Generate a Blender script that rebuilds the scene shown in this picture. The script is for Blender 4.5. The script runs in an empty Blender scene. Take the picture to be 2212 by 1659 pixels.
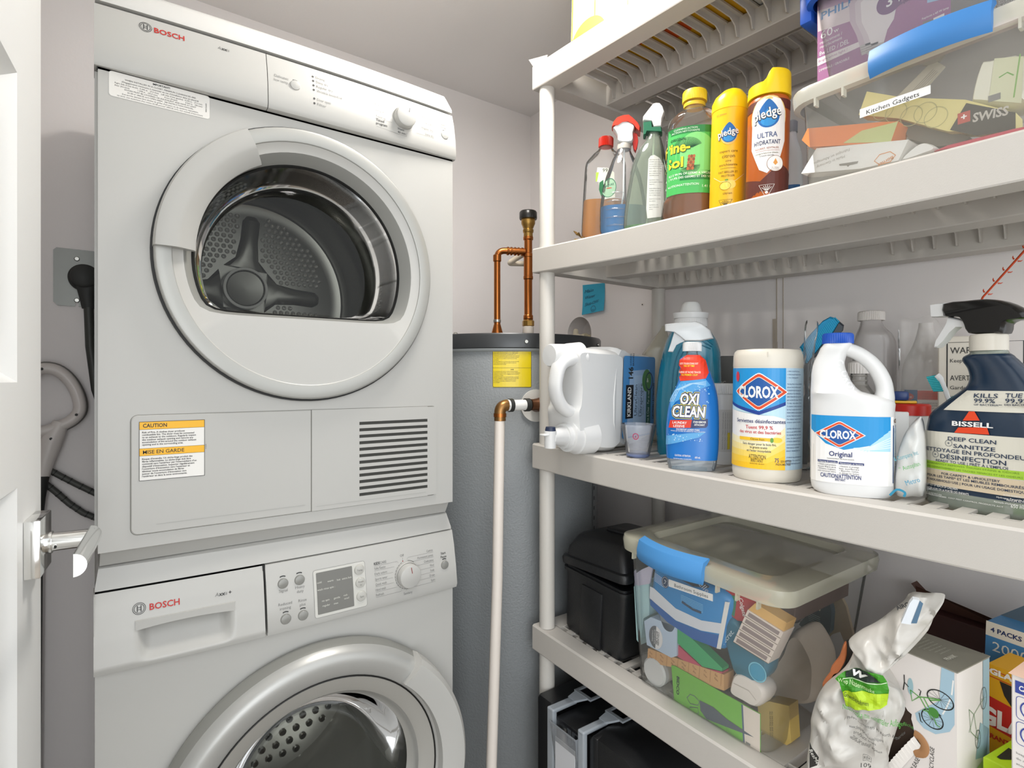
import bpy, bmesh, math, random
from mathutils import Vector, Matrix
from mathutils.geometry import tessellate_polygon
random.seed(7)
PI = math.pi
R = math.radians
SC = bpy.context.scene
COL = SC.collection

# ------------------------------------------------------------------ camera
FPX, CX, CY, ZC = 1225.0, 1106.0, 820.0, 1.13
YAW = R(36.34)
SN, CS = math.sin(YAW), math.cos(YAW)
cd = bpy.data.cameras.new('camera')
cam = bpy.data.objects.new('camera', cd)
COL.objects.link(cam)
cd.sensor_fit = 'HORIZONTAL'
cd.sensor_width = 36.0
cd.lens = 36.0 * FPX / 2212.0
cd.shift_y = (CY - 829.5) / 2212.0
cd.clip_start = 0.02
cam.location = (0, 0, ZC)
cam.rotation_euler = (R(90), 0, -YAW)
SC.camera = cam

# ------------------------------------------------------------------ world, lamp, exposure
w = bpy.data.worlds.new('world')
SC.world = w
w.use_nodes = True
bg = w.node_tree.nodes['Background']
bg.inputs[0].default_value = (0.94, 0.975, 1.0, 1)
bg.inputs[1].default_value = 0.92
ld = bpy.data.lights.new('ceiling_lamp_light', 'AREA')
ld.shape = 'DISK'
ld.size = 0.26
ld.energy = 4.0
ld.color = (1.0, 0.975, 0.94)
lo = bpy.data.objects.new('ceiling_lamp_light', ld)
lo.location = (0.64, 0.82, 2.052)
COL.objects.link(lo)
# added fill light behind the camera, brightening the fronts from the doorway side
hd = bpy.data.lights.new('rear_fill_light', 'AREA')
hd.shape = 'RECTANGLE'
hd.size = 0.9
hd.size_y = 1.6
hd.energy = 6.5
hd.color = (0.95, 0.98, 1.0)
ho = bpy.data.objects.new('rear_fill_light', hd)
ho.location = (-0.25, -0.9, 1.0)
ho.rotation_euler = (R(90), 0, R(-28))
COL.objects.link(ho)
SC.view_settings.view_transform = 'Standard'
SC.view_settings.look = 'None'
SC.view_settings.gamma = 1
SC.view_settings.exposure = 0.92
SC.view_settings.use_curve_mapping = False

# ------------------------------------------------------------------ pixel -> place helpers (measured from the photograph)
def ray(u, v):
    a = (u - CX) / FPX
    b = (CY - v) / FPX
    return Vector((SN + CS * a, CS - SN * a, b))
def onx(u, v, X):
    r = ray(u, v); k = X / r.x; p = r * k; p.z += ZC; return p
def ony(u, v, Y):
    r = ray(u, v); k = Y / r.y; p = r * k; p.z += ZC; return p
def onz(u, v, Z):
    r = ray(u, v); k = (Z - ZC) / r.z; p = r * k; p.z += ZC; return p
def ont(u, v, t):
    p = ray(u, v) * t; p.z += ZC; return p

# ------------------------------------------------------------------ materials
_M = {}
def lin(c):
    if isinstance(c, str):
        c = c.lstrip('#'); c = [int(c[i:i + 2], 16) / 255 for i in (0, 2, 4)]
    return tuple(((x / 12.92) if x <= 0.04045 else ((x + 0.055) / 1.055) ** 2.4) for x in c)
def mat(c, rough=0.5, metal=0.0, bump=0.0, bscale=300.0, var=0.0, vscale=8.0, coat=0.0, emit=0.0, aniso=None, spec=0.5):
    key = (c if isinstance(c, str) else tuple(c), rough, metal, bump, bscale, var, vscale, coat, emit, spec)
    if key in _M: return _M[key]
    m = bpy.data.materials.new('mat_%d' % len(_M))
    m.use_nodes = True
    nt = m.node_tree
    b = nt.nodes['Principled BSDF']
    col = lin(c) + (1,)
    b.inputs['Base Color'].default_value = col
    b.inputs['Roughness'].default_value = rough
    b.inputs['Metallic'].default_value = metal
    b.inputs['Specular IOR Level'].default_value = spec
    if coat: b.inputs['Coat Weight'].default_value = coat
    if emit:
        b.inputs['Emission Color'].default_value = col
        b.inputs['Emission Strength'].default_value = emit
    if var or bump:
        tc = nt.nodes.new('ShaderNodeTexCoord')
    if var:
        n = nt.nodes.new('ShaderNodeTexNoise')
        n.inputs['Scale'].default_value = vscale
        n.inputs['Detail'].default_value = 4
        nt.links.new(tc.outputs['Object'], n.inputs['Vector'])
        mx = nt.nodes.new('ShaderNodeMix'); mx.data_type = 'RGBA'
        mx.inputs[6].default_value = tuple(x * (1 - var) for x in col[:3]) + (1,)
        mx.inputs[7].default_value = tuple(min(1, x * (1 + var)) for x in col[:3]) + (1,)
        nt.links.new(n.outputs['Fac'], mx.inputs[0])
        nt.links.new(mx.outputs[2], b.inputs['Base Color'])
    if bump:
        n2 = nt.nodes.new('ShaderNodeTexNoise')
        n2.inputs['Scale'].default_value = bscale
        n2.inputs['Detail'].default_value = 3
        nt.links.new(tc.outputs['Object'], n2.inputs['Vector'])
        bp = nt.nodes.new('ShaderNodeBump')
        bp.inputs['Strength'].default_value = bump
        bp.inputs['Distance'].default_value = 0.002
        nt.links.new(n2.outputs['Fac'], bp.inputs['Height'])
        nt.links.new(bp.outputs['Normal'], b.inputs['Normal'])
    _M[key] = m
    return m
def clear(c, body=0.25, rough=0.1, tint=None, fres=1.35, key=None):
    """see-through plastic: part transparent, part plastic body, glancing angles shinier"""
    k = ('clear', c if isinstance(c, str) else tuple(c), body, rough, tint, fres)
    if k in _M: return _M[k]
    m = bpy.data.materials.new('clear_%d' % len(_M))
    m.use_nodes = True
    nt = m.node_tree
    b = nt.nodes['Principled BSDF']
    out = nt.nodes['Material Output']
    b.inputs['Base Color'].default_value = lin(c) + (1,)
    b.inputs['Roughness'].default_value = rough
    t = nt.nodes.new('ShaderNodeBsdfTransparent')
    t.inputs[0].default_value = (lin(tint) if tint else (1, 1, 1)) + (1,)
    g = nt.nodes.new('ShaderNodeBsdfGlossy')
    g.inputs['Roughness'].default_value = rough
    m1 = nt.nodes.new('ShaderNodeMixShader'); m1.inputs[0].default_value = body
    nt.links.new(t.outputs[0], m1.inputs[1]); nt.links.new(b.outputs[0], m1.inputs[2])
    fr = nt.nodes.new('ShaderNodeFresnel'); fr.inputs[0].default_value = fres
    m2 = nt.nodes.new('ShaderNodeMixShader')
    nt.links.new(fr.outputs[0], m2.inputs[0])
    nt.links.new(m1.outputs[0], m2.inputs[1]); nt.links.new(g.outputs[0], m2.inputs[2])
    nt.links.new(m2.outputs[0], out.inputs['Surface'])
    _M[k] = m
    return m

WALL = mat('#ebe6e4', 0.85, bump=0.12, bscale=120, var=0.012, vscale=3)
CEIL = mat('#ebe8e6', 0.9, bump=0.1, bscale=150)
APPL = mat('#b6b5b1', 0.33, var=0.008, vscale=5)
APPL2 = mat('#aeada9', 0.4)
GREYP = mat('#a9a9a5', 0.4)
SILV = mat('#b9b8b3', 0.32, 0.35)
CHROME = mat('#e8e8e6', 0.12, 1.0)
STEEL = mat('#b5b4ae', 0.3, 0.9)
BLACK = mat('#0d0d0c', 0.5)
RUB = mat('#2a2b29', 0.6)
SHELF = mat('#c2bdb6', 0.5, bump=0.10, bscale=900, var=0.01)
INK = mat('#2b2b2b', 0.6)
INKG = mat('#7d7d7b', 0.6)
WHITE = mat('#f0efec', 0.45)
PAPER = mat('#eceae6', 0.75)
COPPER = mat('#b06a35', 0.25, 0.9, var=0.12, vscale=30)
BRASS = mat('#a98446', 0.3, 0.85, var=0.1, vscale=40)

# ------------------------------------------------------------------ mesh builder
LAST = []
class MB:
    def __init__(s, M=None):
        s.v = []; s.f = []; s.M = M or Matrix()
    def add(s, vs, fs, m=0, M=None):
        n = len(s.v)
        T = s.M if M is None else s.M @ M
        s.v += [T @ Vector(p) for p in vs]
        for f in fs: s.f.append((tuple(i + n for i in f), m))
        return s
    def box(s, x0, x1, y0, y1, z0, z1, m=0, M=None):
        vs = [(x, y, z) for z in (z0, z1) for y in (y0, y1) for x in (x0, x1)]
        fs = [(0, 2, 3, 1), (4, 5, 7, 6), (0, 1, 5, 4), (2, 6, 7, 3), (0, 4, 6, 2), (1, 3, 7, 5)]
        return s.add(vs, fs, m, M)
    def bbox(s, x0, x1, y0, y1, z0, z1, r=0.004, seg=2, m=0, M=None):
        bm = bmesh.new()
        bmesh.ops.create_cube(bm, size=1)
        for q in bm.verts:
            q.co = Vector(((x0 + x1) / 2 + q.co.x * (x1 - x0), (y0 + y1) / 2 + q.co.y * (y1 - y0), (z0 + z1) / 2 + q.co.z * (z1 - z0)))
        bmesh.ops.bevel(bm, geom=bm.edges[:], offset=r, segments=seg, affect='EDGES', profile=0.5)
        return s.frombm(bm, m, M)
    def frombm(s, bm, m=0, M=None):
        bm.verts.index_update()
        s.add([q.co.copy() for q in bm.verts], [tuple(q.index for q in f.verts) for f in bm.faces], m, M)
        bm.free(); return s
    def loft(s, rings, m=0, caps=(True, True), closed=True, M=None):
        n = len(rings[0]); vs = [p for r in rings for p in r]; fs = []
        for i in range(len(rings) - 1):
            for j in range(n if closed else n - 1):
                a = i * n + j; b = i * n + (j + 1) % n
                fs.append((a, b, b + n, a + n))
        if caps[0]: fs.append(tuple(range(n))[::-1])
        if caps[1]: fs.append(tuple(range((len(rings) - 1) * n, len(rings) * n)))
        return s.add(vs, fs, m, M)
    def lathe(s, prof, seg=32, m=0, M=None, caps=(False, False)):
        rings = [[(r * math.cos(2 * PI * j / seg), r * math.sin(2 * PI * j / seg), z) for j in range(seg)] for r, z in prof]
        return s.loft(rings, m, caps, True, M)
    def cyl(s, p0, p1, r0, r1=None, seg=20, m=0, caps=(True, True)):
        p0 = Vector(p0); p1 = Vector(p1); r1 = r0 if r1 is None else r1
        return s.tube([p0, p1], [r0, r1], seg, m, caps)
    def tube(s, pts, r, seg=12, m=0, caps=(True, True), ell=1.0, up=None):
        pts = [Vector(p) for p in pts]; n = len(pts)
        rr = r if isinstance(r, (list, tuple)) else [r] * n
        t0 = (pts[1] - pts[0]).normalized()
        a = Vector(up) if up else (Vector((0, 0, 1)) if abs(t0.z) < 0.9 else Vector((1, 0, 0)))
        nrm = (a - t0 * a.dot(t0)).normalized()
        rings = []
        for i in range(n):
            if i == 0: t = t0
            elif i == n - 1: t = (pts[i] - pts[i - 1]).normalized()
            else: t = ((pts[i + 1] - pts[i]).normalized() + (pts[i] - pts[i - 1]).normalized()).normalized()
            nrm = (nrm - t * nrm.dot(t)).normalized()
            bn = t.cross(nrm)
            rings.append([pts[i] + nrm * (rr[i] * math.cos(2 * PI * j / seg)) + bn * (rr[i] * ell * math.sin(2 * PI * j / seg)) for j in range(seg)])
        return s.loft(rings, m, caps)
    def prism(s, poly, y0, y1, m=0, M=None, plane='xz'):
        """polygon in a plane, extruded along the third axis from y0 to y1"""
        def P(a, b, c):
            return (a, c, b) if plane == 'xz' else ((a, b, c) if plane == 'xy' else (c, a, b))
        n = len(poly)
        vs = [P(a, b, y0) for a, b in poly] + [P(a, b, y1) for a, b in poly]
        tris = tessellate_polygon([[Vector((a, b, 0)) for a, b in poly]])
        fs = [tuple(t) for t in tris] + [tuple(i + n for i in t)[::-1] for t in tris]
        fs += [(i, (i + 1) % n, (i + 1) % n + n, i + n) for i in range(n)]
        return s.add(vs, fs, m, M)
    def build(s, name, mats, parent=None, world=False, smooth=True, ang=38, fix=True):
        me = bpy.data.meshes.new(name)
        vs = s.v
        if world and parent is not None:
            inv = parent.matrix_world.inverted() if parent.parent is None else (parent.parent.matrix_world @ parent.matrix_basis).inverted()
            vs = [inv @ p for p in vs]
        me.from_pydata([tuple(p) for p in vs], [], [f for f, _ in s.f])
        if not isinstance(mats, (list, tuple)): mats = [mats]
        for q in mats: me.materials.append(q)
        for p, (_, mi) in zip(me.polygons, s.f): p.material_index = mi
        if fix:
            bm = bmesh.new(); bm.from_mesh(me)
            bmesh.ops.recalc_face_normals(bm, faces=bm.faces[:])
            bm.to_mesh(me); bm.free()
        if smooth:
            me.polygons.foreach_set('use_smooth', [True] * len(me.polygons))
            me.set_sharp_from_angle(angle=R(ang))
        me.update()
        o = bpy.data.objects.new(name, me)
        COL.objects.link(o)
        if parent is not None: o.parent = parent
        LAST.append(o)
        return o
def tag(o, label, cat, group=None):
    o['label'] = label; o['category'] = cat
    if group: o['group'] = group
    return o
def thing(name, label, cat, loc, rz=0.0, group=None, rot=None):
    o = bpy.data.objects.new(name, None)
    o.empty_display_size = 0.05
    COL.objects.link(o)
    o.location = loc
    o.rotation_euler = rot if rot else (0, 0, rz)
    o.matrix_world = Matrix.Translation(Vector(loc)) @ (Matrix.Rotation(rz, 4, 'Z') if not rot else __import__('mathutils').Euler(rot).to_matrix().to_4x4())
    tag(o, label, cat, group)
    return o
def struct(o):
    o['kind'] = 'structure'; return o

# ------------------------------------------------------------------ printing: flat shapes and lettering wrapped onto a surface
def circ(cx, cy, rx, ry=None, n=28, a0=0, a1=360, rot=0):
    ry = rx if ry is None else ry; o = []
    full = abs(a1 - a0) >= 359.9
    for i in range(n if full else n + 1):
        a = R(a0 + (a1 - a0) * i / n); x = rx * math.cos(a); y = ry * math.sin(a)
        o.append((cx + x * math.cos(rot) - y * math.sin(rot), cy + x * math.sin(rot) + y * math.cos(rot)))
    return o
def rect(x0, y0, x1, y1): return [(x0, y0), (x1, y0), (x1, y1), (x0, y1)]
def rrect(x0, y0, x1, y1, r, n=5):
    o = []
    for cx, cy, a in ((x1 - r, y0 + r, -90), (x1 - r, y1 - r, 0), (x0 + r, y1 - r, 90), (x0 + r, y0 + r, 180)):
        for i in range(n + 1):
            t = R(a + 90 * i / n); o.append((cx + r * math.cos(t), cy + r * math.sin(t)))
    return o
def stroke(pts, w, closed=False):
    o = []; n = len(pts); L = []; Rr = []
    for i in range(n):
        a = Vector(pts[(i - 1) % n] if (closed or i) else pts[0]); b = Vector(pts[i]); c = Vector(pts[(i + 1) % n] if (closed or i < n - 1) else pts[-1])
        d = (c - a); d = d.normalized() if d.length else Vector((1, 0)); nn = Vector((-d.y, d.x)) * w / 2
        L.append((b.x + nn.x, b.y + nn.y)); Rr.append((b.x - nn.x, b.y - nn.y))
    quads = []
    for i in range(n if closed else n - 1):
        j = (i + 1) % n
        quads.append([L[i], L[j], Rr[j], Rr[i]])
    return quads
_tc = {}
def glyphs(txt, bold=0.0, shear=0.0, spacing=1.0):
    k = (txt, bold, shear, spacing)
    if k in _tc: return _tc[k]
    cu = bpy.data.curves.new('t', 'FONT'); cu.body = txt; cu.size = 1.0; cu.resolution_u = 2
    cu.offset = bold; cu.shear = shear; cu.space_character = spacing
    ob = bpy.data.objects.new('t', cu)
    me = bpy.data.meshes.new_from_object(ob)
    vs = [(p.co.x, p.co.y) for p in me.vertices]; fs = [tuple(p.vertices) for p in me.polygons]
    bpy.data.objects.remove(ob); bpy.data.meshes.remove(me); bpy.data.curves.remove(cu)
    _tc[k] = (vs, fs); return _tc[k]
class Print:
    """collects coloured 2-D shapes in metres (s right, h up) and wraps them with mapf(s,h,offset)"""
    def __init__(s, mapf, step=None, base=0.0004, lay=0.00012):
        s.lay = lay; s.mb = MB(); s.map = mapf; s.step = step; s.mats = []; s.base = base
    def mi(s, m):
        if isinstance(m, str): m = mat(m, 0.5)
        if m not in s.mats: s.mats.append(m)
        return s.mats.index(m)
    def _put(s, vs, fs, m, layer):
        bm = bmesh.new(); bv = [bm.verts.new((a, b, 0)) for a, b in vs]
        for f in fs:
            try: bm.faces.new([bv[i] for i in f])
            except ValueError: pass
        if s.step and vs:
            for ax in ((0, 1) if isinstance(s.step, tuple) else (0,)):
                st = s.step[ax] if isinstance(s.step, tuple) else s.step
                lo = min(p[ax] for p in vs); hi = max(p[ax] for p in vs)
                k = math.floor(lo / st) + 1
                while k * st < hi:
                    co = (k * st, 0, 0) if ax == 0 else (0, k * st, 0)
                    no = (1, 0, 0) if ax == 0 else (0, 1, 0)
                    bmesh.ops.bisect_plane(bm, geom=bm.verts[:] + bm.edges[:] + bm.faces[:], plane_co=co, plane_no=no, dist=1e-7)
                    k += 1
        bm.verts.index_update()
        off = s.base + s.lay * layer
        s.mb.add([s.map(q.co.x, q.co.y, off) for q in bm.verts], [tuple(q.index for q in f.verts) for f in bm.faces], s.mi(m))
        bm.free()
    def poly(s, pts, m, layer=0):
        tris = tessellate_polygon([[Vector((a, b, 0)) for a, b in pts]])
        s._put(pts, [tuple(t) for t in tris], m, layer); return s
    def line(s, pts, wd, m, layer=1, closed=False):
        for q in stroke(pts, wd, closed): s._put(q, [(0, 1, 2, 3)], m, layer)
        return s
    def ring(s, cx, cy, r, wd, m, layer=1, ry=None, n=32):
        return s.line(circ(cx, cy, r, ry, n), wd, m, layer, True)
    def text(s, t, x, y, size, m, layer=2, align='c', width=None, bold=0.0, shear=0.0, rot=0.0, spacing=1.0):
        vs, fs = glyphs(t, bold, shear, spacing)
        if not vs: return s
        x0 = min(p[0] for p in vs); x1 = max(p[0] for p in vs)
        k = size / 0.72
        kx = width / (x1 - x0) if width else k
        wd = (x1 - x0) * kx
        o = {'c': -wd / 2, 'l': 0, 'r': -wd}[align]
        c, sn = math.cos(rot), math.sin(rot)
        q = []
        for a, b in vs:
            X = (a - x0) * kx + o; Y = b * k
            q.append((x + X * c - Y * sn, y + X * sn + Y * c))
        s._put(q, fs, m, layer); return s
    def lines(s, ls, x, y, size, m, lead=1.5, **k):
        for i, t in enumerate(ls):
            if t: s.text(t, x, y - i * size * lead, size, m, **k)
        return s
    def build(s, name, parent, world=False):
        o = s.mb.build(name, s.mats, parent, world, smooth=False, fix=False)
        return o
def flat_xz(y0, x0=0.0, z0=0.0):       # faces -y
    return lambda a, b, off: Vector((x0 + a, y0 - off, z0 + b))

# ================================================================== SETTING
YB, XR, XL, ZT = 1.667, 1.312, -0.36, 2.112
floor = struct(MB().box(-3.2, 3.2, -4.0, 1.8, -0.05, 0.0).build('floor', mat('#857a6d', 0.5, var=0.08), None))
ceiling = struct(MB().box(-0.55, 1.45, 0.0, 1.8, ZT, ZT + 0.05).build('ceiling', CEIL, None))
wall_back = struct(MB().box(-0.55, 1.45, YB, YB + 0.08, 0.0, ZT + 0.04).build('wall_back', WALL, None))
wall_left = struct(MB().box(XL - 0.08, XL, 0.12, YB + 0.02, 0.0, ZT + 0.04).build('wall_left', WALL, None))
# right wall with a round access hole behind the water heater
hc = onx(1251, 722, XR)
HR = 0.058
mb = MB()
def plate_hole(mb, x, y0, y1, z0, z1, cy, cz, r, n=48):
    vs = []; fs = []
    for j in range(n):
        a = 2 * PI * j / n
        dy, dz = math.cos(a), math.sin(a)
        k = min((y1 - cy) / dy if dy > 1e-6 else ((y0 - cy) / dy if dy < -1e-6 else 1e9), (z1 - cz) / dz if dz > 1e-6 else ((z0 - cz) / dz if dz < -1e-6 else 1e9))
        vs += [(x, cy + r * dy, cz + r * dz), (x, cy + k * dy, cz + k * dz), (x + 0.07, cy + r * dy, cz + r * dz)]
    for j in range(n):
        a = 3 * j; b = 3 * ((j + 1) % n)
        fs += [(a, b, b + 1, a + 1), (a, a + 2, b + 2, b)]
    cs = [(y0, z0), (y1, z0), (y1, z1), (y0, z1)]
    mb.add(vs, fs)
    # fill the four corners that the fan of rays cuts off
    for qy, qz in cs:
        js = sorted(range(n), key=lambda j: (vs[3 * j + 1][1] - qy) ** 2 + (vs[3 * j + 1][2] - qz) ** 2)
        a = min((j for j in range(n) if abs(vs[3 * j + 1][1] - qy) < 1e-5), key=lambda j: abs(vs[3 * j + 1][2] - qz), default=None)
        b = min((j for j in range(n) if abs(vs[3 * j + 1][2] - qz) < 1e-5), key=lambda j: abs(vs[3 * j + 1][1] - qy), default=None)
        if a is not None and b is not None:
            mb.add([vs[3 * a + 1], (x, qy, qz), vs[3 * b + 1]], [(0, 1, 2)])
plate_hole(mb, XR, -0.15, YB + 0.02, 0.0, ZT + 0.04, hc.y, hc.z, HR)
mb.box(XR + 0.07, XR + 0.10, -0.15, YB + 0.02, 0.0, ZT + 0.04)
wall_right = struct(mb.build('wall_right', WALL, None, smooth=False))
# the two vertical board joints on the right wall
y1 = onx(1678, 660, XR).y; y2 = onx(1692, 660, XR).y
mb = MB()
mb.box(XR - 0.0016, XR, y2 - 0.0008, y2 + 0.0008, 0.0, ZT)
mb.box(XR - 0.0018, XR, y1 - 0.0012, y1 + 0.0008, 0.0, ZT)
mb.box(XR - 0.0045, XR, y1 + 0.0008, y1 + 0.008, 1.19, 1.275)
mb.box(XR - 0.0035, XR, y1 - 0.002, y1 + 0.003, 1.16, 1.22)
struct(mb.build('trim_1', mat('#b9aea0', 0.8), None, smooth=False))
p = onx(1388, 658, XR)
struct(MB().cyl((XR - 0.001, p.y, p.z), (XR, p.y, p.z), 0.005, seg=14).cyl((XR - 0.0015, p.y, p.z), (XR - 0.001, p.y, p.z), 0.002, seg=10, m=1).build('trim_2', [mat('#e8e2dc', 0.7), BLACK], None))
struct(MB().box(XL, XL + 0.012, 0.12, YB, 0, 0.09).build('baseboard_left', WHITE, None))
struct(MB().box(XL + 0.012, 0.62, YB - 0.012, YB, 0, 0.09).build('baseboard_back', WHITE, None))

# ------------------------------------------------------------------ ceiling lamp
cl = thing('ceiling_lamp', 'round white flush ceiling lamp above the dryer, just out of the picture', 'lamp', (0.64, 0.82, ZT))
MB().lathe([(0.0, -0.001), (0.15, -0.001), (0.15, -0.02), (0.14, -0.03), (0.0, -0.03)], 40).build('housing', WHITE, cl)
MB().lathe([(0.0, -0.055), (0.06, -0.053), (0.11, -0.045), (0.138, -0.031), (0.0, -0.031)], 40).build('diffuser', mat('#fff4e4', 0.4, emit=6.0), cl)

# ------------------------------------------------------------------ door, open into the closet, seen along its face
dd = Vector((math.sin(R(5.86)), math.cos(R(5.86)), 0)); dn = Vector((dd.y, -dd.x, 0))
DE = Vector((-0.0569, 0.962, 0.0))       # free edge, visible face, floor
DM = Matrix((( -dd.x, dn.x, 0, DE.x), (-dd.y, dn.y, 0, DE.y), (0, 0, 1, 0), (0, 0, 0, 1)))   # local x back toward hinge, local y out of the face, z up
door = bpy.data.objects.new('door_1', None); COL.objects.link(door); door.location = DE; door.matrix_world = Matrix.Translation(DE); struct(door)
door['label'] = 'white moulded panel door standing open at the left edge'
DW, DH, DT = 0.76, 2.03, 0.035
def dl(u, v):      # pixel on the door face -> (distance from free edge, height)
    r = ray(u, v); k = (DE.dot(dn)) / (r.dot(dn)); p = r * k; return (-(p - DE).dot(dd), p.z + ZC)
px1 = dl(37, 157); px2 = dl(37, 826); px3 = dl(37, 1054)
mb = MB(DM)
st = px1[0]
mb.box(0, st, -DT, 0, 0.01, DH); mb.box(DW - st, DW, -DT, 0, 0.01, DH)
for z0, z1 in ((0.01, 0.22), (px3[1], px2[1]), (px1[1], DH)): mb.box(st, DW - st, -DT, 0, z0, z1)
mb.build('door_leaf', mat('#e9e9e7', 0.4, var=0.01), door, True, smooth=False)
for z0, z1 in ((0.22, px3[1]), (px2[1], px1[1])):
    mb = MB(DM); g = 0.02
    mb.box(st, DW - st, -DT, -0.014, z0, z1)
    # sloping sticking around the recess
    a = [(st, 0, z0), (DW - st, 0, z0), (DW - st, 0, z1), (st, 0, z1)]
    b = [(st + 0.012, -0.0135, z0 + 0.012), (DW - st - 0.012, -0.0135, z0 + 0.012), (DW - st - 0.012, -0.0135, z1 - 0.012), (st + 0.012, -0.0135, z1 - 0.012)]
    mb.loft([a, b], caps=(False, False))
    mb.bbox(st + 0.05, DW - st - 0.05, -0.02, -0.004, z0 + 0.05, z1 - 0.05, 0.007, 2)
    mb.build('door_panel', mat('#e9e9e7', 0.4, var=0.01), door, True, smooth=False)
# lever handle: square rose, neck, half-round lever
dz = 0.931
h = bpy.data.objects.new('door_handle', None); COL.objects.link(h); h.parent = door
MBd = lambda: MB(DM @ Matrix.Translation((0.066, 0, dz)))
def subbuild(mb, name, m):
    inv = Matrix.Translation(-DE)
    mb.v = [inv @ q for q in mb.v]
    o = mb.build(name, m, h); return o
bpy.data.objects.remove(h)
mbh = MBd(); mbh.bbox(-0.033, 0.033, 0, 0.016, -0.034, 0.034, 0.0015, 2)
rose = mbh.build('handle_rose', CHROME, door, True)
mbh = MBd(); mbh.cyl((0, 0.016, 0), (0, 0.022, 0), 0.0135, seg=28).cyl((0, 0.022, 0), (0, 0.064, 0), 0.0112, seg=28)
mbh.cyl((0.0115, 0.026, -0.003), (0.0112, 0.026, -0.003), 0.0022, seg=10)
mbh.build('handle_neck', CHROME, door, True)
mbh = MBd()
ring = []
prof = [(0.0, 0.0)] + [(0.013 * math.sin(R(a)) * 1.0, 0) for a in ()]
sec = [(0.058 + 0.0135 * math.sin(R(a)) * 0.9, 0.0125 * math.cos(R(a))) for a in range(0, 181, 15)]
rings = [[(xx, a, b) for a, b in sec] for xx in (-0.014, 0.125)]
mbh.loft(rings)
mbh.build('handle_lever', CHROME, door, True)
MBd().cyl((0.012, 0.026, -0.004), (0.0116, 0.0262, -0.004), 0.002, seg=8).build('set_screw', RUB, door, True)

# ================================================================== APPLIANCES
X0, X1 = 0.0035, 0.5945
FY = 1.015
def bulge(x, amt): return -amt * (1 - ((x - 0.3) / 0.3) ** 2)
def sweep_x(mb, prof, xa, xb, amt=0.0, n=24, m=0, caps=True):
    rings = []
    for i in range(n + 1):
        x = xa + (xb - xa) * i / n
        rings.append([(x, y + (bulge(x, amt) if k else 0), z) for y, z, k in prof])
    return mb.loft(rings, m, (caps, caps))
def curved_xz(prof, amt, off0=0.0):
    """map (x, z) on a console face whose profile is a list of (y,z) from bottom to top"""
    def f(x, z, off):
        for (ya, za), (yb, zb) in zip(prof, prof[1:]):
            if z <= zb or (yb, zb) == prof[-1]:
                t = (z - za) / (zb - za); y = ya + (yb - ya) * t; break
        return Vector((x, y + bulge(x, amt) - off - off0, z))
    return f
def front_plate(mb, x0, x1, z0, z1, cx, cz, r, y, n=72, m=0):
    vs = []; fs = []
    angs = sorted(set([2 * PI * j / n for j in range(n)] + [math.atan2(b - cz, a - cx) % (2 * PI) for a in (x0, x1) for b in (z0, z1)]))
    for a in angs:
        dx, dz_ = math.cos(a), math.sin(a)
        k = min((x1 - cx) / dx if dx > 1e-9 else ((x0 - cx) / dx if dx < -1e-9 else 1e9), (z1 - cz) / dz_ if dz_ > 1e-9 else ((z0 - cz) / dz_ if dz_ < -1e-9 else 1e9))
        vs += [(cx + r * dx, y, cz + r * dz_), (cx + k * dx, y, cz + k * dz_)]
    N = len(angs)
    for j in range(N):
        a = 2 * j; b = 2 * ((j + 1) % N); fs.append((a, a + 1, b + 1, b))
    return mb.add(vs, fs, m)
def ring_pts(cx, cz, rfun, y, n=96, a0=0, a1=360):
    full = a1 - a0 >= 359.9
    o = []
    for j in range(n if full else n + 1):
        a = R(a0 + (a1 - a0) * j / n); r = rfun(a); o.append((cx + r * math.cos(a), y, cz + r * math.sin(a)))
    return o
def bosch_logo(pr, x, z, k, ink):
    pr.ring(x, z, 0.0083 * k, 0.0007 * k, ink); pr.ring(x, z, 0.0064 * k, 0.0007 * k, ink)
    pr.line([(x - 0.0024 * k, z - 0.0046 * k), (x - 0.0024 * k, z + 0.0046 * k)], 0.0011 * k, ink)
    pr.line([(x + 0.0024 * k, z - 0.0046 * k), (x + 0.0024 * k, z + 0.0046 * k)], 0.0011 * k, ink)
    pr.line([(x - 0.0024 * k, z + 0.0015 * k), (x + 0.0024 * k, z + 0.0015 * k)], 0.0007 * k, ink)
    pr.line([(x - 0.0024 * k, z - 0.0015 * k), (x + 0.0024 * k, z - 0.0015 * k)], 0.0007 * k, ink)
RED = mat('#b8261f', 0.5)
def knob(parent, x, z, y, r, h, ind='#8d1f1c'):
    M = Matrix.Translation((x, y, z)) @ Matrix.Rotation(R(90), 4, 'X')
    return MB(M).lathe([(r * 1.08, -0.006), (r * 1.08, 0.002), (r * 1.03, 0.003)], 48).lathe([(r * 1.0, 0.0), (r * 0.985, h * 0.8), (r * 0.93, h * 0.93), (r * 0.8, h), (0.0, h * 1.03)], 48).build('knob', APPL, parent, True)
def button(parent, x, z, y, r, m, name='button'):
    M = Matrix.Translation((x, y, z)) @ Matrix.Rotation(R(90), 4, 'X')
    return MB(M).lathe([(r, -0.004), (r, 0.0012), (r * 0.9, 0.0026), (r * 0.5, 0.0033), (0, 0.0035)], 28).build(name, m, parent, True)

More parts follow.
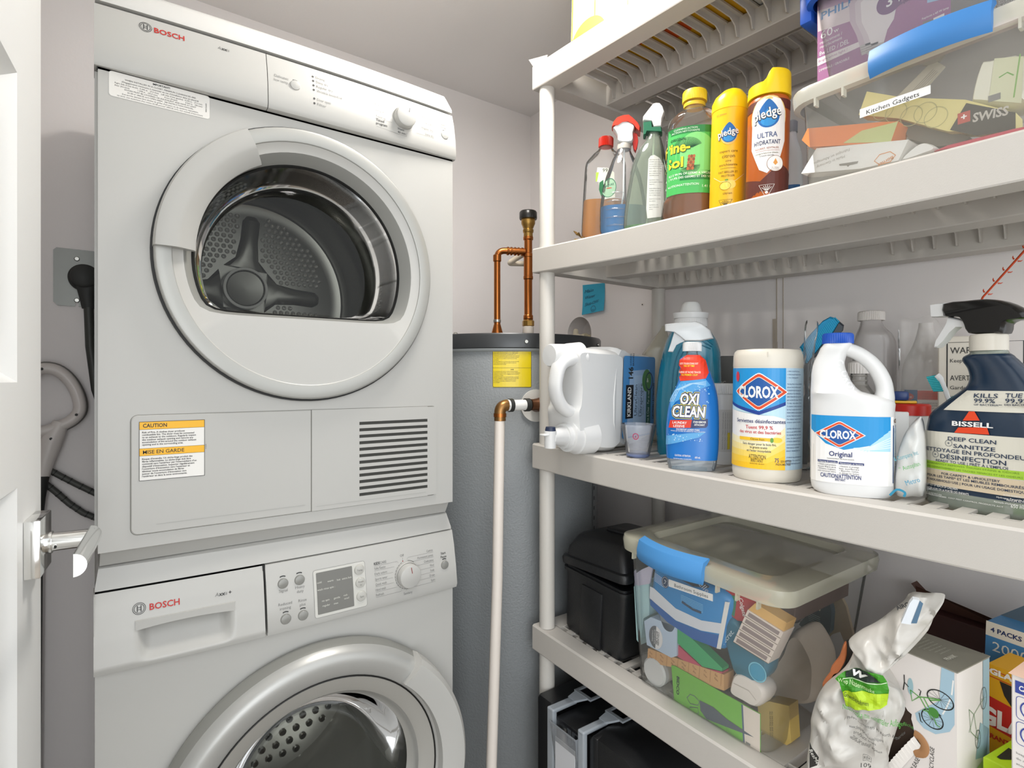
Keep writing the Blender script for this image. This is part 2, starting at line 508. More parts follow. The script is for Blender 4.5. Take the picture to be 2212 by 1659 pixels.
# ---------------------------------------------------------------- dryer (top)
dry = thing('clothes_dryer', 'white front-loading dryer stacked on top, dimpled drum behind its flat-bottomed window', 'dryer', (0.3, FY, 0.853))
DCX, DCZ, DR = 0.303, 1.3285, 0.2325
mb = MB()
front_plate(mb, X0, X1, 0.878, 1.588, DCX, DCZ, 0.213, FY)
B0, B1 = FY, 1.62
for a in (X0, X1):
    mb.add([(a, B0, 0.878), (a, B1, 0.878), (a, B1, 1.69), (a, 1.045, 1.69), (a, 1.045, 1.588), (a, B0, 1.588)], [(0, 1, 2, 3, 4, 5)])
mb.add([(X0, B1, 0.878), (X1, B1, 0.878), (X1, B1, 1.69), (X0, B1, 1.69)], [(0, 1, 2, 3)])
mb.add([(X0, B0, 0.878), (X1, B0, 0.878), (X1, B1, 0.878), (X0, B1, 0.878)], [(0, 1, 2, 3)])
mb.add([(X0, 1.045, 1.69), (X1, 1.045, 1.69), (X1, B1, 1.69), (X0, B1, 1.69)], [(0, 1, 2, 3)])
mb.box(X0 - 0.004, X0 + 0.001, FY + 0.012, 1.60, 0.888, 1.58)
mb.build('cabinet', APPL, dry, True, smooth=False)
MB().loft([[(X0, FY + 0.001, 0.8795), (X1, FY + 0.001, 0.8795), (X1, 1.6, 0.8795), (X0, 1.6, 0.8795)], [(X0 + 0.003, FY + 0.008, 0.8795 - 0.001), (X1 - 0.004, FY + 0.008, 0.8785), (X1 - 0.004, 1.6, 0.8785), (X0 + 0.003, 1.6, 0.8785)], [(X0 + 0.002, FY + 0.02, 0.8545), (X1 - 0.006, FY + 0.02, 0.8545), (X1 - 0.006, 1.6, 0.8545), (X0 + 0.002, 1.6, 0.8545)]]).build('plinth', APPL2, dry, True, smooth=False)
CPROF = [(1.0125, 1.5835), (1.009, 1.590), (1.0115, 1.62), (1.018, 1.655), (1.0255, 1.679)]
cf = curved_xz(CPROF, 0.010)
def console(mb, prof, xa, xb, amt, yb=1.06):
    pr = [(yb, prof[0][1] + 0.0, 0), (prof[0][0] + 0.004, prof[0][1] - 0.001, 1)] + [(y, z, 1) for y, z in prof] + [(prof[-1][0] + 0.003, prof[-1][1] + 0.001, 1), (yb, prof[-1][1] + 0.001, 0)]
    return sweep_x(mb, pr, xa, xb, amt)
console(MB(), CPROF, -0.001, 0.2318, 0.010).build('console_cover', APPL, dry, True)
console(MB(), CPROF, 0.2330, 0.5995, 0.010).build('console', APPL, dry, True)
WT = [(1.6, 1.684, 0), (1.024, 1.684, 1), (1.0245, 1.690, 1), (1.0385, 1.7165, 1), (1.046, 1.7255, 1), (1.062, 1.734, 1), (1.10, 1.736, 0), (1.6, 1.736, 0)]
mb = MB()
n = 24; rings = []
for i in range(n + 1):
    x = 0.0 + 0.598 * i / n
    e = min(x, 0.598 - x)
    rings.append([(x * 1.0, y + (bulge(x, 0.010) if k else 0), z) for y, z, k in WT])
xs0 = [[(0.006 + (p[0]) * (0.586 / 0.598) if p[2] > 1.71 else p[0], p[1], p[2]) for p in r] for r in rings]
mb.loft(xs0)
mb.build('worktop', mat('#cfcecb', 0.12), dry, True)
mb = MB(); mb.box(0.004, 0.594, 1.04, 1.05, 1.675, 1.69); mb.box(0.2300, 0.2335, 1.022, 1.03, 1.59, 1.675)
mb.box(0.002, 0.594, 1.015, 1.02, 1.5795, 1.584)
mb.build('seam', BLACK, dry, True, smooth=False)
# printing on the console
pr = Print(cf, (0.02, 0.01))
bosch_logo(pr, 0.0615, 1.6615, 0.95, INK)
pr.text('BOSCH', 0.0725, 1.6565, 0.0088, RED, align='l', width=0.040, bold=0.02)
pr.text('A', 0.1585, 1.6605, 0.0055, INKG, align='l', shear=0.2); pr.text('xx', 0.1635, 1.6605, 0.0055, INK, align='l', bold=0.02, shear=0.2); pr.text('is', 0.1715, 1.6605, 0.0055, INKG, align='l', shear=0.2)
pr.text('Delicates', 0.2660, 1.6405, 0.0047, INKG, align='r', width=0.0225); pr.text('low temp.', 0.2660, 1.633, 0.0047, INKG, align='r', width=0.0235)
pr.line(circ(0.2768, 1.6350, 0.0094, n=8, a0=66, a1=114), 0.0012, INK)
for i, t in enumerate(['Drying', 'Damp dry', 'Regular dry', 'Wrinkle block/End', None, 'Door open', 'Filter']):
    z = 1.6625 - i * 0.00855 - (0.0 if i < 4 else -0.0008)
    if t:
        pr.poly(circ(0.3085, z, 0.0018, n=12), INK, 1); pr.text(t, 0.3135, z - 0.0022, 0.0046, INKG, align='l', width=0.00265 * len(t))
KX, KZ = 0.4795, 1.6335
pr.text('Permanent press', 0.4215, 1.668, 0.0042, INKG, align='l', width=0.039)
for i, (t, b) in enumerate([('Very dry', 0), ('Regular dry', 0), ('Damp dry', 0), ('Touch up', 0)]):
    z = 1.6575 - i * 0.0122; pr.text(t, 0.4225, z, 0.0042, INKG, align='l', width=0.0025 * len(t))
    pr.line([(0.4225, z - 0.0022), (0.452 + 0.002 * abs(i - 1.5), z - 0.0022)], 0.0004, INKG)
pr.text('Timed', 0.4225, 1.6135, 0.0046, INK, align='l', bold=0.02, width=0.0165); pr.text('program', 0.4225, 1.607, 0.0046, INK, align='l', bold=0.02, width=0.022)
pr.text('Warm', 0.4665, 1.6085, 0.0042, INK, align='l', width=0.0135); pr.text('40 min', 0.4665, 1.602, 0.0042, INK, align='l', width=0.0165)
pr.line([(0.4235, 1.6032), (0.4655, 1.6000), (0.4855, 1.6000), (0.4855, 1.6070)], 0.0004, INKG)
pr.text('Regular/Cotton', 0.505, 1.661, 0.0042, INKG, align='l', width=0.035)
for i, t in enumerate(['Extra dry', 'Very dry', 'Regular dry', 'Damp dry']):
    z = 1.6505 - i * 0.0118; pr.text(t, 0.5465, z, 0.0042, INKG, align='r', width=0.0024 * len(t))
    pr.line([(0.507, z - 0.0020), (0.5475, z - 0.0020)], 0.0004, INKG)
pr.text('Start', 0.5725, 1.648, 0.0042, INKG, width=0.0125); pr.text('Stop', 0.5725, 1.642, 0.0042, INKG, width=0.0115)
pr.line(circ(0.5735, 1.6280, 0.0094, n=8, a0=66, a1=114), 0.0012, INK)
pr.line([(KX - 0.0, KZ + 0.0215), (KX, KZ + 0.0235)], 0.0004, INKG)
pr.build('console_printing', dry, True)
button(dry, 0.2768, 1.6345, cf(0.2768, 1.6345, 0).y, 0.0085, APPL)
button(dry, 0.5735, 1.6275, cf(0.5735, 1.6275, 0).y, 0.0085, APPL)
kb = knob(dry, KX, KZ, cf(KX, KZ, 0).y, 0.0205, 0.019)
pr = Print(flat_xz(cf(KX, KZ, 0).y - 0.0196)); pr.line([(KX + 0.004, KZ + 0.007), (KX + 0.0055, KZ + 0.0165)], 0.0009, INK); pr.build('knob_mark', kb, True)
# notices
pr = Print(flat_xz(FY))
pr.poly(rrect(0.0165, 1.545, 0.1475, 1.5815, 0.004), mat('#dedcd7', 0.25), 0)
pr.text('IMPORTANT!', 0.082, 1.5765, 0.0028, INK, bold=0.03)
pr.lines(['WHEN INSTALLED IN A CLOSET, MINIMUM CLEARANCES ARE:', '(Dégagements minimums à respecter en cas d’installation dans un placard)'], 0.082, 1.572, 0.0024, INK, 1.6)
pr.lines(['Right Side (Côté droit):  0.295 in.   (7.5 mm)', 'Rear (Arrière):           1.378 in.   (35.0 mm)'], 0.0235, 1.5645, 0.0022, INK, 1.6, align='l')
pr.lines(['Left Side (Côté gauche):  0.295 in.   (7.5 mm)', 'Front (Avant):            3.543 in.   (90 mm)'], 0.137, 1.5645, 0.0022, INK, 1.6, align='r')
pr.lines(['DOORS MUST BE LOUVERED OR EQUIVALENT AND HAVE AT LEAST', '62.58 in² (404.25 cm²) OPEN AREA.  SEE INSTRUCTION MANUAL.', '(Les portes doivent être dotées de grilles d’aération ou de systèmes équivalents,', 'ou avoir une ouverture d’au moins 62,58 pouces² (404.25 cm²), voir manuel d’instruction)'], 0.082, 1.5575, 0.0022, INK, 1.6)
pr.text('9000726409', 0.1435, 1.562, 0.002, INK, rot=R(90))
pr.build('clearance_notice', dry, True)
# door
mb = MB()
rc = lambda r: (lambda a: r)
def rD(scale, rr=0.193, d=0.094, dx=0.0):
    def f(a):
        r = rr * scale
        s_ = math.sin(a)
        if s_ < -1e-3:
            q = (d * scale) / -s_
            # soft minimum gives the rounded lower corners
            k = 14.0
            return (r ** -k + q ** -k) ** (-1 / k)
        return r
    return f
mb.loft([ring_pts(DCX, DCZ, rc(r), y) for r, y in ((0.2295, 1.017), (0.2325, 1.012), (0.2325, 1.001), (0.2310, 0.9985), (0.2292, 0.9978), (0.2108, 0.9978), (0.2092, 0.9985), (0.2085, 1.0005))], caps=(False, False))
DD1 = mb.build('door', mat('#a9a9a5', 0.38, 0.3), dry, True)
MB().loft([ring_pts(DCX, DCZ, rc(0.2085), 1.0005), ring_pts(DCX, DCZ, rc(0.2075), 1.0015), ring_pts(DCX, DCZ, lambda a: max(rD(1.0)(a), 0.0) * 1.0 + 0.0, 1.006)], caps=(False, False)).build('door_panel', APPL, DD1, True)
MB().loft([ring_pts(DCX, DCZ, rD(1.0), 1.006), ring_pts(DCX, DCZ, rD(0.985), 1.010), ring_pts(DCX, DCZ, rD(0.93), 1.030)], caps=(False, False)).build('window_bezel', mat('#8f8f8b', 0.35), DD1, True)
MB().loft([ring_pts(DCX, DCZ, rD(0.93), 1.030), ring_pts(DCX, DCZ, rD(0.915), 1.0285), ring_pts(DCX, DCZ, rD(0.905), 1.032)], caps=(False, False)).build('window_seal', BLACK, DD1, True)
GLD = clear('#3b3b38', 0.04, 0.05, tint='#d8d8d4', fres=1.3)
MB().loft([ring_pts(DCX, DCZ, rD(s_), y) for s_, y in ((0.905, 1.032), (0.885, 1.05), (0.86, 1.09), (0.83, 1.12), (0.78, 1.135), (0.6, 1.140), (0.3, 1.1415))] , caps=(False, True)).build('door_glass', GLD, DD1, True)
MB().loft([ring_pts(DCX, DCZ, rc(r), y) for r, y in ((0.2362, 1.0148), (0.2362, 1.0095), (0.2305, 1.0095))], caps=(False, False)).build('gasket_gap_ring', BLACK, DD1, True)  # black ring painting in the shadow gap around the dryer door
# grip: raised sector on the upper left of the ring
A0, A1 = 117, 179.5
rings = []
for i in range(25):
    a = R(A0 + (A1 - A0) * i / 24)
    pf = [(0.2335, 1.010), (0.2335, 0.993), (0.231, 0.988), (0.222, 0.986), (0.205, 0.986), (0.199, 0.988), (0.181, 0.998), (0.1765, 1.003), (0.1765, 1.010)]
    rings.append([(DCX + r * math.cos(a), y, DCZ + r * math.sin(a)) for r, y in pf])
MB().loft(rings).build('door_grip', APPL2, DD1, True, ang=20)
# drum
DRM = mat('#878783', 0.2, 0.82)
DRM2 = mat('#efefec', 0.22, 0.6)
mb = MB()
DBY = 1.50
mb.loft([ring_pts(DCX, DCZ, rc(r), y, 72) for r, y in ((0.213, 1.016), (0.215, 1.05), (0.262, 1.07), (0.268, 1.13), (0.262, 1.14), (0.268, 1.15), (0.268, 1.30), (0.262, 1.31), (0.268, 1.32), (0.268, 1.47), (0.25, DBY), (0.235, DBY), (0.225, DBY - 0.012), (0.20, DBY - 0.004))], caps=(False, True))
DRU = mb.build('drum', DRM, dry, True)
mb = MB()
M = Matrix.Translation((DCX - 0.012, DBY - 0.004, DCZ + 0.02)) @ Matrix.Rotation(R(90), 4, 'X')
mb2 = MB(M).lathe([(0.049, 0), (0.048, 0.026), (0.043, 0.029), (0.040, 0.024), (0.02, 0.020), (0, 0.019)], 40)
spokes = [84, -4, -96, 186]
for sp in spokes:
    ux, uz = math.cos(R(sp)), math.sin(R(sp)); nx, nz = -uz, ux
    secs = []
    for d_, wd, hh in ((0.05, 0.05, 0.012), (0.075, 0.026, 0.020), (0.12, 0.020, 0.024), (0.165, 0.02, 0.024), (0.178, 0.012, 0.010)):
        c_ = (DCX - 0.012 + ux * d_, DCZ + 0.02 + uz * d_)
        secs.append([(c_[0] + nx * wd * q, DBY - 0.004 - hh * hq, c_[1] + nz * wd * q) for q, hq in ((-1, 0), (-0.75, 0.8), (-0.4, 1), (0.4, 1), (0.75, 0.8), (1, 0))])
    MBs = MB(); MBs.loft(secs, closed=True); mb2.v += MBs.v; mb2.f += [(tuple(i + len(mb2.v) - len(MBs.v) for i in f), m) for f, m in MBs.f]
mb2.build('drum_hub', mat('#7b7b77', 0.3, 0.6), DRU, True)
MB(M).lathe([(0.0495, 0.024), (0.049, 0.0285), (0.044, 0.030), (0.0415, 0.0265)], 48).build('hub_ring', mat('#f2f2f0', 0.3), DRU, True)
mb = MB(); cnt = 0
for iy in range(-14, 15):
    for ix in range(-14, 15):
        x = ix * 0.0145 + (0.00725 if iy % 2 else 0); z = iy * 0.0126
        rr_ = math.hypot(x, z); a = math.degrees(math.atan2(z, x)) % 360
        if rr_ < 0.082 or rr_ > 0.19: continue
        if any(abs(rr_ * math.sin(R(a - sp))) < 0.030 and math.cos(R(a - sp)) > 0 for sp in spokes): continue
        M = Matrix.Translation((DCX - 0.012 + x, DBY - 0.004, DCZ + 0.02 + z)) @ Matrix.Rotation(R(90), 4, 'X')
        mb.lathe([(0.0056, 0), (0.005, 0.0028), (0.0035, 0.004), (0.0022, 0.0028), (0, 0.002)], 10, 0, M)
mb.build('drum_dimples', DRM2, DRU, True)
# service panels
def rpanel(name, x0, x1, z0, z1, y, dep, m, rl, rr_):
    poly = []
    for cx_, cz_, a, r in ((x1 - rr_, z0 + rr_, -90, rr_), (x1 - rr_, z1 - rr_, 0, rr_), (x0 + rl, z1 - rl, 90, rl), (x0 + rl, z0 + rl, 180, rl)):
        for i in range(6):
            t = R(a + 18 * i); poly.append((cx_ + r * math.cos(t), cz_ + r * math.sin(t)))
    cxm, czm = (x0 + x1) / 2, (z0 + z1) / 2
    inner = [(cxm + (a - cxm) * (1 - 0.0012 / (x1 - x0) * 2), czm + (b - czm) * (1 - 0.0012 / (z1 - z0) * 2)) for a, b in poly]
    mb = MB(); mb.loft([[(a, y, b) for a, b in poly], [(a, y - dep * 0.5, b) for a, b in poly], [(a, y - dep, b) for a, b in inner]], caps=(True, True))
    return mb.build(name, m, dry, True, smooth=False)
GAPM = mat('#77766f', 0.7)
MB().prism(rrect(0.0422, 0.8972, 0.5568, 1.0772, 0.010), FY - 0.0004, FY + 0.001).build('panel_seam', GAPM, dry, True, smooth=False)
rpanel('lint_door', 0.0430, 0.3068, 0.8980, 1.0765, FY, 0.0022, APPL, 0.009, 0.0012)
vx0, vx1, vz0, vz1 = 0.3945, 0.5355, 0.914, 1.058
mb = MB(); y0, y1_ = FY - 0.0022, FY + 0.0
for a, b, c, d in ((0.3078, vx0, 0.898, 1.0765), (vx1, 0.5560, 0.899, 1.0755), (vx0, vx1, 0.898, vz0), (vx0, vx1, vz1, 1.0765)): mb.box(a, b, y0, y1_, c, d)
npch = 12; pch = (vz1 - vz0) / npch
for i in range(npch):
    zb = vz0 + i * pch
    mb.add([(vx0, y0, zb + pch * 0.48), (vx1, y0, zb + pch * 0.48), (vx1, y0, zb + pch), (vx0, y0, zb + pch), (vx0, y0 + 0.010, zb + pch * 0.15), (vx1, y0 + 0.010, zb + pch * 0.15), (vx1, y0 + 0.012, zb + pch * 0.5), (vx0, y0 + 0.012, zb + pch * 0.5)], [(0, 1, 2, 3), (0, 1, 5, 4), (3, 2, 6, 7), (4, 5, 6, 7)])
VG_ = mb.build('vent_grille', APPL, dry, True, smooth=False)
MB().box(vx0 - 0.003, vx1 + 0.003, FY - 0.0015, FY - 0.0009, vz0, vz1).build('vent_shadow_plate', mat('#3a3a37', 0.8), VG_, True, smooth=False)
pr = Print(flat_xz(FY - 0.0022))
pr.line([(0.075, 0.9105), (0.296, 0.9105)], 0.0008, GREYP); pr.line([(0.316, 0.9055), (0.532, 0.9055)], 0.0008, GREYP)
pr.build('panel_crease', dry, True)
YEL = mat('#f0b41c', 0.4)
pr = Print(flat_xz(FY - 0.0022)); ax, az, bx, bz = 0.0535, 0.9785, 0.1400, 1.0665
pr.poly(rect(ax, az, bx, bz), PAPER, 0).line(rect(ax, az, bx, bz), 0.0009, INK, 3, True)
pr.poly(rect(ax, bz - 0.0115, bx, bz), YEL, 1).poly(rect(ax, 1.0155, bx, 1.0265), YEL, 1)
pr.line([(ax, bz - 0.0115), (bx, bz - 0.0115)], 0.0004, INK).line([(ax, 1.0155), (bx, 1.0155)], 0.0004, INK).line([(ax, 1.0265), (bx, 1.0265)], 0.0004, INK)
pr.text('CAUTION', ax + 0.0045, bz - 0.0085, 0.0058, INK, align='l', width=0.031, bold=0.02); pr.text('MISE EN GARDE', ax + 0.0045, 1.0183, 0.0056, INK, align='l', width=0.054, bold=0.008)
pr.lines(['Risk of Fire. A clothes dryer produces', 'combustible lint. The dryer must be connected', 'to an exhaust to the outdoors. Regularly inspect', 'the outdoor exhaust opening and remove any', 'accumulation of lint around the outdoor exhaust', 'opening and in the surrounding area.'], ax + 0.0035, 1.0495, 0.0026, INK, 1.42, align='l', bold=0.02)
pr.lines(['Risque d’incendie. Un sèche-linge produit des', 'fibres inflammables. Le sèche-linge doit être', 'connecté vers l’extérieur par l’intermédiaire d’un', 'dispositif d’évacuation. Inspecter régulièrement', 'l’ouverture d’évacuation vers l’extérieur et', 'éliminer toute accumulation de fibres', 'autour de l’ouverture d’évacuation vers', 'l’extérieur et dans la zone environnante.'], ax + 0.0035, 1.0095, 0.0026, INK, 1.42, align='l', bold=0.02)
pr.text('A1 06528', 0.1425, 1.024, 0.0014, INK, rot=R(90))
pr.build('caution_label', dry, True)

# ---------------------------------------------------------------- washer (below)
was = thing('washing_machine', 'white front-loading washer below the dryer with round display and large porthole', 'washing machine', (0.3, FY, 0))
was['label'] = 'white front-loading washer below the dryer with small grey display and large porthole'
WCX, WCZ, WR = 0.322, 0.398, 0.262
mb = MB()
front_plate(mb, 0.0, 0.5945, 0.02, 0.708, WCX, WCZ, 0.20, FY)
for a in (0.0, 0.5945):
    mb.add([(a, B0, 0.02), (a, B1, 0.02), (a, B1, 0.83), (a, 1.045, 0.83), (a, 1.045, 0.708), (a, B0, 0.708)], [(0, 1, 2, 3, 4, 5)])
mb.add([(0, B1, 0.02), (0.5945, B1, 0.02), (0.5945, B1, 0.83), (0, B1, 0.83)], [(0, 1, 2, 3)])
mb.add([(0, B0, 0.02), (0.5945, B0, 0.02), (0.5945, B1, 0.02), (0, B1, 0.02)], [(0, 1, 2, 3)])
mb.add([(0, 1.045, 0.83), (0.5945, 1.045, 0.83), (0.5945, B1, 0.83), (0, B1, 0.83)], [(0, 1, 2, 3)])
mb.build('cabinet', APPL, was, True, smooth=False)
mb = MB()
for x, y in ((0.05, 1.06), (0.55, 1.06), (0.05, 1.57), (0.55, 1.57)): mb.cyl((x, y, 0), (x, y, 0.021), 0.02)
mb.build('feet', RUB, was, True)
WPROF = [(1.009, 0.7035), (1.0055, 0.712), (1.011, 0.75), (1.019, 0.79), (1.027, 0.8165)]
wf = curved_xz(WPROF, 0.009)
WTW = [(1.6, 0.8195, 0), (1.0275, 0.8195, 1), (1.0285, 0.824, 1), (1.036, 0.8500, 1), (1.042, 0.8535, 1), (1.6, 0.8535, 0)]
mb = MB(); rings = [[(0.0 + 0.598 * i / 24 if z < 0.84 else 0.004 + 0.588 * i / 24, y + (bulge(0.598 * i / 24, 0.009) if k else 0), z) for y, z, k in WTW] for i in range(25)]
mb.loft(rings).build('worktop', APPL, was, True)
mb = MB(); mb.box(0.004, 0.594, 1.04, 1.05, 0.812, 0.825); mb.box(0.2272, 0.2310, 1.016, 1.03, 0.71, 0.818)
mb.build('seam', BLACK, was, True, smooth=False)
console(MB(), WPROF, 0.2312, 0.6000, 0.009).build('console', APPL, was, True)
# detergent drawer with its scooped grip
dr_ = thing_parent = was
RX0, RX1, RZ0, RZ1 = 0.0495, 0.1815, 0.7165, 0.7600
prof_all = [(WPROF[0][0] + 0.004, WPROF[0][1] - 0.001)] + WPROF + [(WPROF[-1][0] + 0.003, WPROF[-1][1] + 0.001)]
nx_, nz_ = 44, 36
vs = []; fs = []
for i in range(nx_ + 1):
    for j in range(nz_ + 1):
        x = -0.0015 + (0.2275 + 0.0015) * i / nx_; z = 0.7035 + (0.8165 - 0.7035) * j / nz_
        q = wf(x, z, 0)
        u_ = (x - RX0) / (RX1 - RX0); v_ = (z - RZ0) / (RZ1 - RZ0)
        if 0 < u_ < 1 and -0.12 < v_ < 1:
            e = min(1, min(u_, 1 - u_) * 7); top = 1 if v_ > 0 else max(0, 1 + v_ / 0.12)
            dpt = 0.026 * (e * e * (3 - 2 * e)) * min(1, max(0, v_ + 0.12) ** 0.75)
            q.y += dpt
        vs.append(q)
for i in range(nx_):
    for j in range(nz_):
        a = i * (nz_ + 1) + j; fs.append((a, a + nz_ + 1, a + nz_ + 2, a + 1))
mb = MB(); mb.add(vs, fs)
mb.add([(-0.0015, 1.06, 0.7035), (-0.0015, 1.06, 0.8165)], [])
mb.box(-0.0015, -0.0005, 1.013, 1.06, 0.7035, 0.8165); mb.box(-0.0015, 0.2275, 1.012, 1.06, 0.7025, 0.7035)
mb.build('detergent_drawer', APPL, was, True, ang=60)
mb = MB()
rings = []
for i in range(17):
    x = 0.0485 + (0.183 - 0.0485) * i / 16
    t = abs(i / 8 - 1); lo = 0.7625 - 0.0075 * (1 - t ** 2.0) * 0 - 0.0
    lo = 0.7605 - 0.004 * t * t
    q = wf(x, 0.766, 0)
    rings.append([(x, q.y - 0.0020, lo), (x, q.y - 0.0020, 0.7705), (x, q.y + 0.004, 0.7715), (x, q.y + 0.004, lo)])
mb.loft(rings).build('drawer_grip', APPL, was, True, smooth=False)
pr = Print(wf, (0.02, 0.01))
bosch_logo(pr, 0.0535, 0.7870, 0.98, INK)
pr.text('BOSCH', 0.0665, 0.7822, 0.0092, RED, align='l', width=0.0395, bold=0.02)
pr.text('A', 0.1545, 0.7832, 0.0058, INKG, align='l', shear=0.2); pr.text('xx', 0.1598, 0.7832, 0.0058, INK, align='l', bold=0.02, shear=0.2); pr.text('is', 0.1680, 0.7832, 0.0058, INKG, align='l', shear=0.2); pr.text('+', 0.1745, 0.7832, 0.0058, INK, align='l', bold=0.02)
for x, z, ls, up in ((0.2580, 0.7850, ['Signal'], 0), (0.2855, 0.7855, ['Heavy', 'duty'], 0), (0.2600, 0.7275, ['Reduced', 'ironing'], 1), (0.2885, 0.7270, ['Rinse', 'plus'], 1)):
    pr.line(circ(x, z, 0.0098, n=8, a0=62, a1=118), 0.0017, INK)
    zz = z - 0.0185 if not up else z + 0.0135 + 0.0072
    pr.lines(ls, x, zz + (0.003 if not up else 0), 0.0047, INKG, 1.5, width=None)
pr.text('KIDS', 0.4215, 0.7820, 0.0048, INK, align='l', bold=0.02, width=0.0115); pr.text('CARE', 0.4335, 0.7820, 0.0048, INKG, align='l', width=0.013)
pr.line([(0.4215, 0.7800), (0.4690, 0.7800), (0.4705, 0.7770)], 0.0004, INKG)
for i, t in enumerate(['Silk/Satin', 'Dark colors', 'Sports wear', 'Quick wash', 'Hand wash', 'Refresh']):
    z = 0.7735 - i * 0.0094; pr.text(t, 0.4215, z, 0.0045, INKG, align='l', width=0.00225 * len(t))
    pr.line([(0.4215, z - 0.0019), ([0.4620, 0.4585, 0.4575, 0.4590, 0.4640, 0.4730][i], z - 0.0019)] + ([(0.4745, z + 0.0012)] if i == 5 else []), 0.0004, INKG)
pr.text('Off', 0.4800, 0.7868, 0.0045, INKG); pr.line([(0.4805, 0.7800), (0.4805, 0.7845)], 0.0004, INKG); pr.poly(circ(0.4805, 0.7783, 0.0011, n=10), '#8d1f1c', 1)
pr.text('Sanitary', 0.4870, 0.7165, 0.0045, INKG, width=0.0185); pr.line([(0.4845, 0.7235), (0.4845, 0.7270)], 0.0004, INKG)
for i, t in enumerate(['Cotton', 'Permanent press', 'Delicates', 'Wool', 'Soak', 'Drain', 'Spin']):
    z = 0.7850 - i * 0.0094; pr.text(t, 0.5480, z, 0.0045, INKG, align='r', width=0.00235 * len(t))
    xl = [0.4925, 0.5010, 0.5080, 0.5115, 0.5120, 0.5075, 0.4975][i]
    pr.line(([(0.4895, z - 0.005)] if i == 0 else []) + [(xl, z - 0.0019), (0.5490, z - 0.0019)], 0.0004, INKG)
pr.text('Start', 0.5720, 0.7745, 0.0045, INK, width=0.0115, bold=0.01); pr.text('Pause', 0.5720, 0.7675, 0.0045, INK, width=0.0135, bold=0.01)
pr.line(circ(0.5730, 0.7555, 0.0098, n=8, a0=62, a1=118), 0.0017, INK)
for k in range(14):
    pr.line(circ(0.4880, 0.7520, 0.0258, n=3, a0=112 + k * 12.5, a1=121 + k * 12.5), 0.0006, INK)
pr.line(circ(0.4880, 0.7520, 0.0258, n=6, a0=52, a1=84), 0.0006, INK)
pr.poly(rrect(0.3085, 0.7145, 0.4035, 0.7935, 0.004), mat('#c2c1bb', 0.3), 1).line(rrect(0.3085, 0.7145, 0.4035, 0.7935, 0.004), 0.0005, INKG, 2, True)
pr.poly(rrect(0.3135, 0.7195, 0.3790, 0.7890, 0.0015), mat('#6b6a65', 0.15), 3)
LC = mat('#c9c8bf', 0.5)
for t, x, z in (('cold', 0.3185, 0.7710), ('warm', 0.3380, 0.7700), ('hot', 0.3530, 0.7690), ('extra hot', 0.3680, 0.7690), ('wash rinse spin :', 0.3300, 0.7590), ('no spin', 0.3280, 0.7395), ('gentle', 0.3480, 0.7395), ('red-', 0.3640, 0.7405), ('uced', 0.3655, 0.7350), ('regular', 0.3285, 0.7310), ('max', 0.3460, 0.7305)):
    pr.text(t, x, z, 0.0034, LC, 4)
pr.build('console_printing', was, True)
for x, z in ((0.2580, 0.7828), (0.2855, 0.7833), (0.2600, 0.7253), (0.2885, 0.7248), (0.5730, 0.7533)):
    button(was, x, z, wf(x, z, 0).y, 0.0086, mat('#93938f', 0.35, 0.3))
for t, x, z in (('Temp', 0.3920, 0.7800), ('Finish', 0.3925, 0.7575), ('Spin', 0.3930, 0.7340)):
    y = wf(x, z, 0).y - 0.0006
    bb_ = button(was, x, z, y, 0.0093, mat('#b9b8b2', 0.35))
    p_ = Print(flat_xz(y - 0.0034)); p_.text(t, x, z - 0.0015 + (0.0025 if t == 'Finish' else 0), 0.0033, INKG, 1)
    if t == 'Finish': p_.text('in', x, z - 0.0045, 0.0033, INKG, 1)
    p_.build('button_printing', bb_, True)
kb = knob(was, 0.4880, 0.7520, wf(0.488, 0.752, 0).y, 0.0228, 0.018)
pr = Print(flat_xz(wf(0.488, 0.752, 0).y - 0.0187)); pr.line([(0.4895, 0.759), (0.4875, 0.7705)], 0.0012, '#8d1f1c'); pr.build('knob_mark', kb, True)
# porthole door
mb = MB()
mb.loft([ring_pts(WCX, WCZ, rc(r), y) for r, y in ((0.262, 1.016), (0.2695, 1.010), (0.2710, 1.000), (0.2640, 0.985))], caps=(False, False)).build('door_surround', mat('#8f8f8a', 0.35, 0.2), was, True)
mb = MB()
mb.loft([ring_pts(WCX, WCZ, rc(r), y) for r, y in ((0.264, 0.985), (0.258, 0.972), (0.250, 0.966), (0.238, 0.966), (0.222, 0.972), (0.213, 0.979))], caps=(False, False)).build('door', mat('#b2b2af', 0.34, 0.3), was, True); DD2 = bpy.data.objects[-1] if False else LAST[-1]
mb = MB()
mb.loft([ring_pts(WCX, WCZ, rc(r), y) for r, y in ((0.213, 0.979), (0.2118, 0.9815), (0.2105, 0.979), (0.190, 0.985), (0.182, 0.990), (0.178, 1.004), (0.168, 1.012))], caps=(False, False)).build('porthole_rim', mat('#b3b2ad', 0.3, 0.4), DD2, True)
MB().loft([ring_pts(WCX, WCZ, rc(r), y) for r, y in ((0.2132, 0.9775), (0.2118, 0.9782), (0.2104, 0.9775))], caps=(False, False)).build('ring_seam', BLACK, DD2, True)
GLW = clear('#2e2e2c', 0.06, 0.03, tint='#dededa', fres=1.24)
MB().loft([ring_pts(WCX, WCZ, rc(r), y) for r, y in ((0.168, 1.012), (0.164, 1.02), (0.155, 1.05), (0.140, 1.085), (0.118, 1.11), (0.085, 1.125), (0.04, 1.132), (0.01, 1.133))], caps=(False, True)).build('door_glass', GLW, DD2, True)
A0, A1 = -12, 50
rings = []
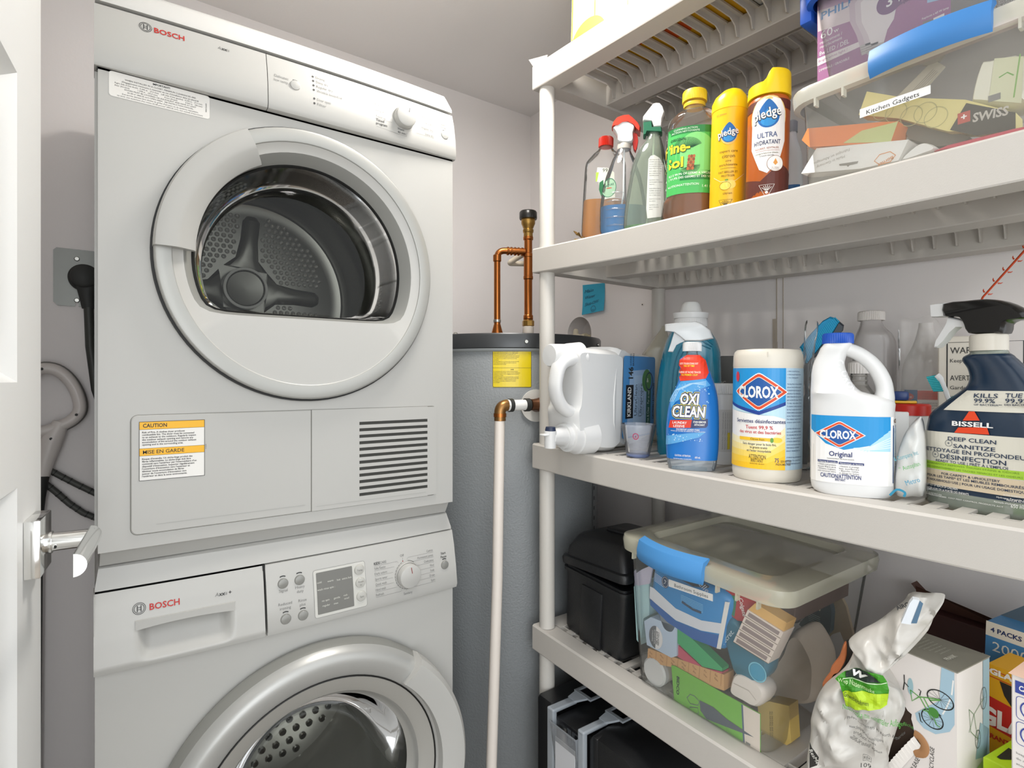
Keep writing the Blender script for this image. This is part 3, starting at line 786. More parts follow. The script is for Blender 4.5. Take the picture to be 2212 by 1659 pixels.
for i in range(25):
    a = R(A0 + (A1 - A0) * i / 24)
    pf = [(0.271, 1.000), (0.274, 0.985), (0.270, 0.960), (0.262, 0.950), (0.245, 0.950), (0.219, 0.960), (0.2175, 0.975)]
    rings.append([(WCX + r * math.cos(a), y, WCZ + r * math.sin(a)) for r, y in pf])
MB().loft(rings).build('door_grip', APPL, DD2, True, ang=25)
mb = MB()
mb.loft([ring_pts(WCX, WCZ, rc(r), y, 72) for r, y in ((0.20, 1.016), (0.195, 1.05), (0.185, 1.075), (0.205, 1.08))], caps=(False, False)).build('gasket_gap_ring', mat('#5d5d5b', 0.5), was, True)
mb = MB()
mb.loft([ring_pts(WCX, WCZ, rc(r), y, 72) for r, y in ((0.205, 1.08), (0.235, 1.09), (0.24, 1.12), (0.235, 1.14), (0.24, 1.16), (0.235, 1.20), (0.24, 1.24), (0.24, 1.42), (0.22, 1.45))], caps=(False, True)).build('drum', mat('#c4c4c0', 0.2, 0.6), was, True); DRW = LAST[-1]
mb = MB()
for iy in range(-7, 8):
    for ix in range(-7, 8):
        x = ix * 0.032 + (0.016 if iy % 2 else 0); z = iy * 0.026
        if math.hypot(x, z) > 0.2: continue
        M = Matrix.Translation((WCX + x, 1.45, WCZ + z)) @ Matrix.Rotation(R(90), 4, 'X')
        mb.lathe([(0.0085, 0), (0.0085, 0.003), (0.006, 0.005)], 12, 0, M).lathe([(0.006, 0.0048), (0, 0.0048)], 12, 1, M)
mb.build('drum_holes', [mat('#9a9a96', 0.25, 0.9), BLACK], DRW, True)
mb = MB()
for k in range(3):
    a = R(100 + 120 * k)
    c_, s_ = math.cos(a), math.sin(a)
    secs = []
    for y in (1.10, 1.14, 1.30, 1.40, 1.44):
        hh = 0.05 if 1.12 < y < 1.42 else 0.01
        secs.append([(WCX + c_ * (0.24 - q * hh) - s_ * wd, y, WCZ + s_ * (0.24 - q * hh) + c_ * wd) for wd, q in ((-0.035, 0), (-0.016, 0.8), (0, 1), (0.016, 0.8), (0.035, 0))])
    mb.loft(secs)
mb.build('drum_paddle', mat('#b0b0ac', 0.4), DRW, True)

# ================================================================== WATER HEATER
HC = Vector((0.585, 0.811, 0)).normalized() * 1.655
HCX, HCY, HRD = HC.x, HC.y, 0.263
HTOP = 1.245
TANK = mat('#8a8e90', 0.42, bump=0.6, bscale=210, var=0.03, vscale=2)
wh = thing('water_heater', 'tall grey cylindrical water heater in the corner between dryer and shelves', 'water heater', (HCX, HCY, 0))
M = Matrix.Translation((HCX, HCY, 0))
MB(M).lathe([(0, 0.012), (HRD - 0.006, 0.012), (HRD, 0.02), (HRD, HTOP - 0.04), (HRD - 0.01, HTOP - 0.02), (0, HTOP - 0.02)], 96).build('tank', TANK, wh, True)
MB(M).lathe([(HRD + 0.001, HTOP - 0.0385), (HRD + 0.008, HTOP - 0.036), (HRD + 0.009, HTOP - 0.006), (HRD + 0.006, HTOP - 0.001), (HRD, HTOP), (0, HTOP)], 96).build('lid', mat('#3f4143', 0.3, 0.2), wh, True)
MB(M).lathe([(HRD + 0.0005, HTOP - 0.046), (HRD + 0.004, HTOP - 0.043), (HRD + 0.004, HTOP - 0.038)], 96).build('lid_lip', mat('#9ea2a2', 0.4), wh, True)
MB(M).cyl((0, 0, 0), (0, 0, 0.012), HRD - 0.03).build('base', RUB, wh, True)
def cylhit(u, v, rad):
    r = ray(u, v); a = r.x ** 2 + r.y ** 2; b = -2 * (r.x * HCX + r.y * HCY); c = HCX ** 2 + HCY ** 2 - rad ** 2
    k = (-b - math.sqrt(b * b - 4 * a * c)) / (2 * a); p = r * k; p.z += ZC
    return p, math.atan2(p.y - HCY, p.x - HCX)
def on_tank(rad, phi0):
    return lambda s_, h_, off: Vector((HCX + (rad + off) * math.cos(phi0 + s_ / rad), HCY + (rad + off) * math.sin(phi0 + s_ / rad), h_))
p0, f0 = cylhit(1106, 752, HRD)
pl, fl = cylhit(1064, 752, HRD); prr, fr_ = cylhit(1148, 752, HRD)
zt_ = p0.z; zb_ = cylhit(1106, 837, HRD)[0].z
hw = abs(fr_ - fl) * HRD / 2; ph = (fl + fr_) / 2
YL = mat('#e6cc10', 0.25)
pr = Print(on_tank(HRD, ph), 0.008)
pr.poly(rrect(-hw, zb_, hw, zt_, 0.003), YL, 0).line(rrect(-hw + 0.0008, zb_ + 0.0008, hw - 0.0008, zt_ - 0.0008, 0.003), 0.001, INK, 1, True)
zm = zt_ - (zt_ - zb_) * 0.5
pr.line([(-hw, zm), (hw, zm)], 0.0006, INK)
pr.text('NOTICE', 0, zt_ - 0.0055, 0.0028, INK, bold=0.03); pr.text('AVIS', 0, zm - 0.0055, 0.0028, INK, bold=0.03)
NT = ['THIS WATER HEATER IS EQUIPPED WITH A RELIEF VALVE', 'WHICH MUST DISCHARGE FREELY AT ALL TIMES. NEVER', 'PLUG OR CAP THE VALVE OR ITS DRAIN LINE. HOT', 'WATER MAY DISCHARGE FROM THE DRAIN LINE WITHOUT', 'NOTICE. AN EFFECTIVE DRAINAGE SYSTEM MUST PREVENT', 'ANY DAMAGE TO FLOORING, FURNITURE OR OTHER', 'CONTENTS.', 'FOR SAFE OPERATION OF THE WATER HEATER THE RELIEF', 'VALVE MUST NOT BE REMOVED FROM ITS POINT OF', 'INSTALLATION OR PLUGGED.']
FT = ['CE CHAUFFE-EAU EST MUNI D’UNE SOUPAPE DE SÛRETÉ', 'CONÇUE POUR DÉCHARGER L’EAU EN CAS DE SURPRESSION', 'LORSQUE LA PRESSION OU LA TEMPÉRATURE INTERNE DU', 'CHAUFFE-EAU L’EXIGE.', 'ASSUREZ-VOUS QUE L’EAU DÉCHARGÉE PAR LA SOUPAPE', 'S’ÉCOULE LIBREMENT. NE JAMAIS BOUCHER NI OBSTRUER', 'LA SOUPAPE. UN BON SYSTÈME DE DRAINAGE DOIT', 'PROTÉGER LE PLANCHER, LES MEUBLES ET LE RESTE', 'DU LOGEMENT.']
for L_, z in ((NT, zt_ - 0.0098), (FT, zm - 0.0098)): pr.lines(L_, -hw + 0.0025, z, 0.0017, INK, 2.0, align='l', bold=0.01)
pr.build('notice_label', wh, True)
# lid screws
q, f_ = cylhit(1137, 738, HRD + 0.009)
def bump_on(phi, z, rad, r, ln, m, name):
    n_ = Vector((math.cos(phi), math.sin(phi), 0)); c_ = Vector((HCX, HCY, z)) + n_ * rad
    return MB().cyl(c_, c_ + n_ * ln, r, r * 0.8, 16).build(name, m, wh, True)
bump_on(f_, q.z, HRD + 0.009, 0.005, 0.003, STEEL, 'lid_screw')
q, f2 = cylhit(1292, 745, HRD + 0.0089); bump_on(f2, q.z, HRD + 0.009, 0.005, 0.003, STEEL, 'lid_screw')
# perforated metal strap up the right side
q, f3 = cylhit(1283, 1150, HRD + 0.001)
pr = Print(on_tank(HRD + 0.001, f3), 0.01); pr.poly(rect(-0.011, 0.55, 0.011, 0.93), mat('#8f9396', 0.4, 0.3), 0).line([(-0.011, 0.55), (-0.011, 0.93)], 0.0008, INK, 1)
for i in range(14): pr.poly(rrect(-0.0035, 0.56 + i * 0.027, 0.0035, 0.571 + i * 0.027, 0.003), BLACK, 1)
pr.build('perforated_strap', wh, True)

# ---- copper piping above the tank
def elbow_path(pts, r, n=8):
    """polyline with rounded corners"""
    P_ = [Vector(p) for p in pts]; o = [P_[0]]
    for i in range(1, len(P_) - 1):
        a = (P_[i - 1] - P_[i]).normalized(); b = (P_[i + 1] - P_[i]).normalized()
        s_ = P_[i] + a * r; e = P_[i] + b * r
        for k in range(n + 1):
            t = k / n; o.append((1 - t) ** 2 * s_ + 2 * t * (1 - t) * P_[i] + t * t * e)
    o.append(P_[-1]); return o
TB = 1.56
b1_ = ont(1141, 717, TB); zT = HTOP
def rel(p): return Vector(p)
main = thing('copper_riser', 'upright copper pipe with brass fittings and a black cap, rising from the water heater', 'pipe', (b1_.x, b1_.y, zT))
zz = lambda v: ZC + (CY - v) / FPX * TB
mb = MB()
mb.cyl((b1_.x, b1_.y, zT + 0.02), (b1_.x, b1_.y, zz(505)), 0.0112, seg=24)
for v_, r_, hgt in ((686, 0.0135, 0.008), (600, 0.0135, 0.006), (552, 0.0138, 0.007), (515, 0.0138, 0.006)):
    mb.lathe([(0.011, -hgt), (r_, -hgt * 0.6), (r_, hgt * 0.6), (0.011, hgt)], 24, 0, Matrix.Translation((b1_.x, b1_.y, zz(v_))))
mb.cyl((b1_.x, b1_.y, zz(598)), (b1_.x, b1_.y, zz(553)), 0.0125, seg=24)
mb.build('pipe', COPPER, main, True)
mb = MB(Matrix.Translation((b1_.x, b1_.y, 0)))
mb.lathe([(0.011, zz(706)), (0.0165, zz(704)), (0.0165, zz(694)), (0.012, zz(690)), (0.0125, zz(682))], 8)
mb.lathe([(0.0112, zz(517)), (0.0132, zz(514)), (0.0125, zz(504)), (0.0145, zz(502)), (0.0150, zz(497)), (0.013, zz(495)), (0.0165, zz(488)), (0.019, zz(484)), (0.0195, zz(473)), (0.017, zz(470))], 24)
mb.build('brass_fitting', BRASS, main, True)
MB(Matrix.Translation((b1_.x, b1_.y, 0))).lathe([(0, zz(474)), (0.0235, zz(474)), (0.0245, zz(471)), (0.0245, zz(460)), (0.022, zz(457)), (0, zz(456))], 32).build('cap', mat('#22211f', 0.3), main, True)
MB(Matrix.Translation((b1_.x, b1_.y, 0))).lathe([(0.014, zT), (0.0155, zT + 0.004), (0.0155, zz(706)), (0.012, zz(704))], 24).build('plastic_nipple', mat('#d8cfc4', 0.5), main, True)
b2_ = ont(1074, 717, TB - 0.02); TB2 = TB - 0.02
zz2 = lambda v: ZC + (CY - v) / FPX * TB2
lft = thing('copper_elbow_pipe', 'thinner copper pipe with an elbow, left of the capped riser on the heater', 'pipe', (b2_.x, b2_.y, zT))
pts = elbow_path([(b2_.x, b2_.y, zT + 0.02), (b2_.x, b2_.y, zz2(541)), (b1_.x - 0.011, b1_.y, zz2(541))], 0.022)
mb = MB(); mb.tube(pts, 0.0088, 20)
mb.lathe([(0.0088, -0.01), (0.0112, -0.008), (0.0112, 0.008), (0.0088, 0.01)], 24, 0, Matrix.Translation((b2_.x, b2_.y, zz2(558))))
dv = (Vector((b1_.x, b1_.y, 0)) - Vector((b2_.x, b2_.y, 0))); dv.z = 0; L_ = dv.length; dv.normalize()
for f_ in (0.34, 0.45, 0.57, 0.68, 0.80):
    c_ = Vector((b2_.x, b2_.y, zz2(541))) + dv * L_ * f_
    mb.tube([c_ - dv * 0.004, c_ - dv * 0.002, c_ + dv * 0.002, c_ + dv * 0.004], [0.009, 0.0115, 0.0115, 0.009], 20)
mb.build('pipe', COPPER, lft, True)
MB(Matrix.Translation((b2_.x, b2_.y, 0))).lathe([(0.0155, zT), (0.0155, zT + 0.012), (0.0105, zT + 0.03), (0.0095, zT + 0.034), (0.0088, zT + 0.034)], 24).build('reducer', COPPER, lft, True)
MB(Matrix.Translation((b2_.x, b2_.y, 0))).lathe([(0.0085, zz2(697)), (0.0105, zz2(696)), (0.0105, zz2(691)), (0.0085, zz2(690))], 24).build('solder_ring', STEEL, lft, True)
pa = ont(1137, 545, TB + 0.02); pb_ = ont(1098, 569, TB + 0.05); pc = ont(1136, 570, TB + 0.08)
tag(MB().tube(elbow_path([pa, pb_, pc], 0.012), 0.0075, 14).build('plastic_pipe', mat('#d9cdb9', 0.45), None), 'short cream plastic pipe bent back behind the copper riser', 'pipe')
# small bolt-like fitting at the far left of the lid
q = ont(984, 712, 1.62)
tag(MB(Matrix.Translation((q.x, q.y, 0))).lathe([(0.013, HTOP), (0.013, HTOP + 0.006), (0.010, HTOP + 0.014), (0.004, HTOP + 0.02), (0, HTOP + 0.02)], 20).build('element_cover', STEEL, None), 'small metal knob on the heater lid beside the dryer edge', 'fitting')
# relief valve and its white drain pipe
pv, fv = cylhit(1158, 876, HRD)
nv = Vector((math.cos(fv), math.sin(fv), 0))
el = ont(1080, 876, 1.30)
rv = thing('relief_valve_pipe', 'white drain pipe hanging from a brass elbow on the water heater', 'pipe', (el.x, el.y, 0.35))
v0 = Vector(pv); v1 = Vector(pv) + nv * 0.05; v1.z = el.z
cn = (Vector(el) - v1)
dd_ = cn.normalized()
MB().cyl(v0 - nv * 0.01, v1, 0.017, seg=24).tube([v1, v1 + dd_ * 0.012, v1 + dd_ * 0.02, v1 + dd_ * 0.034], [0.0175, 0.0165, 0.0135, 0.0135], 20).build('valve_body', mat('#6f4a33', 0.35, 0.7), rv, True)
lt = cn.length
MB().tube([v1 + dd_ * (lt * 0.42), v1 + dd_ * (lt * 0.75)], 0.0125, 20).tube([v1 + dd_ * (lt * 0.80), v1 + dd_ * (lt * 0.84)], 0.0135, 20).build('white_coupling', WHITE, rv, True)
MB().tube([v1 + dd_ * (lt * 0.33), v1 + dd_ * (lt * 0.43)], 0.0155, 20).tube([v1 + dd_ * (lt * 0.72), v1 + dd_ * (lt * 0.80)], 0.0155, 20).build('clamp_ring', RUB, rv, True)
pe = elbow_path([v1 + dd_ * (lt * 0.82), el, Vector((el.x, el.y, el.z - 0.035))], 0.018)
MB().tube(pe, 0.0135, 20).build('brass_elbow', mat('#9c7345', 0.35, 0.85), rv, True)
bt = Vector((el.x, el.y, 0)); ptm = ont(1062, 1640, 1.27)
MB().tube([(el.x, el.y, el.z - 0.018), (el.x, el.y, el.z - 0.026)], 0.0148, 20).build('copper_band', COPPER, rv, True)
dnv = (Vector(ptm) - Vector(el)); 
MB().tube([Vector(el) + dnv * 0.03, Vector(el) + dnv * 0.5 + Vector((0.004, 0, 0)), Vector(ptm), Vector(el) + dnv * 1.28], [0.0118, 0.0122, 0.0122, 0.0122], 20).build('drain_pipe', mat('#e6ddd4', 0.4), rv, True)
MB().tube([v0 - nv * 0.004, v0 + nv * 0.004], 0.040, 36).build('escutcheon', mat('#dcdad4', 0.5), rv, True)

# ---- shut-off valve in the wall hole
sv = thing('shutoff_valve', 'cream shut-off valve with lobed handle inside the round hole in the right wall', 'valve', (XR + 0.02, hc.y, hc.z))
HM = mat('#d9d0b8', 0.45)
qv = Vector((XR + 0.0, hc.y + 0.012, hc.z - 0.008))
mb = MB(Matrix.Translation(qv) @ Matrix.Rotation(R(-90), 4, 'Y'))
pts = []
for i in range(60):
    a = 2 * PI * i / 60; r_ = 0.020 + 0.007 * math.cos(4 * a); pts.append((r_ * math.cos(a), r_ * math.sin(a)))
mb.loft([[(a, b, z) for a, b in pts] for z in (0.0, 0.008)]).build('handle', HM, sv, True)
MB().tube([qv + Vector((0.004, 0, 0)), qv + Vector((0.05, -0.01, 0))], [0.007, 0.010], 16).tube([qv + Vector((0.03, 0.03, -0.01)), qv + Vector((0.03, -0.045, -0.005))], 0.011, 16).tube([qv + Vector((0.012, -0.02, -0.002)), qv + Vector((0.012, -0.034, -0.002))], 0.013, 8).build('valve_body', mat('#c9bfa4', 0.45), sv, True)

# ---- sticky note
sn = [onx(1259, 616, XR), onx(1307, 611, XR), onx(1309, 671, XR), onx(1262, 681, XR)]
cy_ = sum(p.y for p in sn) / 4; cz_ = sum(p.z for p in sn) / 4
st_ = thing('sticky_note', 'blue sticky note with handwriting on the wall above the heater', 'note', (XR - 0.001, cy_, cz_))
mb = MB(); n = 8
g = []
for i in range(n + 1):
    for j in range(n + 1):
        s_, t_ = i / n, j / n
        p = (Vector(sn[0]) * (1 - s_) + Vector(sn[1]) * s_) * (1 - t_) + (Vector(sn[3]) * (1 - s_) + Vector(sn[2]) * s_) * t_
        p.x = XR - 0.001 - 0.010 * t_ ** 2; g.append(p)
mb.add(g, [(i * (n + 1) + j, (i + 1) * (n + 1) + j, (i + 1) * (n + 1) + j + 1, i * (n + 1) + j + 1) for i in range(n) for j in range(n)])
mb.build('paper', mat('#2fa3c4', 0.7), st_, True)
def notemap(a, b, off):
    s_ = a; t_ = 1 - b
    p = (Vector(sn[0]) * (1 - s_) + Vector(sn[1]) * s_) * (1 - t_) + (Vector(sn[3]) * (1 - s_) + Vector(sn[2]) * s_) * t_
    p.x = XR - 0.0016 - 0.010 * t_ ** 2 - off; return p
pr = Print(notemap, 0.1)
for t, x, y, w_ in (('Main', 0.3, 0.73, 0.42), ('Water', 0.36, 0.53, 0.45), ('Shut-OFF', 0.44, 0.30, 0.66)): pr.text(t, x, y, 0.11, '#15506b', width=w_, shear=0.35, rot=0.08)
pr.ring(0.52, 0.14, 0.10, 0.015, '#15506b'); pr.line(circ(0.52, 0.14, 0.05, n=6, a0=200, a1=340), 0.012, '#15506b')
pr.build('handwriting', st_, True)

# ---- outlet plate, plug and cord left of the dryer
o1 = ony(115, 534, YB); o2 = ony(205, 542, YB); zt2 = o1.z; zb2 = ony(115, 659, YB).z
op = thing('outlet_plate', 'square steel outlet cover plate on the wall left of the dryer', 'outlet', ((o1.x + 0.05), YB, (zt2 + zb2) / 2))
wdt = zt2 - zb2
x0_, x1_ = o1.x, o1.x + wdt
poly = [(x0_ + 0.006, zt2), (x1_ - 0.006, zt2), (x1_, zt2 - 0.006), (x1_, zb2 + 0.008), (x1_ - 0.008, zb2), (x0_ + 0.046, zb2), (x0_ + 0.046, zb2 + 0.009), (x0_ + 0.040, zb2 + 0.009), (x0_ + 0.040, zb2), (x0_ + 0.008, zb2), (x0_, zb2 + 0.008), (x0_, zt2 - 0.006)]
MB().prism(poly, YB - 0.0035, YB - 0.0005).build('plate', mat('#7b7c78', 0.4, 0.75, var=0.06, vscale=30), op, True, smooth=False)
for v_ in (0.022, wdt - 0.014):
    MB().cyl((x0_ + 0.043, YB - 0.0035, zt2 - v_), (x0_ + 0.043, YB - 0.0065, zt2 - v_), 0.0055, 0.004, 14).build('screw', STEEL, op, True)
pg = ony(182, 598, 1.64)
pgt = thing('power_plug', 'round black power plug with heavy cord hanging left of the dryer', 'plug', (pg.x, YB - 0.004, pg.z))
MPg = Matrix.Translation((pg.x, YB - 0.004, pg.z)) @ Matrix.Rotation(R(90), 4, 'X')
MB(MPg).lathe([(0.031, 0), (0.031, 0.012), (0.027, 0.016), (0.025, 0.034), (0.020, 0.038), (0, 0.039)], 36).build('plug_body', RUB, pgt, True)
MB().tube([(pg.x + 0.004, YB - 0.022, pg.z), (pg.x + 0.006, YB - 0.022, pg.z - 0.045), (pg.x + 0.008, YB - 0.022, pg.z - 0.072)], [0.024, 0.016, 0.0125], 16, ell=0.7).build('strain_relief', RUB, pgt, True)
cordp = [(pg.x + 0.008, YB - 0.022, pg.z - 0.07), (pg.x + 0.011, YB - 0.024, pg.z - 0.16), (pg.x + 0.022, YB - 0.03, pg.z - 0.26), (pg.x + 0.05, YB - 0.032, pg.z - 0.36)]
MB().tube(cordp, 0.0095, 12).build('cord', mat('#3a3c38', 0.5), pgt, True)
q = ony(199, 800, YB); tag(MB().bbox(q.x - 0.003, 0.07, YB - 0.012, YB - 0.0005, q.z - 0.02, q.z + 0.075, 0.002).build('wall_bracket', mat('#9b9893', 0.5), None), 'thin grey bracket low on the wall behind the dryer cord', 'bracket')

# ---- looped plastic handle with two hoses, between door and dryer
TV = 1.25
lc = [(88, 797), (120, 800), (150, 822), (170, 855), (178, 888), (168, 910), (140, 926), (112, 938), (90, 955)]
vac = thing('vacuum_cleaner', 'white looped vacuum handle with dark screws showing between door and dryer', 'vacuum cleaner', tuple(ony(60, 900, 1.637))[:2] + (0.0,))
VM = mat('#d6cfca', 0.35); VG = mat('#76736e', 0.5)
loop = [(60, 815), (88, 797), (122, 800), (150, 822), (168, 855), (172, 885), (158, 905), (130, 920), (100, 930), (70, 936), (50, 930), (40, 880), (48, 835)]
pts = [ony(u, v, 1.637) for u, v in loop] ; pts.append(pts[0])
cr = []
for i in range(len(loop)):
    p_1 = Vector(pts[i - 1 if i else len(loop) - 1]); p0_ = Vector(pts[i]); p1_ = Vector(pts[(i + 1) % len(loop)]); p2_ = Vector(pts[(i + 2) % len(loop)])
    for k in range(4):
        t = k / 4; cr.append(0.5 * ((2 * p0_) + (p1_ - p_1) * t + (2 * p_1 - 5 * p0_ + 4 * p1_ - p2_) * t * t + (-p_1 + 3 * p0_ - 3 * p1_ + p2_) * t ** 3))
cr.append(cr[0])
MB().tube(cr, 0.0125, 16).build('handle_loop', VM, vac, True)
MB().tube([p + (p - Vector(ony(105, 870, 1.637))).normalized() * 0.004 + Vector((0, 0.006, 0)) for p in cr], 0.0115, 12).build('loop_backing', VG, vac, True)
stem = [ony(132, 912, 1.637), ony(112, 950, 1.637), ony(96, 1000, 1.637), ony(90, 1028, 1.637)]
MB().tube(stem, [0.015, 0.021, 0.017, 0.015], 20, ell=0.8).build('stem', VM, vac, True)
MB().tube([ony(90, 1028, 1.637), ony(84, 1075, 1.637), Vector(ony(80, 1120, 1.637)), Vector(ony(70, 1650, 1.637)) * Vector((1, 1, 0)) + Vector((0, 0, 0.012)) if False else Vector((ony(72, 1640, 1.635).x, 1.635, 0.012))], [0.014, 0.012, 0.011, 0.011], 16).build('tube', RUB, vac, True)
for u, v in ((90, 795 + 2), (165, 896), (110, 948)):
    c_ = Vector(ony(u, v, 1.637)); vd = -ray(u, v).normalized()
    MB().cyl(c_ + vd * 0.011, c_ + vd * 0.0165, 0.003, seg=12).build('screw', RUB, vac, True)
hs = [[(100, 1012), (130, 1028), (165, 1046), (215, 1070)], [(92, 1040), (120, 1062), (150, 1088), (180, 1108), (215, 1122)]]
for k, h_ in enumerate(hs):
    P_ = [ony(u, v, 1.652) for u, v in h_]
    MB().tube(P_, 0.0068, 12).build('hose', mat('#4a4b47', 0.5), vac, True)
    mb = MB()
    for i in range(len(P_) - 1):
        for t in (0.2, 0.6):
            c_ = Vector(P_[i]).lerp(Vector(P_[i + 1]), t); d_ = (Vector(P_[i + 1]) - Vector(P_[i])).normalized()
            mb.tube([c_ - d_ * 0.0012, c_ + d_ * 0.0012], 0.0073, 12)
    mb.build('hose_tie', RUB, vac, True)

# ================================================================== SHELVING UNIT
SX0, SX1, SY0, SY1 = 0.837, 1.287, 0.095, 1.056
LV = [(1.875, 0.042, 0.010), (1.441, 0.0545, 0.0233), (0.979, 0.041, 0.025), (0.549, 0.068, 0.023), (0.135, 0.03, 0.02)]
def zs(i, y):
    z0, A, B = LV[i]; d = SY1 - y
    return z0 - A * d + B * d * d
su = thing('shelving_unit', 'beige plastic five-tier shelving unit along the right wall', 'shelving unit', ((SX0 + SX1) / 2, (SY0 + SY1) / 2, 0))
LIP = 0.058; RW = 0.046
def shelf(i):
    mb = MB()
    ys = [SY0 + (SY1 - SY0) * k / 24 for k in range(25)]
    def beam_y(x0, x1, zt, zb, yr=(SY0, SY1), c=0.0035):
        rings = []
        for y in [yr[0] + (yr[1] - yr[0]) * k / 24 for k in range(25)]:
            z = zs(i, y)
            rings.append([(x0 + c, y, z + zt), (x1 - c, y, z + zt), (x1, y, z + zt - c), (x1, y, z + zb), (x0 + c * 0.3, y, z + zb), (x0, y, z + zb + c * 0.6), (x0, y, z + zt - c)])
        mb.loft(rings)
    def beam_x(y0, y1, zt, zb, x0=SX0 + RW, x1=SX1 - RW):
        za, zb_ = zs(i, y0), zs(i, y1)
        mb.add([(x0, y0, za + zt), (x1, y0, za + zt), (x1, y1, zb_ + zt), (x0, y1, zb_ + zt), (x0, y0, za + zb), (x1, y0, za + zb), (x1, y1, zb_ + zb), (x0, y1, zb_ + zb)], [(0, 1, 2, 3), (4, 7, 6, 5), (0, 4, 5, 1), (1, 5, 6, 2), (2, 6, 7, 3), (3, 7, 4, 0)])
    beam_y(SX0, SX0 + RW, 0, -LIP); beam_y(SX1 - RW, SX1, 0, -LIP)
    beam_x(SY0, SY0 + RW, 0, -LIP); beam_x(SY1 - RW, SY1, 0, -LIP)
    yi0, yi1 = SY0 + RW, SY1 - RW
    xm = (SX0 + SX1) / 2
    beam_y(xm - 0.024, xm + 0.024, -0.001, -0.052, (yi0, yi1))
    ymid = 0.50
    beam_x(ymid - 0.03, ymid + 0.03, -0.001, -0.022)
    beam_y(SX0 + RW + 0.012, SX0 + RW + 0.015, -0.002, -0.018, (yi0, yi1), 0.0005)
    beam_y(xm + 0.085, xm + 0.088, -0.002, -0.020, (yi0, yi1), 0.0005)
    pit = 0.0335; k = 0; y = yi1 - 0.030
    while y > yi0 + 0.01:
        if abs(y - ymid) > 0.035:
            beam_x(y - 0.0085, y + 0.0085, -0.0005, -0.005)
            for xa, xb in ((SX0 + RW, xm - 0.024), (xm + 0.024, SX1 - RW)):
                z = zs(i, y) + (0.022 if xa < xm - 0.1 and i else 0)
                pl_ = [(xa, zs(i, y) - 0.004), (xb, zs(i, y) - 0.004), (xb, z - 0.046), (xb - 0.008, z - 0.046), (xb - 0.014, min(z - 0.026, zs(i, y) - 0.016)), (xb - 0.03, zs(i, y) - 0.016), (xa, zs(i, y) - 0.014)]
                mb.prism(pl_, y - 0.0012, y + 0.0012)
        y -= pit
    return mb.build('shelf', SHELF, su, True, smooth=False)
for i in range(5): shelf(i)
PX = (SX0 + 0.0235, SX1 - 0.0235); PY = (SY1 - 0.026, SY0 + 0.026)
POST = mat('#ccc8c1', 0.42, bump=0.1, bscale=300)
for x in PX:
    for y in PY:
        for i in range(5):
            ztop = zs(i, y) - LIP
            zbot = zs(i + 1, y) if i < 4 else 0.0
            MB().tube([(x, y, zbot), (x, y, zbot + 0.004), (x, y, ztop)], [0.0185, 0.0182, 0.0182], 28).build('post', POST, su, True)
# little oval slot on the mid brace of the top shelf is dark from below
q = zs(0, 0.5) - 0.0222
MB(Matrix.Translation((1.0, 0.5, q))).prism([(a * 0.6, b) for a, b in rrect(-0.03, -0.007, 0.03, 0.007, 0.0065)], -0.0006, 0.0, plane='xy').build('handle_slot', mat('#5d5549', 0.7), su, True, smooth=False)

# ================================================================== THINGS ON THE SHELVES
from mathutils import Euler
def slope(i, y): z0, A, B = LV[i]; return A - 2 * B * (SY1 - y)
def on_shelf(i, u, v):
    y = 0.6
    for _ in range(6):
        p = onz(u, v, zs(i, y)); y = min(max(p.y, 0.1), 1.05)
    return p
class Item:
    """a thing standing on shelf i; local x right, -y toward the viewer, z up; L(u,v) reads a photo point on the local y=0 plane"""
    def __init__(s, name, label, cat, i, u=None, v=None, t=None, rz=None, group=None, back=0.0, tilt=True, pos=None, z=None, extra=0.0):
        if pos: x, y = pos
        elif t: r = ray(u, 0) * t; x, y = r.x, r.y
        else: p = on_shelf(i, u, v); x, y = p.x, p.y
        zb = zs(i, y) + 0.0004 if z is None else z
        if rz is None: rz = -math.atan2(x, y)
        if back: x += -math.sin(rz) * back; y += math.cos(rz) * back; zb = zs(i, y) + 0.0004 if z is None else z
        al = math.atan(slope(i, y)) if tilt and z is None else 0.0
        Rm = Matrix.Rotation(al + extra, 4, 'X') @ Matrix.Rotation(rz, 4, 'Z')
        s.o = bpy.data.objects.new(name, None); s.o.empty_display_size = 0.03; COL.objects.link(s.o)
        s.o.location = (x, y, zb); s.o.rotation_euler = Rm.to_euler()
        s.W = Matrix.Translation((x, y, zb)) @ Rm; s.o.matrix_world = s.W; s.Wi = s.W.inverted()
        tag(s.o, label, cat, group); s.x, s.y, s.z = x, y, zb
    def L(s, u, v, yl=0.0):
        o = s.Wi @ Vector((0, 0, ZC)); d = (s.Wi.to_3x3() @ ray(u, v)); k = (yl - o.y) / d.y
        p = o + d * k; return (p.x, p.z)
    def P(s, pts, yl=0.0): return [s.L(u, v, yl) for u, v in pts]
def crop(ox, oy, k): return lambda pts: [(ox + a / k, oy + b / k) for a, b in pts]
def sup(a, b, e, cx, cy, z, n=44):
    o = []
    for j in range(n):
        t = 2 * PI * j / n; c, s_ = math.cos(t), math.sin(t)
        o.append((cx + a * math.copysign(abs(c) ** (2 / e), c), cy + b * math.copysign(abs(s_) ** (2 / e), s_), z))
    return o
def px_secs(it, rows, depth, e=2.0):
    """rows of (v, uL, uR[, depth, exponent]) from base to top -> (z, a, b, e, cx)"""
    o = []
    for r in rows:
        v, ul, ur = r[:3]; b = r[3] if len(r) > 3 and r[3] is not None else depth; ee = r[4] if len(r) > 4 else e
        sl, hl = it.L(ul, v); sr, hr = it.L(ur, v)
        o.append([(hl + hr) / 2, (sr - sl) / 2, b, ee, (sl + sr) / 2])
    return o
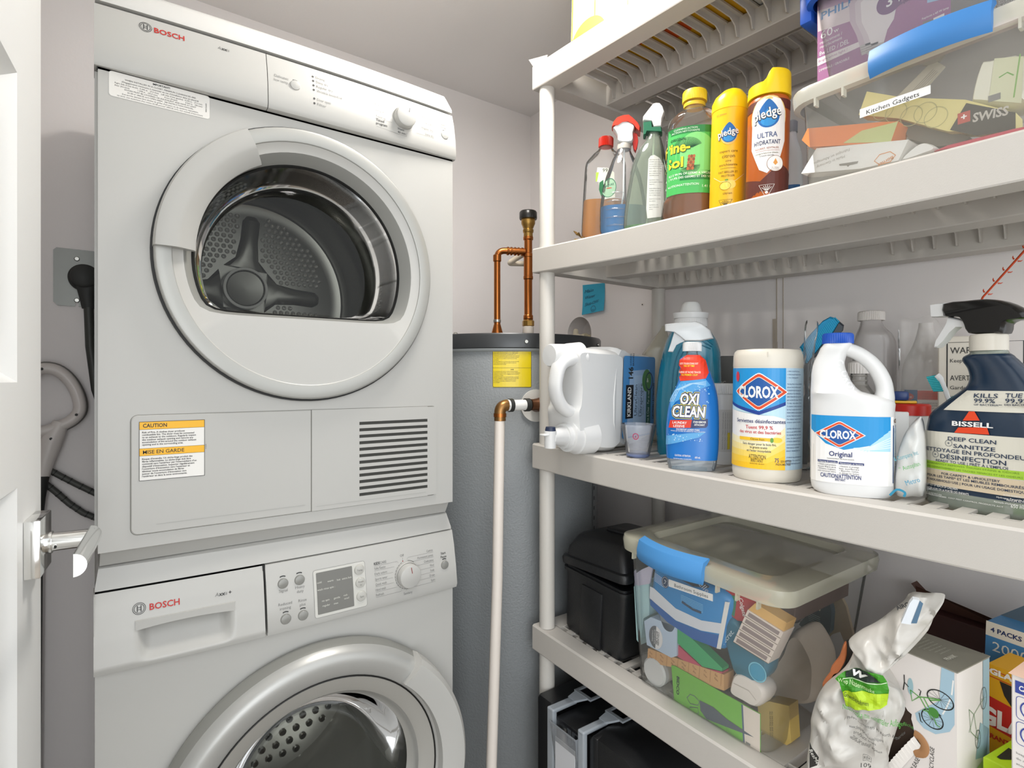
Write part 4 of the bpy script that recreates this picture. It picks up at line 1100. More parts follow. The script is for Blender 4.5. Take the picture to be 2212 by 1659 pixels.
def smooth_secs(S, n=5):
    """Catmull-Rom between the measured sections"""
    o = []
    for i in range(len(S) - 1):
        p0 = S[max(0, i - 1)]; p1 = S[i]; p2 = S[i + 1]; p3 = S[min(len(S) - 1, i + 2)]
        for k in range(n):
            t = k / n
            q = [0.5 * (2 * b + (c - a) * t + (2 * a - 5 * b + 4 * c - d) * t * t + (-a + 3 * b - 3 * c + d) * t ** 3) for a, b, c, d in zip(p0, p1, p2, p3)]
            q[0] = p1[0] + (p2[0] - p1[0]) * t
            o.append(q)
    o.append(list(S[-1])); return o
def loft_secs(mb, S, cy=0.0, m=0, n=88, caps=(True, True)):
    return mb.loft([sup(a, b, e, cx, cy, z, n) for z, a, b, e, cx in S], m, caps)
def wrap(S, cy=0.0):
    """label map over a lofted body: s is sideways distance (projected), h height"""
    def f(s_, h, off):
        q = S[0]
        for A_, B_ in zip(S, S[1:]):
            if A_[0] <= h <= B_[0]:
                t = (h - A_[0]) / max(1e-9, B_[0] - A_[0]); q = [a + (b - a) * t for a, b in zip(A_, B_)]; break
        else:
            q = S[-1] if h > S[-1][0] else S[0]
        z, a, b, e, cx = q; a += off; b += off
        k = min(1.0, abs((s_ - cx) / a)); 
        return Vector((s_ if k < 1 else cx + math.copysign(a, s_ - cx), cy - b * (1 - k ** e) ** (1 / e), h))
    return f
def cylwrap(S, cy=0.0):
    """label map using arc length round a circular body"""
    def f(s_, h, off):
        q = S[0]
        for A_, B_ in zip(S, S[1:]):
            if A_[0] <= h <= B_[0]:
                t = (h - A_[0]) / max(1e-9, B_[0] - A_[0]); q = [a + (b - a) * t for a, b in zip(A_, B_)]; break
        z, a, b, e, cx = q; ph = s_ / a
        return Vector((cx + (a + off) * math.sin(ph), cy - (b + off) * math.cos(ph), h))
    return f
def soft(mb, poly, T, yc=0.0, m=0, k=0.9, k2=0.97, M=None):
    """a rounded slab: outline in x,z with soft front and back edges"""
    cx = sum(p[0] for p in poly) / len(poly); cz = sum(p[1] for p in poly) / len(poly)
    def ins(q, y): return [(cx + (a - cx) * q, y, cz + (b - cz) * q) for a, b in poly]
    R_ = [ins(k, yc - T), ins(k2, yc - T * 0.82), ins(1, yc - T * 0.5), ins(1, yc + T * 0.5), ins(k2, yc + T * 0.82), ins(k, yc + T)]
    n = len(poly); vs = [p for r in R_ for p in r]; fs = []
    for i in range(len(R_) - 1):
        for j in range(n):
            a = i * n + j; b = i * n + (j + 1) % n; fs.append((a, b, b + n, a + n))
    tris = tessellate_polygon([[Vector((a, b, 0)) for a, b in poly]])
    fs += [tuple(t) for t in tris] + [tuple(i + n * (len(R_) - 1) for i in t)[::-1] for t in tris]
    return mb.add(vs, fs, m, M)
def rcurve(pts, n=4, closed=True):
    o = []; N = len(pts)
    for i in range(N if closed else N - 1):
        g = (lambda j: pts[j % N]) if closed else (lambda j: pts[min(max(j, 0), N - 1)])
        p0, p1, p2, p3 = [Vector(g(i + q)) for q in (-1, 0, 1, 2)]
        for k in range(n):
            t = k / n; o.append(0.5 * ((2 * p1) + (p2 - p0) * t + (2 * p0 - 5 * p1 + 4 * p2 - p3) * t * t + (-p0 + 3 * p1 - 3 * p2 + p3) * t ** 3))
    if not closed: o.append(Vector(pts[-1]))
    return [tuple(q) for q in o]
def ribbed_cap(mb, r, z0, z1, cx=0.0, cy=0.0, n=48, amp=0.0006, m=0):
    def rg(rr, z, am): return [(cx + (rr + (am if j % 2 else -am)) * math.cos(2 * PI * j / (2 * n)), cy + (rr + (am if j % 2 else -am)) * math.sin(2 * PI * j / (2 * n)), z) for j in range(2 * n)]
    return mb.loft([rg(r, z0, amp), rg(r, z1 - 0.003, amp), rg(r * 0.97, z1 - 0.0008, 0), rg(r * 0.92, z1, 0)], m)
PLW = mat('#dededd', 0.32); PLW2 = mat('#dbd5c8', 0.35)

# ------------------------------------------------------------------ second tier (glimpsed from below)
c2 = crop(1230, 150, 4.366)
# 1 amber liquid bottle with red cap
it = Item('dish_soap_bottle', 'clear bottle with red cap and amber liquid, nearest the left post on the second shelf', 'bottle', 1, 1308, t=1.33)
S = smooth_secs(px_secs(it, [(517, 1258, 1352), (508, 1256, 1354), (440, 1259, 1353), (375, 1263, 1352), (352, 1266, 1351), (335, 1281, 1337), (322, 1294, 1324), (314, 1295, 1323)], 0.030, 3.0)[0:], 3)
S[0][0] = 0.0
for q in S:
    if q[0] > 0.19: q[3] = 2.0; q[2] = min(q[2], q[1])
loft_secs(MB(), S).build('bottle', clear('#e6e2dc', 0.08, 0.06, fres=1.3), it.o)
zl = it.L(1308, 436)[1]
LS = [[q[0], q[1] - 0.0015, q[2] - 0.0015, q[3], q[4]] for q in S if q[0] < zl]; LS[0][0] = 0.002; LS.append([zl, S[len(LS)][1] - 0.0015, 0.0285, 3.0, S[len(LS)][4]])
loft_secs(MB(), LS).build('liquid', clear('#e8960a', 0.9, 0.2, tint='#e3a13a', fres=1.1), it.o)
a = it.L(1309, 318)[1]; b = it.L(1309, 298)[1]
ribbed_cap(MB(), 0.0165, a, b, S[-1][4]).build('cap', mat('#d2311f', 0.35), it.o)
pr = Print(wrap(S), 0.01, base=.0008)
lp = it.P(c2([(265, 965), (360, 970), (420, 1010), (430, 1240), (330, 1260), (290, 1190), (280, 1100), (250, 1095)]))
pr.poly(lp, '#d9dccb', 1); q = it.L(*c2([(320, 1010)])[0]); pr.text('99', q[0] + 0.004, q[1], 0.009, INK, 2)
pr.poly(it.P(c2([(252, 1010), (280, 1010), (262, 1095), (250, 1095)])), '#9fbf3c', 2)
pr.poly(it.P(c2([(285, 1105), (320, 1080), (330, 1250), (300, 1230), (280, 1170)])), '#15683a', 3); pr.build('label', it.o)

# 2 spray bottle with red trigger and blue liquid
it = Item('spray_bottle', 'clear spray bottle with red and white trigger head and blue liquid', 'spray bottle', 1, 1346, t=1.235)
S = smooth_secs(px_secs(it, [(510, 1299, 1394), (498, 1296, 1396), (440, 1297, 1395), (385, 1308, 1385), (345, 1323, 1371), (325, 1333, 1362), (316, 1337, 1360)], 0.032, 2.3), 4); S[0][0] = 0
for q in S: q[2] = min(q[2], q[1])
BTL = clear('#e6e3df', 0.08, 0.06, fres=1.3)
loft_secs(MB(), S).build('bottle', BTL, it.o)
mbr = MB()
for k in range(5):
    z = it.L(1346, 425)[1] - k * 0.017
    q = min(S, key=lambda q: abs(q[0] - z)); mbr.tube([(q[4] - q[1] * 0.7, -q[2] * 0.75, z), (q[4] - q[1] * 0.35, -q[2] * 0.98, z + 0.001), (q[4] + q[1] * 0.05, -q[2] * 1.0, z)], [0.0008, 0.0022, 0.0008], 8)
mbr.build('grip_ribs', BTL, it.o)
zl = it.L(1346, 449)[1]
LS = [[q[0], q[1] - 0.0015, q[2] - 0.0015, q[3], q[4]] for q in S if q[0] < zl]; LS[0][0] = 0.002; LS.append([zl, LS[-1][1], LS[-1][2], LS[-1][3], LS[-1][4]])
loft_secs(MB(), LS).build('liquid', clear('#0088cc', 0.92, 0.2, tint='#2d8fc4', fres=1.1), it.o)
x_ = S[-1][4]
MB().tube([(x_, 0, S[-1][0]), (x_ + 0.002, 0, 0.1), (x_ - 0.012, 0, 0.01)], 0.002, 8).build('dip_tube', mat('#dfe4e6', 0.3), it.o)
soft(MB(), it.P(rcurve(c2([(412, 565), (430, 600), (455, 650), (462, 705), (592, 705), (600, 620), (615, 560), (590, 530), (540, 512), (490, 520)]), 3)), 0.015).build('trigger_head', PLW, it.o); TH_ = LAST[-1]
soft(MB(), it.P(c2([(400, 560), (415, 515), (450, 475), (505, 455), (560, 450), (600, 480), (650, 530), (672, 570), (668, 615), (640, 590), (605, 545), (550, 518), (495, 524), (450, 555)])), 0.017).build('trigger_top', mat('#dd3a22', 0.35), TH_)
soft(MB(), it.P(c2([(600, 600), (640, 615), (650, 680), (640, 740), (625, 785), (606, 765), (598, 720), (592, 660)])), 0.007).build('trigger', mat('#cf2a1c', 0.35), TH_)
a = it.L(1347, 322)[1]; MB().lathe([(0.0145, a - 0.002), (0.0150, a + 0.006), (0.014, a + 0.010)], 28, 0, Matrix.Translation((x_, 0, 0)), caps=(True, True)).build('collar', mat('#bfb8ae', 0.4), it.o)
pr = Print(wrap(S), 0.01)
q = it.L(*c2([(375, 1150)])[0]); pr.poly(circ(q[0], q[1], 0.0150, 0.0200), '#8fae92', 1).line(circ(q[0], q[1], 0.0150, 0.0200), 0.0012, '#14614a', 2, True)
pr.text('NATURE', q[0], q[1] + 0.004, 0.004, '#14614a', 3, rot=0.1); pr.line([(q[0] - 0.005, q[1]), (q[0] + 0.006, q[1] - 0.001)], 0.0015, '#c24a3a', 3)
pr.build('label', it.o)

# 3 spray bottle with green collar
it = Item('spray_bottle', 'clear spray bottle with white head, green collar and printed back label', 'spray bottle', 1, 1399, t=1.167)
S = smooth_secs(px_secs(it, [(500, 1350, 1450), (490, 1347, 1452), (448, 1350, 1451), (372, 1362, 1445), (350, 1368, 1440), (322, 1381, 1434), (300, 1396, 1428), (288, 1400, 1425)], 0.030, 2.5), 4); S[0][0] = 0
for q in S: q[2] = min(q[2], q[1])
loft_secs(MB(), S).build('bottle', clear('#c3cfc2', 0.22, 0.08, tint='#e6f0e2'), it.o)
LS = [[q[0], q[1] - 0.0015, q[2] - 0.0015, q[3], q[4]] for q in S if q[0] < 0.022]; LS[0][0] = 0.002
loft_secs(MB(), LS).build('liquid', clear('#0a9a30', 0.9, 0.2, tint='#2aa84a', fres=1.1), it.o)
x_ = S[-1][4]
MB().tube([(x_, 0, S[-1][0]), (x_ + 0.001, 0, 0.1), (x_ - 0.01, 0, 0.01)], 0.002, 8).build('dip_tube', mat('#cdd8c8', 0.3), it.o)
soft(MB(), it.P(c2([(692, 505), (695, 465), (725, 425), (760, 380), (790, 342), (820, 335), (852, 337), (880, 368), (897, 420), (872, 490), (866, 566), (795, 572), (775, 515)])), 0.014).build('trigger_head', PLW, it.o); TH_ = LAST[-1]
soft(MB(), it.P(c2([(695, 520), (772, 508), (778, 568), (870, 566), (876, 612), (725, 605), (712, 640), (696, 640)])), 0.0145).build('collar', mat('#1f6b4c', 0.4), it.o)
pr = Print(wrap(S), 0.008)
lab = c2([(745, 895), (765, 865), (800, 855), (850, 880), (890, 945), (890, 1300), (880, 1420), (735, 1440), (725, 1350), (735, 1100)])
pr.poly(it.P(lab), '#d9dbd4', 1)
for k, (t, y) in enumerate([('DIRECTIONS: FOR THE', 905), ('KITCHEN: spray onto surface', 925), ('and wipe with a clean cloth.', 945), ('For tough grease let it', 965), ('stand, then rinse well.', 985), ('Store upright in a cool', 1010), ('place. Keep away from', 1030), ('CHILDREN and pets.', 1050), ('Ingredients: water,', 1090), ('cleaning agents, alcohol,', 1110), ('fragrance.', 1130), ('MODE D’EMPLOI: POUR LA', 1170), ('CUISINE: vaporiser sur', 1190), ('la surface et essuyer', 1210), ('avec un linge propre.', 1230), ('Garder hors de portée', 1265), ('des enfants.', 1285), ('Ingrédients: eau,', 1320), ('agents nettoyants,', 1340), ('parfum.', 1360)]):
    q = it.L(*c2([(752, y)])[0]); pr.text(t, q[0], q[1], 0.0017, INK, 2, align='l', width=0.0282 * min(1, len(t) / 27))
pr.build('label', it.o)

# 4 large pine cleaner bottle
it = Item('cleaner_bottle', 'large clear cleaner bottle with yellow cap, green pine label and amber liquid', 'bottle', 1, 1497, t=1.09)
S = smooth_secs(px_secs(it, [(480, 1432, 1550), (468, 1428, 1553), (440, 1432, 1552), (430, 1437, 1549), (330, 1440, 1556), (295, 1439, 1560), (283, 1441, 1560), (265, 1446, 1556), (250, 1460, 1545), (238, 1476, 1528), (230, 1481, 1521), (205, 1482, 1520)], 0.046, 2.3), 4); S[0][0] = 0
for q in S: q[2] = min(q[2], q[1])
loft_secs(MB(), S).build('bottle', clear('#e0d8c8', 0.08, 0.05, fres=1.3), it.o)
zl = it.L(1497, 300)[1]
LS = [[q[0], q[1] - 0.0015, q[2] - 0.0015, q[3], q[4]] for q in S if q[0] < zl]; LS[0][0] = 0.002; LS.append([zl, LS[-1][1], LS[-1][2], LS[-1][3], LS[-1][4]])
loft_secs(MB(), LS).build('liquid', clear('#9a5210', 0.65, 0.2, tint='#c98432', fres=1.1), it.o)
x_ = S[-1][4]; a = it.L(1500, 222)[1]; b = it.L(1500, 199)[1]
ribbed_cap(MB(), 0.0222, a, b, x_, amp=0.0004).build('cap', mat('#efc928', 0.35), it.o)
MB().lathe([(0.0195, a - 0.010), (0.0205, a - 0.006), (0.0195, a - 0.003)], 32, 0, Matrix.Translation((x_, 0, 0))).build('tamper_ring', mat('#e8c232', 0.35), it.o)
pr = Print(wrap(S), 0.008)
zt_, zb_ = it.L(1500, 291)[1], it.L(1500, 431)[1]; xl, xr = -0.0502, 0.052
G1, G2 = mat('#49b35a', 0.4), mat('#1e7c3c', 0.4)
pr.poly(rect(xl, zb_, xr, zt_), G1, 0).poly(rect(xl, zt_ - 0.013, xr, zt_), G2, 1).poly(rect(xl, zb_ + 0.024, xr, zb_ + 0.041), G2, 1)
q = it.L(*c2([(1130, 880)])[0])
pr.poly(circ(q[0] + 0.012, q[1], 0.036, 0.040), '#7fd07a', 1)
YP = mat('#f2d932', 0.4); DG = mat('#0d4a26', 0.5)
for i in range(34):
    a_ = R(20 + i * 4.6); x0_ = q[0] - 0.004 + 0.010 * math.cos(a_); z0_ = q[1] + 0.012
    pr.line([(x0_, z0_), (x0_ + 0.017 * math.cos(a_), z0_ + 0.020 * math.sin(a_))], 0.0008, DG, 2)
for i in range(22):
    a_ = R(200 + i * 8); pr.line([(q[0] + 0.002, q[1] - 0.022), (q[0] + 0.002 + 0.018 * math.cos(a_), q[1] - 0.022 + 0.014 * math.sin(a_))], 0.0008, DG, 2)
for i in range(5):
    for j in range(3): pr.poly(circ(q[0] + 0.0005 + j * 0.0042 - i * 0.0005, q[1] - 0.004 - i * 0.0055, 0.0026, 0.0032, n=8), '#8b4a2b' if (i + j) % 2 else '#b4663a', 3)
for t, dx, dz, wd in (('Pine-', -0.022, 0.007, 0.047), ('Sol', -0.027, -0.021, 0.034)):
    pr.text(t, q[0] + dx + 0.0008, q[1] + dz - 0.0008, 0.0185, DG, 4, width=wd, bold=0.06); pr.text(t, q[0] + dx, q[1] + dz, 0.0185, YP, 6, width=wd, bold=0.03)
pr.text('ORIGINAL', q[0] - 0.020, q[1] + 0.028, 0.005, DG, 4, width=0.028, bold=0.02)
pr.lines(['CLEANING-ACTION', 'ACTION NETTOYANTE'], -0.018, zt_ - 0.006, 0.0034, '#dfeedd', 1.45, layer=3)
pr.lines(['KILLS 99.9% OF GERMS & VIRUSES²', 'TUE 99,9% DES GERMES ET DES VIRUS²'], -0.008, zb_ + 0.0345, 0.0040, '#e8f3e4', 1.6, layer=3, bold=0.01)
pr.text('CAUTION/ATTENTION', -0.022, zb_ + 0.014, 0.0042, '#dfeedd', 3, bold=0.01); pr.text('1.41 L', 0.022, zb_ + 0.010, 0.0048, '#dfeedd', 3, bold=0.01)
pr.build('label', it.o)

# 5 and 6 aerosol cans
def pledge(pr, x, z, k, logo_w):
    pr.poly(circ(x, z, 0.0150 * k, 0.0185 * k) , '#e8c46a', 2)
    drop = [(x + 0.0135 * k * math.sin(a_) * (1 if math.cos(a_) < 0 else (1 - 0.55 * math.cos(a_) ** 2)), z + 0.0175 * k * math.cos(a_) * (1.25 if math.cos(a_) > 0 else 0.85)) for a_ in [2 * PI * i / 28 for i in range(28)]]
    pr.poly(drop, '#1466ad', 4); pr.poly([(x + (a - x) * 0.7, z + (b - z) * 0.6 - 0.004 * k) for a, b in drop], '#2b8fd0', 5)
    pr.text('pledge', x - 0.001, z - 0.002 * k, 0.0125 * k, '#2c3340', 6, width=logo_w * 1.02, bold=0.055, rot=0.16); pr.text('pledge', x - 0.001, z - 0.0015 * k, 0.0125 * k, '#f4f3ee', 8, width=logo_w, bold=0.015, rot=0.16)
def warn(pr, x, z, k, c):
    pr.line([(x - 0.011 * k, z + 0.010 * k), (x + 0.011 * k, z + 0.010 * k), (x, z - 0.012 * k)], 0.0009, c, 3, True)
    for a_ in (-50, -30, -10, 10, 30, 50): pr.line([(x + 0.002 * k * math.sin(R(a_)), z + 0.001 * k), (x + 0.009 * k * math.sin(R(a_)), z + 0.001 * k + 0.008 * k * math.cos(R(a_)))], 0.0007, c, 3)
    pr.poly(circ(x, z - 0.002 * k, 0.0022 * k, n=8), c, 3)
it = Item('aerosol_can', 'bright yellow aerosol can of citrus furniture polish with domed cap', 'aerosol can', 1, 1570, t=1.02)
S = px_secs(it, [(470, 1531, 1606), (460, 1529, 1607), (250, 1543, 1619), (240, 1544, 1618)], 0.031); S[0][0] = 0
r_ = S[1][1]
for q in S: q[1] = q[2] = r_; q[4] = 0.0
S[0][1] = S[0][2] = r_ * 0.95
zc_ = it.L(1580, 243)[1]
S = [[0, r_ * .96, r_ * .96, 2, 0], [0.004, r_, r_, 2, 0], [zc_, r_, r_, 2, 0]]
loft_secs(MB(), S).build('can', mat('#f2c01a', 0.3), it.o)
ztp = it.L(1588, 195)[1]; hh = ztp - zc_
loft_secs(MB(), [[zc_ - 0.002, r_ + .0006, r_ + .0006, 2, 0], [zc_ + hh * .35, r_ + .0002, r_, 2, 0], [zc_ + hh * .62, r_ * .88, r_ * .93, 2, .001], [zc_ + hh * .85, r_ * .6, r_ * .72, 2, .003], [zc_ + hh * .96, r_ * .33, r_ * .45, 2, .004], [zc_ + hh, r_ * .12, r_ * .2, 2, .005]]).build('cap', mat('#f0cb12', 0.28), it.o)
pr = Print(cylwrap(S), 0.006); BR = '#6b4a12'
pledge(pr, 0.0, it.L(1566, 305)[1], 0.95, 0.034)
z_ = it.L(1560, 343)[1]
for t, dz, sz, wd in (('expert care', 0, .0045, .030), ('citron', -.0095, .0065, .021), ('cire', -.0165, .0038, .009), ('enrichissante', -.0235, .0045, .030), ('FAIT BRILLER ET', -.036, .0038, .032), ('PROTÉGER', -.0425, .0038, .022)): pr.text(t, 0, z_ + dz, sz, BR, 3, width=wd)
pr.line([(-.013, z_ - .0275), (.013, z_ - .0275)], 0.0005, BR, 3)
pr.poly(circ(-.004, z_ - .058, .009, .007), '#f7d75a', 2); pr.poly(circ(.005, z_ - .056, .0085, .0075), '#f9dd6e', 2); pr.line(circ(-.004, z_ - .058, .009, .007), .0005, BR, 3, True); pr.poly(circ(-.002, z_ - .048, .003, .0015), '#6f9a3a', 3)
pr.line([(-.026, z_ - .040), (-.012, z_ - .050), (.012, z_ - .050), (.030, z_ - .036)], .0012, '#f9e08c', 2)
pr.text('citron', 0, z_ - .073, .0045, BR, 3); warn(pr, -.003, z_ - .092, 1.0, INK)
pr.text('S.C. Johnson', -.014, it.L(1555, 264)[1], .003, '#b0483a', 3, width=.018)
pr.build('label', it.o)
it = Item('aerosol_can', 'brown and orange aerosol can with yellow cap beside the gadgets container', 'aerosol can', 1, 1655, t=.951)
zc_ = it.L(1665, 218)[1]; r_ = .0325
S = [[0, r_ * .96, r_ * .96, 2, 0], [0.004, r_, r_, 2, 0], [zc_ - .008, r_, r_, 2, 0], [zc_ - .001, r_ * .93, r_ * .93, 2, 0]]
loft_secs(MB(), S).build('can', mat('#b35a1b', 0.28), it.o)
pr = Print(cylwrap(S), 0.006)
pr.poly(rect(-.045, zc_ - .024, .045, zc_ - .009), '#5b2416', 1)
pr.poly([(-.05, .001), (.05, .001), (.05, .05), (.02, .062), (-.01, .035), (-.05, .045)], '#5b2416', 1)
zc2 = it.L(1657, 268)[1]
pr.poly(circ(0, zc2, .0285, .034), '#e9c77a', 2); pr.poly([(-.0265, zc2 + .010), (-.018, zc2 + .026), (0, zc2 + .0325), (.018, zc2 + .026), (.0265, zc2 + .008), (.027, zc2 - .04), (.018, zc2 - .072), (.0, zc2 - .092), (-.012, zc2 - .085), (-.0265, zc2 - .05)], '#ece9e6', 3)
pledge(pr, 0.0, zc2, 1.25, 0.042)
for t, dz, sz, wd, c in (('ULTRA', -.034, .0085, .030, '#4a5a86'), ('HYDRATANT', -.0455, .0072, .040, '#27305c'), ('NOURRIT, REVITALISE,', -.053, .0032, .036, '#a1522c'), ('protège le bois et en rehausse', -.0605, .0025, .034, '#555'[0] + '55555'), ('la beauté naturelle', -.0645, .0025, .021, '#555555')): pr.text(t, -.001, zc2 + dz, sz, c, 6, width=wd, bold=0.01 if sz > .006 else 0)
pr.line([(-.018, zc2 - .0555), (.018, zc2 - .0555)], .0004, '#a1522c', 6)
q = zc2 - .077; pr.poly(circ(.012, q, .0125), '#f2efe9', 6).line(circ(.012, q, .0125), .0006, '#8a5a35', 7, True).poly([(.012, q + .008), (.0155, q + .001), (.012, q - .003), (.0085, q + .001)], '#e09a45', 8).text('À L’HUILE', .012, q - .0075, .0018, '#8a5a35', 8).text('DE VITAMINE E', .012, q - .0102, .0014, '#8a5a35', 8)
warn(pr, 0.0, .018, 1.05, '#efe9e2')
pr.build('label', it.o)
cp = MB(); h_ = it.L(1665, 182)[1] - zc_; h2 = it.L(1690, 160)[1] - zc_
cs = []
for z, top in ((0, 0), (.006, 0)): cs.append([(r_ * 1.03 * math.cos(2 * PI * j / 44), r_ * 1.03 * math.sin(2 * PI * j / 44), zc_ + z) for j in range(44)])
def capz(x): 
    t = min(1, max(0, (x + .008) / .012)); t = t * t * (3 - 2 * t); return h_ * .78 + (h2 - h_ * .78) * t
for k_, q_ in ((1.0, 1.0), (.97, 1.05), (.86, 1.09), (.5, 1.10)):
    cs.append([(r_ * 1.0 * k_ * math.cos(2 * PI * j / 44), r_ * 1.0 * k_ * math.sin(2 * PI * j / 44), zc_ + capz(r_ * k_ * math.cos(2 * PI * j / 44)) * (q_ - .08)) for j in range(44)])
cp.loft(cs).build('cap', mat('#f0cb12', 0.28), it.o)

# 7 things half hidden behind the cans
it = Item('background_bottle', 'pale bottle with clear domed cap half hidden behind the two aerosol cans', 'bottle', 1, 1618, t=1.08); it.o.name = 'bottle'
zt_ = it.L(1618, 208)[1]
MB().lathe([(0, 0), (.026, 0), (.028, .004), (.028, zt_ - .05), (.022, zt_ - .04)], 36, caps=(True, True)).build('body', mat('#2f6ea8', 0.35), it.o)
MB().lathe([(.025, zt_ - .042), (.0262, zt_ - .02), (.022, zt_ - .006), (.01, zt_), (0, zt_)], 36).build('cap', clear('#d8d4cf', 0.35, 0.15), it.o)
it = Item('bottle', 'white and blue flat bottle squeezed between brown can and gadgets container', 'bottle', 1, 1704, t=.985)
S = smooth_secs([[0, .020, .015, 2.4, 0], [.05, .0205, .015, 2.4, 0], [.10, .018, .014, 2.4, 0], [.128, .010, .010, 2, 0], [.14, .009, .009, 2, 0]], 4)
loft_secs(MB(), S).build('body', mat('#d6dbdd', 0.3), it.o)
pr = Print(wrap(S), 0.006); pr.poly(rect(-.016, .01, .016, .045), '#2a68a0', 1); pr.text('WATER', -.001, .032, .004, '#e8eef2', 3, bold=.01); pr.text('BASE', -.001, .024, .004, '#e8eef2', 3, bold=.01); pr.build('label', it.o)
MB().lathe([(.010, .138), (.010, .156), (.008, .158), (0, .158)], 24).build('cap', mat('#8f979c', 0.4), it.o)
it = Item('wrapper', 'crumpled dark and gold wrapper at the left end of the second shelf', 'wrapper', 1, 1262, t=1.285)
mb = MB(); random.seed(3); g = []
for i in range(9):
    for j in range(5): g.append(((i / 8 - .5) * .050, (j / 4 - .5) * .02, .009 + .012 * random.random() * math.sin(PI * i / 8 + .6) + (.018 * (1 - i / 3) if i < 3 else 0)))
mb.add(g, [(i * 5 + j, (i + 1) * 5 + j, (i + 1) * 5 + j + 1, i * 5 + j + 1) for i in range(8) for j in range(4)])
mb.add([(-.024, -.008, 0), (.024, -.008, 0), (.024, .008, 0), (-.024, .008, 0), (-.022, -.009, .012), (.024, -.009, .010), (.024, .009, .010), (-.022, .009, .012)], [(0, 1, 5, 4), (2, 3, 7, 6), (0, 4, 7, 3), (1, 2, 6, 5)])
mb.build('foil', mat('#8a6f3c', 0.3, 0.6, var=.5, vscale=60), it.o)

# ------------------------------------------------------------------ storage containers
LIDM = clear('#f3f0e0', 0.48, 0.25, fres=1.25); BOXM = clear('#e9e5d6', 0.14, 0.14, fres=1.2)
def container(it, w, d, h, lid_h, tp=0.02, r=0.03, latch=(0.3, 0.7), side='front', lidm=None, boxm=None, bulge_=0.012, latch_m='#3d7fc0'):
    """open translucent box with lid; local origin at the front bottom left corner; x along the front, y back"""
    def rr(x0, x1, y0, y1, z, q, n=7):
        o = []
        for cx_, cy_, a in ((x1 - q, y0 + q, -90), (x1 - q, y1 - q, 0), (x0 + q, y1 - q, 90), (x0 + q, y0 + q, 180)):
            for i in range(n): t = R(a + 90 * i / (n - 1)); o.append((cx_ + q * math.cos(t), cy_ + q * math.sin(t), z))
        return o
    mb = MB(); t = tp
    th = .0018
    mb.loft([rr(t, w - t, t, d - t, 0.004, r), rr(t * .9, w - t * .9, t * .9, d - t * .9, .012, r), rr(.004, w - .004, .004, d - .004, h, r + .004)], caps=(True, False))
    mb.build('bin', boxm or BOXM, it.o)
    mb = MB(); e = .008
    mb.loft([rr(0, w, 0, d, h - .016, r + .004), rr(-e, w + e, -e, d + e, h - .014, r + .01), rr(-e - .002, w + e + .002, -e - .002, d + e + .002, h + .004, r + .01), rr(-e, w + e, -e, d + e, h + lid_h, r + .008), rr(.012, w - .012, .012, d - .012, h + lid_h + .004, r), rr(.035, w - .035, .035, d - .035, h + lid_h + .003, r), rr(.042, w - .042, .042, d - .042, h + lid_h - .008, r * .9)], caps=(False, True))
    mbl = mb; mb = MB()
    x0, x1 = w * latch[0], w * latch[1]; rings = []
    for i in range(21):
        u_ = i / 20; x = x0 + (x1 - x0) * u_; o_ = bulge_ * 4 * u_ * (1 - u_)
        y = -e - .002 - o_; z = h - 0.016
        rings.append([(x, y - .002, z - .004), (x, y - .008, z + .004), (x, y - .009, z + .018), (x, y - .004, z + .030 + lid_h * .4), (x, y + .012, z + .035 + lid_h * .4), (x, y + .014, z + .032 + lid_h * .4), (x, y + .002, z + .025), (x, y, z + .004)])
    mb.loft(rings).build('latch_handle', mat(latch_m, 0.45), it.o)
    mb = mbl
    for k in range(1, 9):
        x = w * k / 9
        if not (x0 - .01 < x < x1 + .01): mb.box(x - .0015, x + .0015, -e + .0, .002, h - .026, h - .014)
    mb.build('lid', lidm or LIDM, it.o)
    return it
def facebox(name, label, cat, W, x0, x1, y0, y1, z0, z1, m, group=None, prints=None, r=.0015, rot=None, parts=None):
    """cardboard box given in a parent frame W (matrix); prints: list of (face, function(pr, w, h))"""
    c = W @ Vector(((x0 + x1) / 2, (y0 + y1) / 2, z0)); Rm = W.to_3x3().to_4x4()
    if rot is not None: Rm = Rm @ Euler(rot).to_matrix().to_4x4()
    o = bpy.data.objects.new(name, None); COL.objects.link(o); o.empty_display_size = .02
    o.location = c; o.rotation_euler = Rm.to_euler(); o.matrix_world = Matrix.Translation(c) @ Rm
    tag(o, label, cat, group)
    w_, d_, h_ = (x1 - x0) / 2, (y1 - y0) / 2, z1 - z0
    MB().bbox(-w_, w_, -d_, d_, 0, h_, r, 1).build('carton', m, o, smooth=False)
    for face, fn in (prints or []):
        if face == 'front': f = lambda a, b, off: Vector((a, -d_ - off, b)); ext = (w_, h_)
        elif face == 'right': f = lambda a, b, off: Vector((w_ + off, a, b)); ext = (d_, h_)
        elif face == 'left': f = lambda a, b, off: Vector((-w_ - off, -a, b)); ext = (d_, h_)
        elif face == 'top': f = lambda a, b, off: Vector((a, b - d_, h_ + off)); ext = (w_, 2 * d_)
        elif face == 'bottom': f = lambda a, b, off: Vector((a, b - d_, -off)); ext = (w_, 2 * d_)
        pr = Print(f); fn(pr, *ext); pr.build('printing', o)
    return o
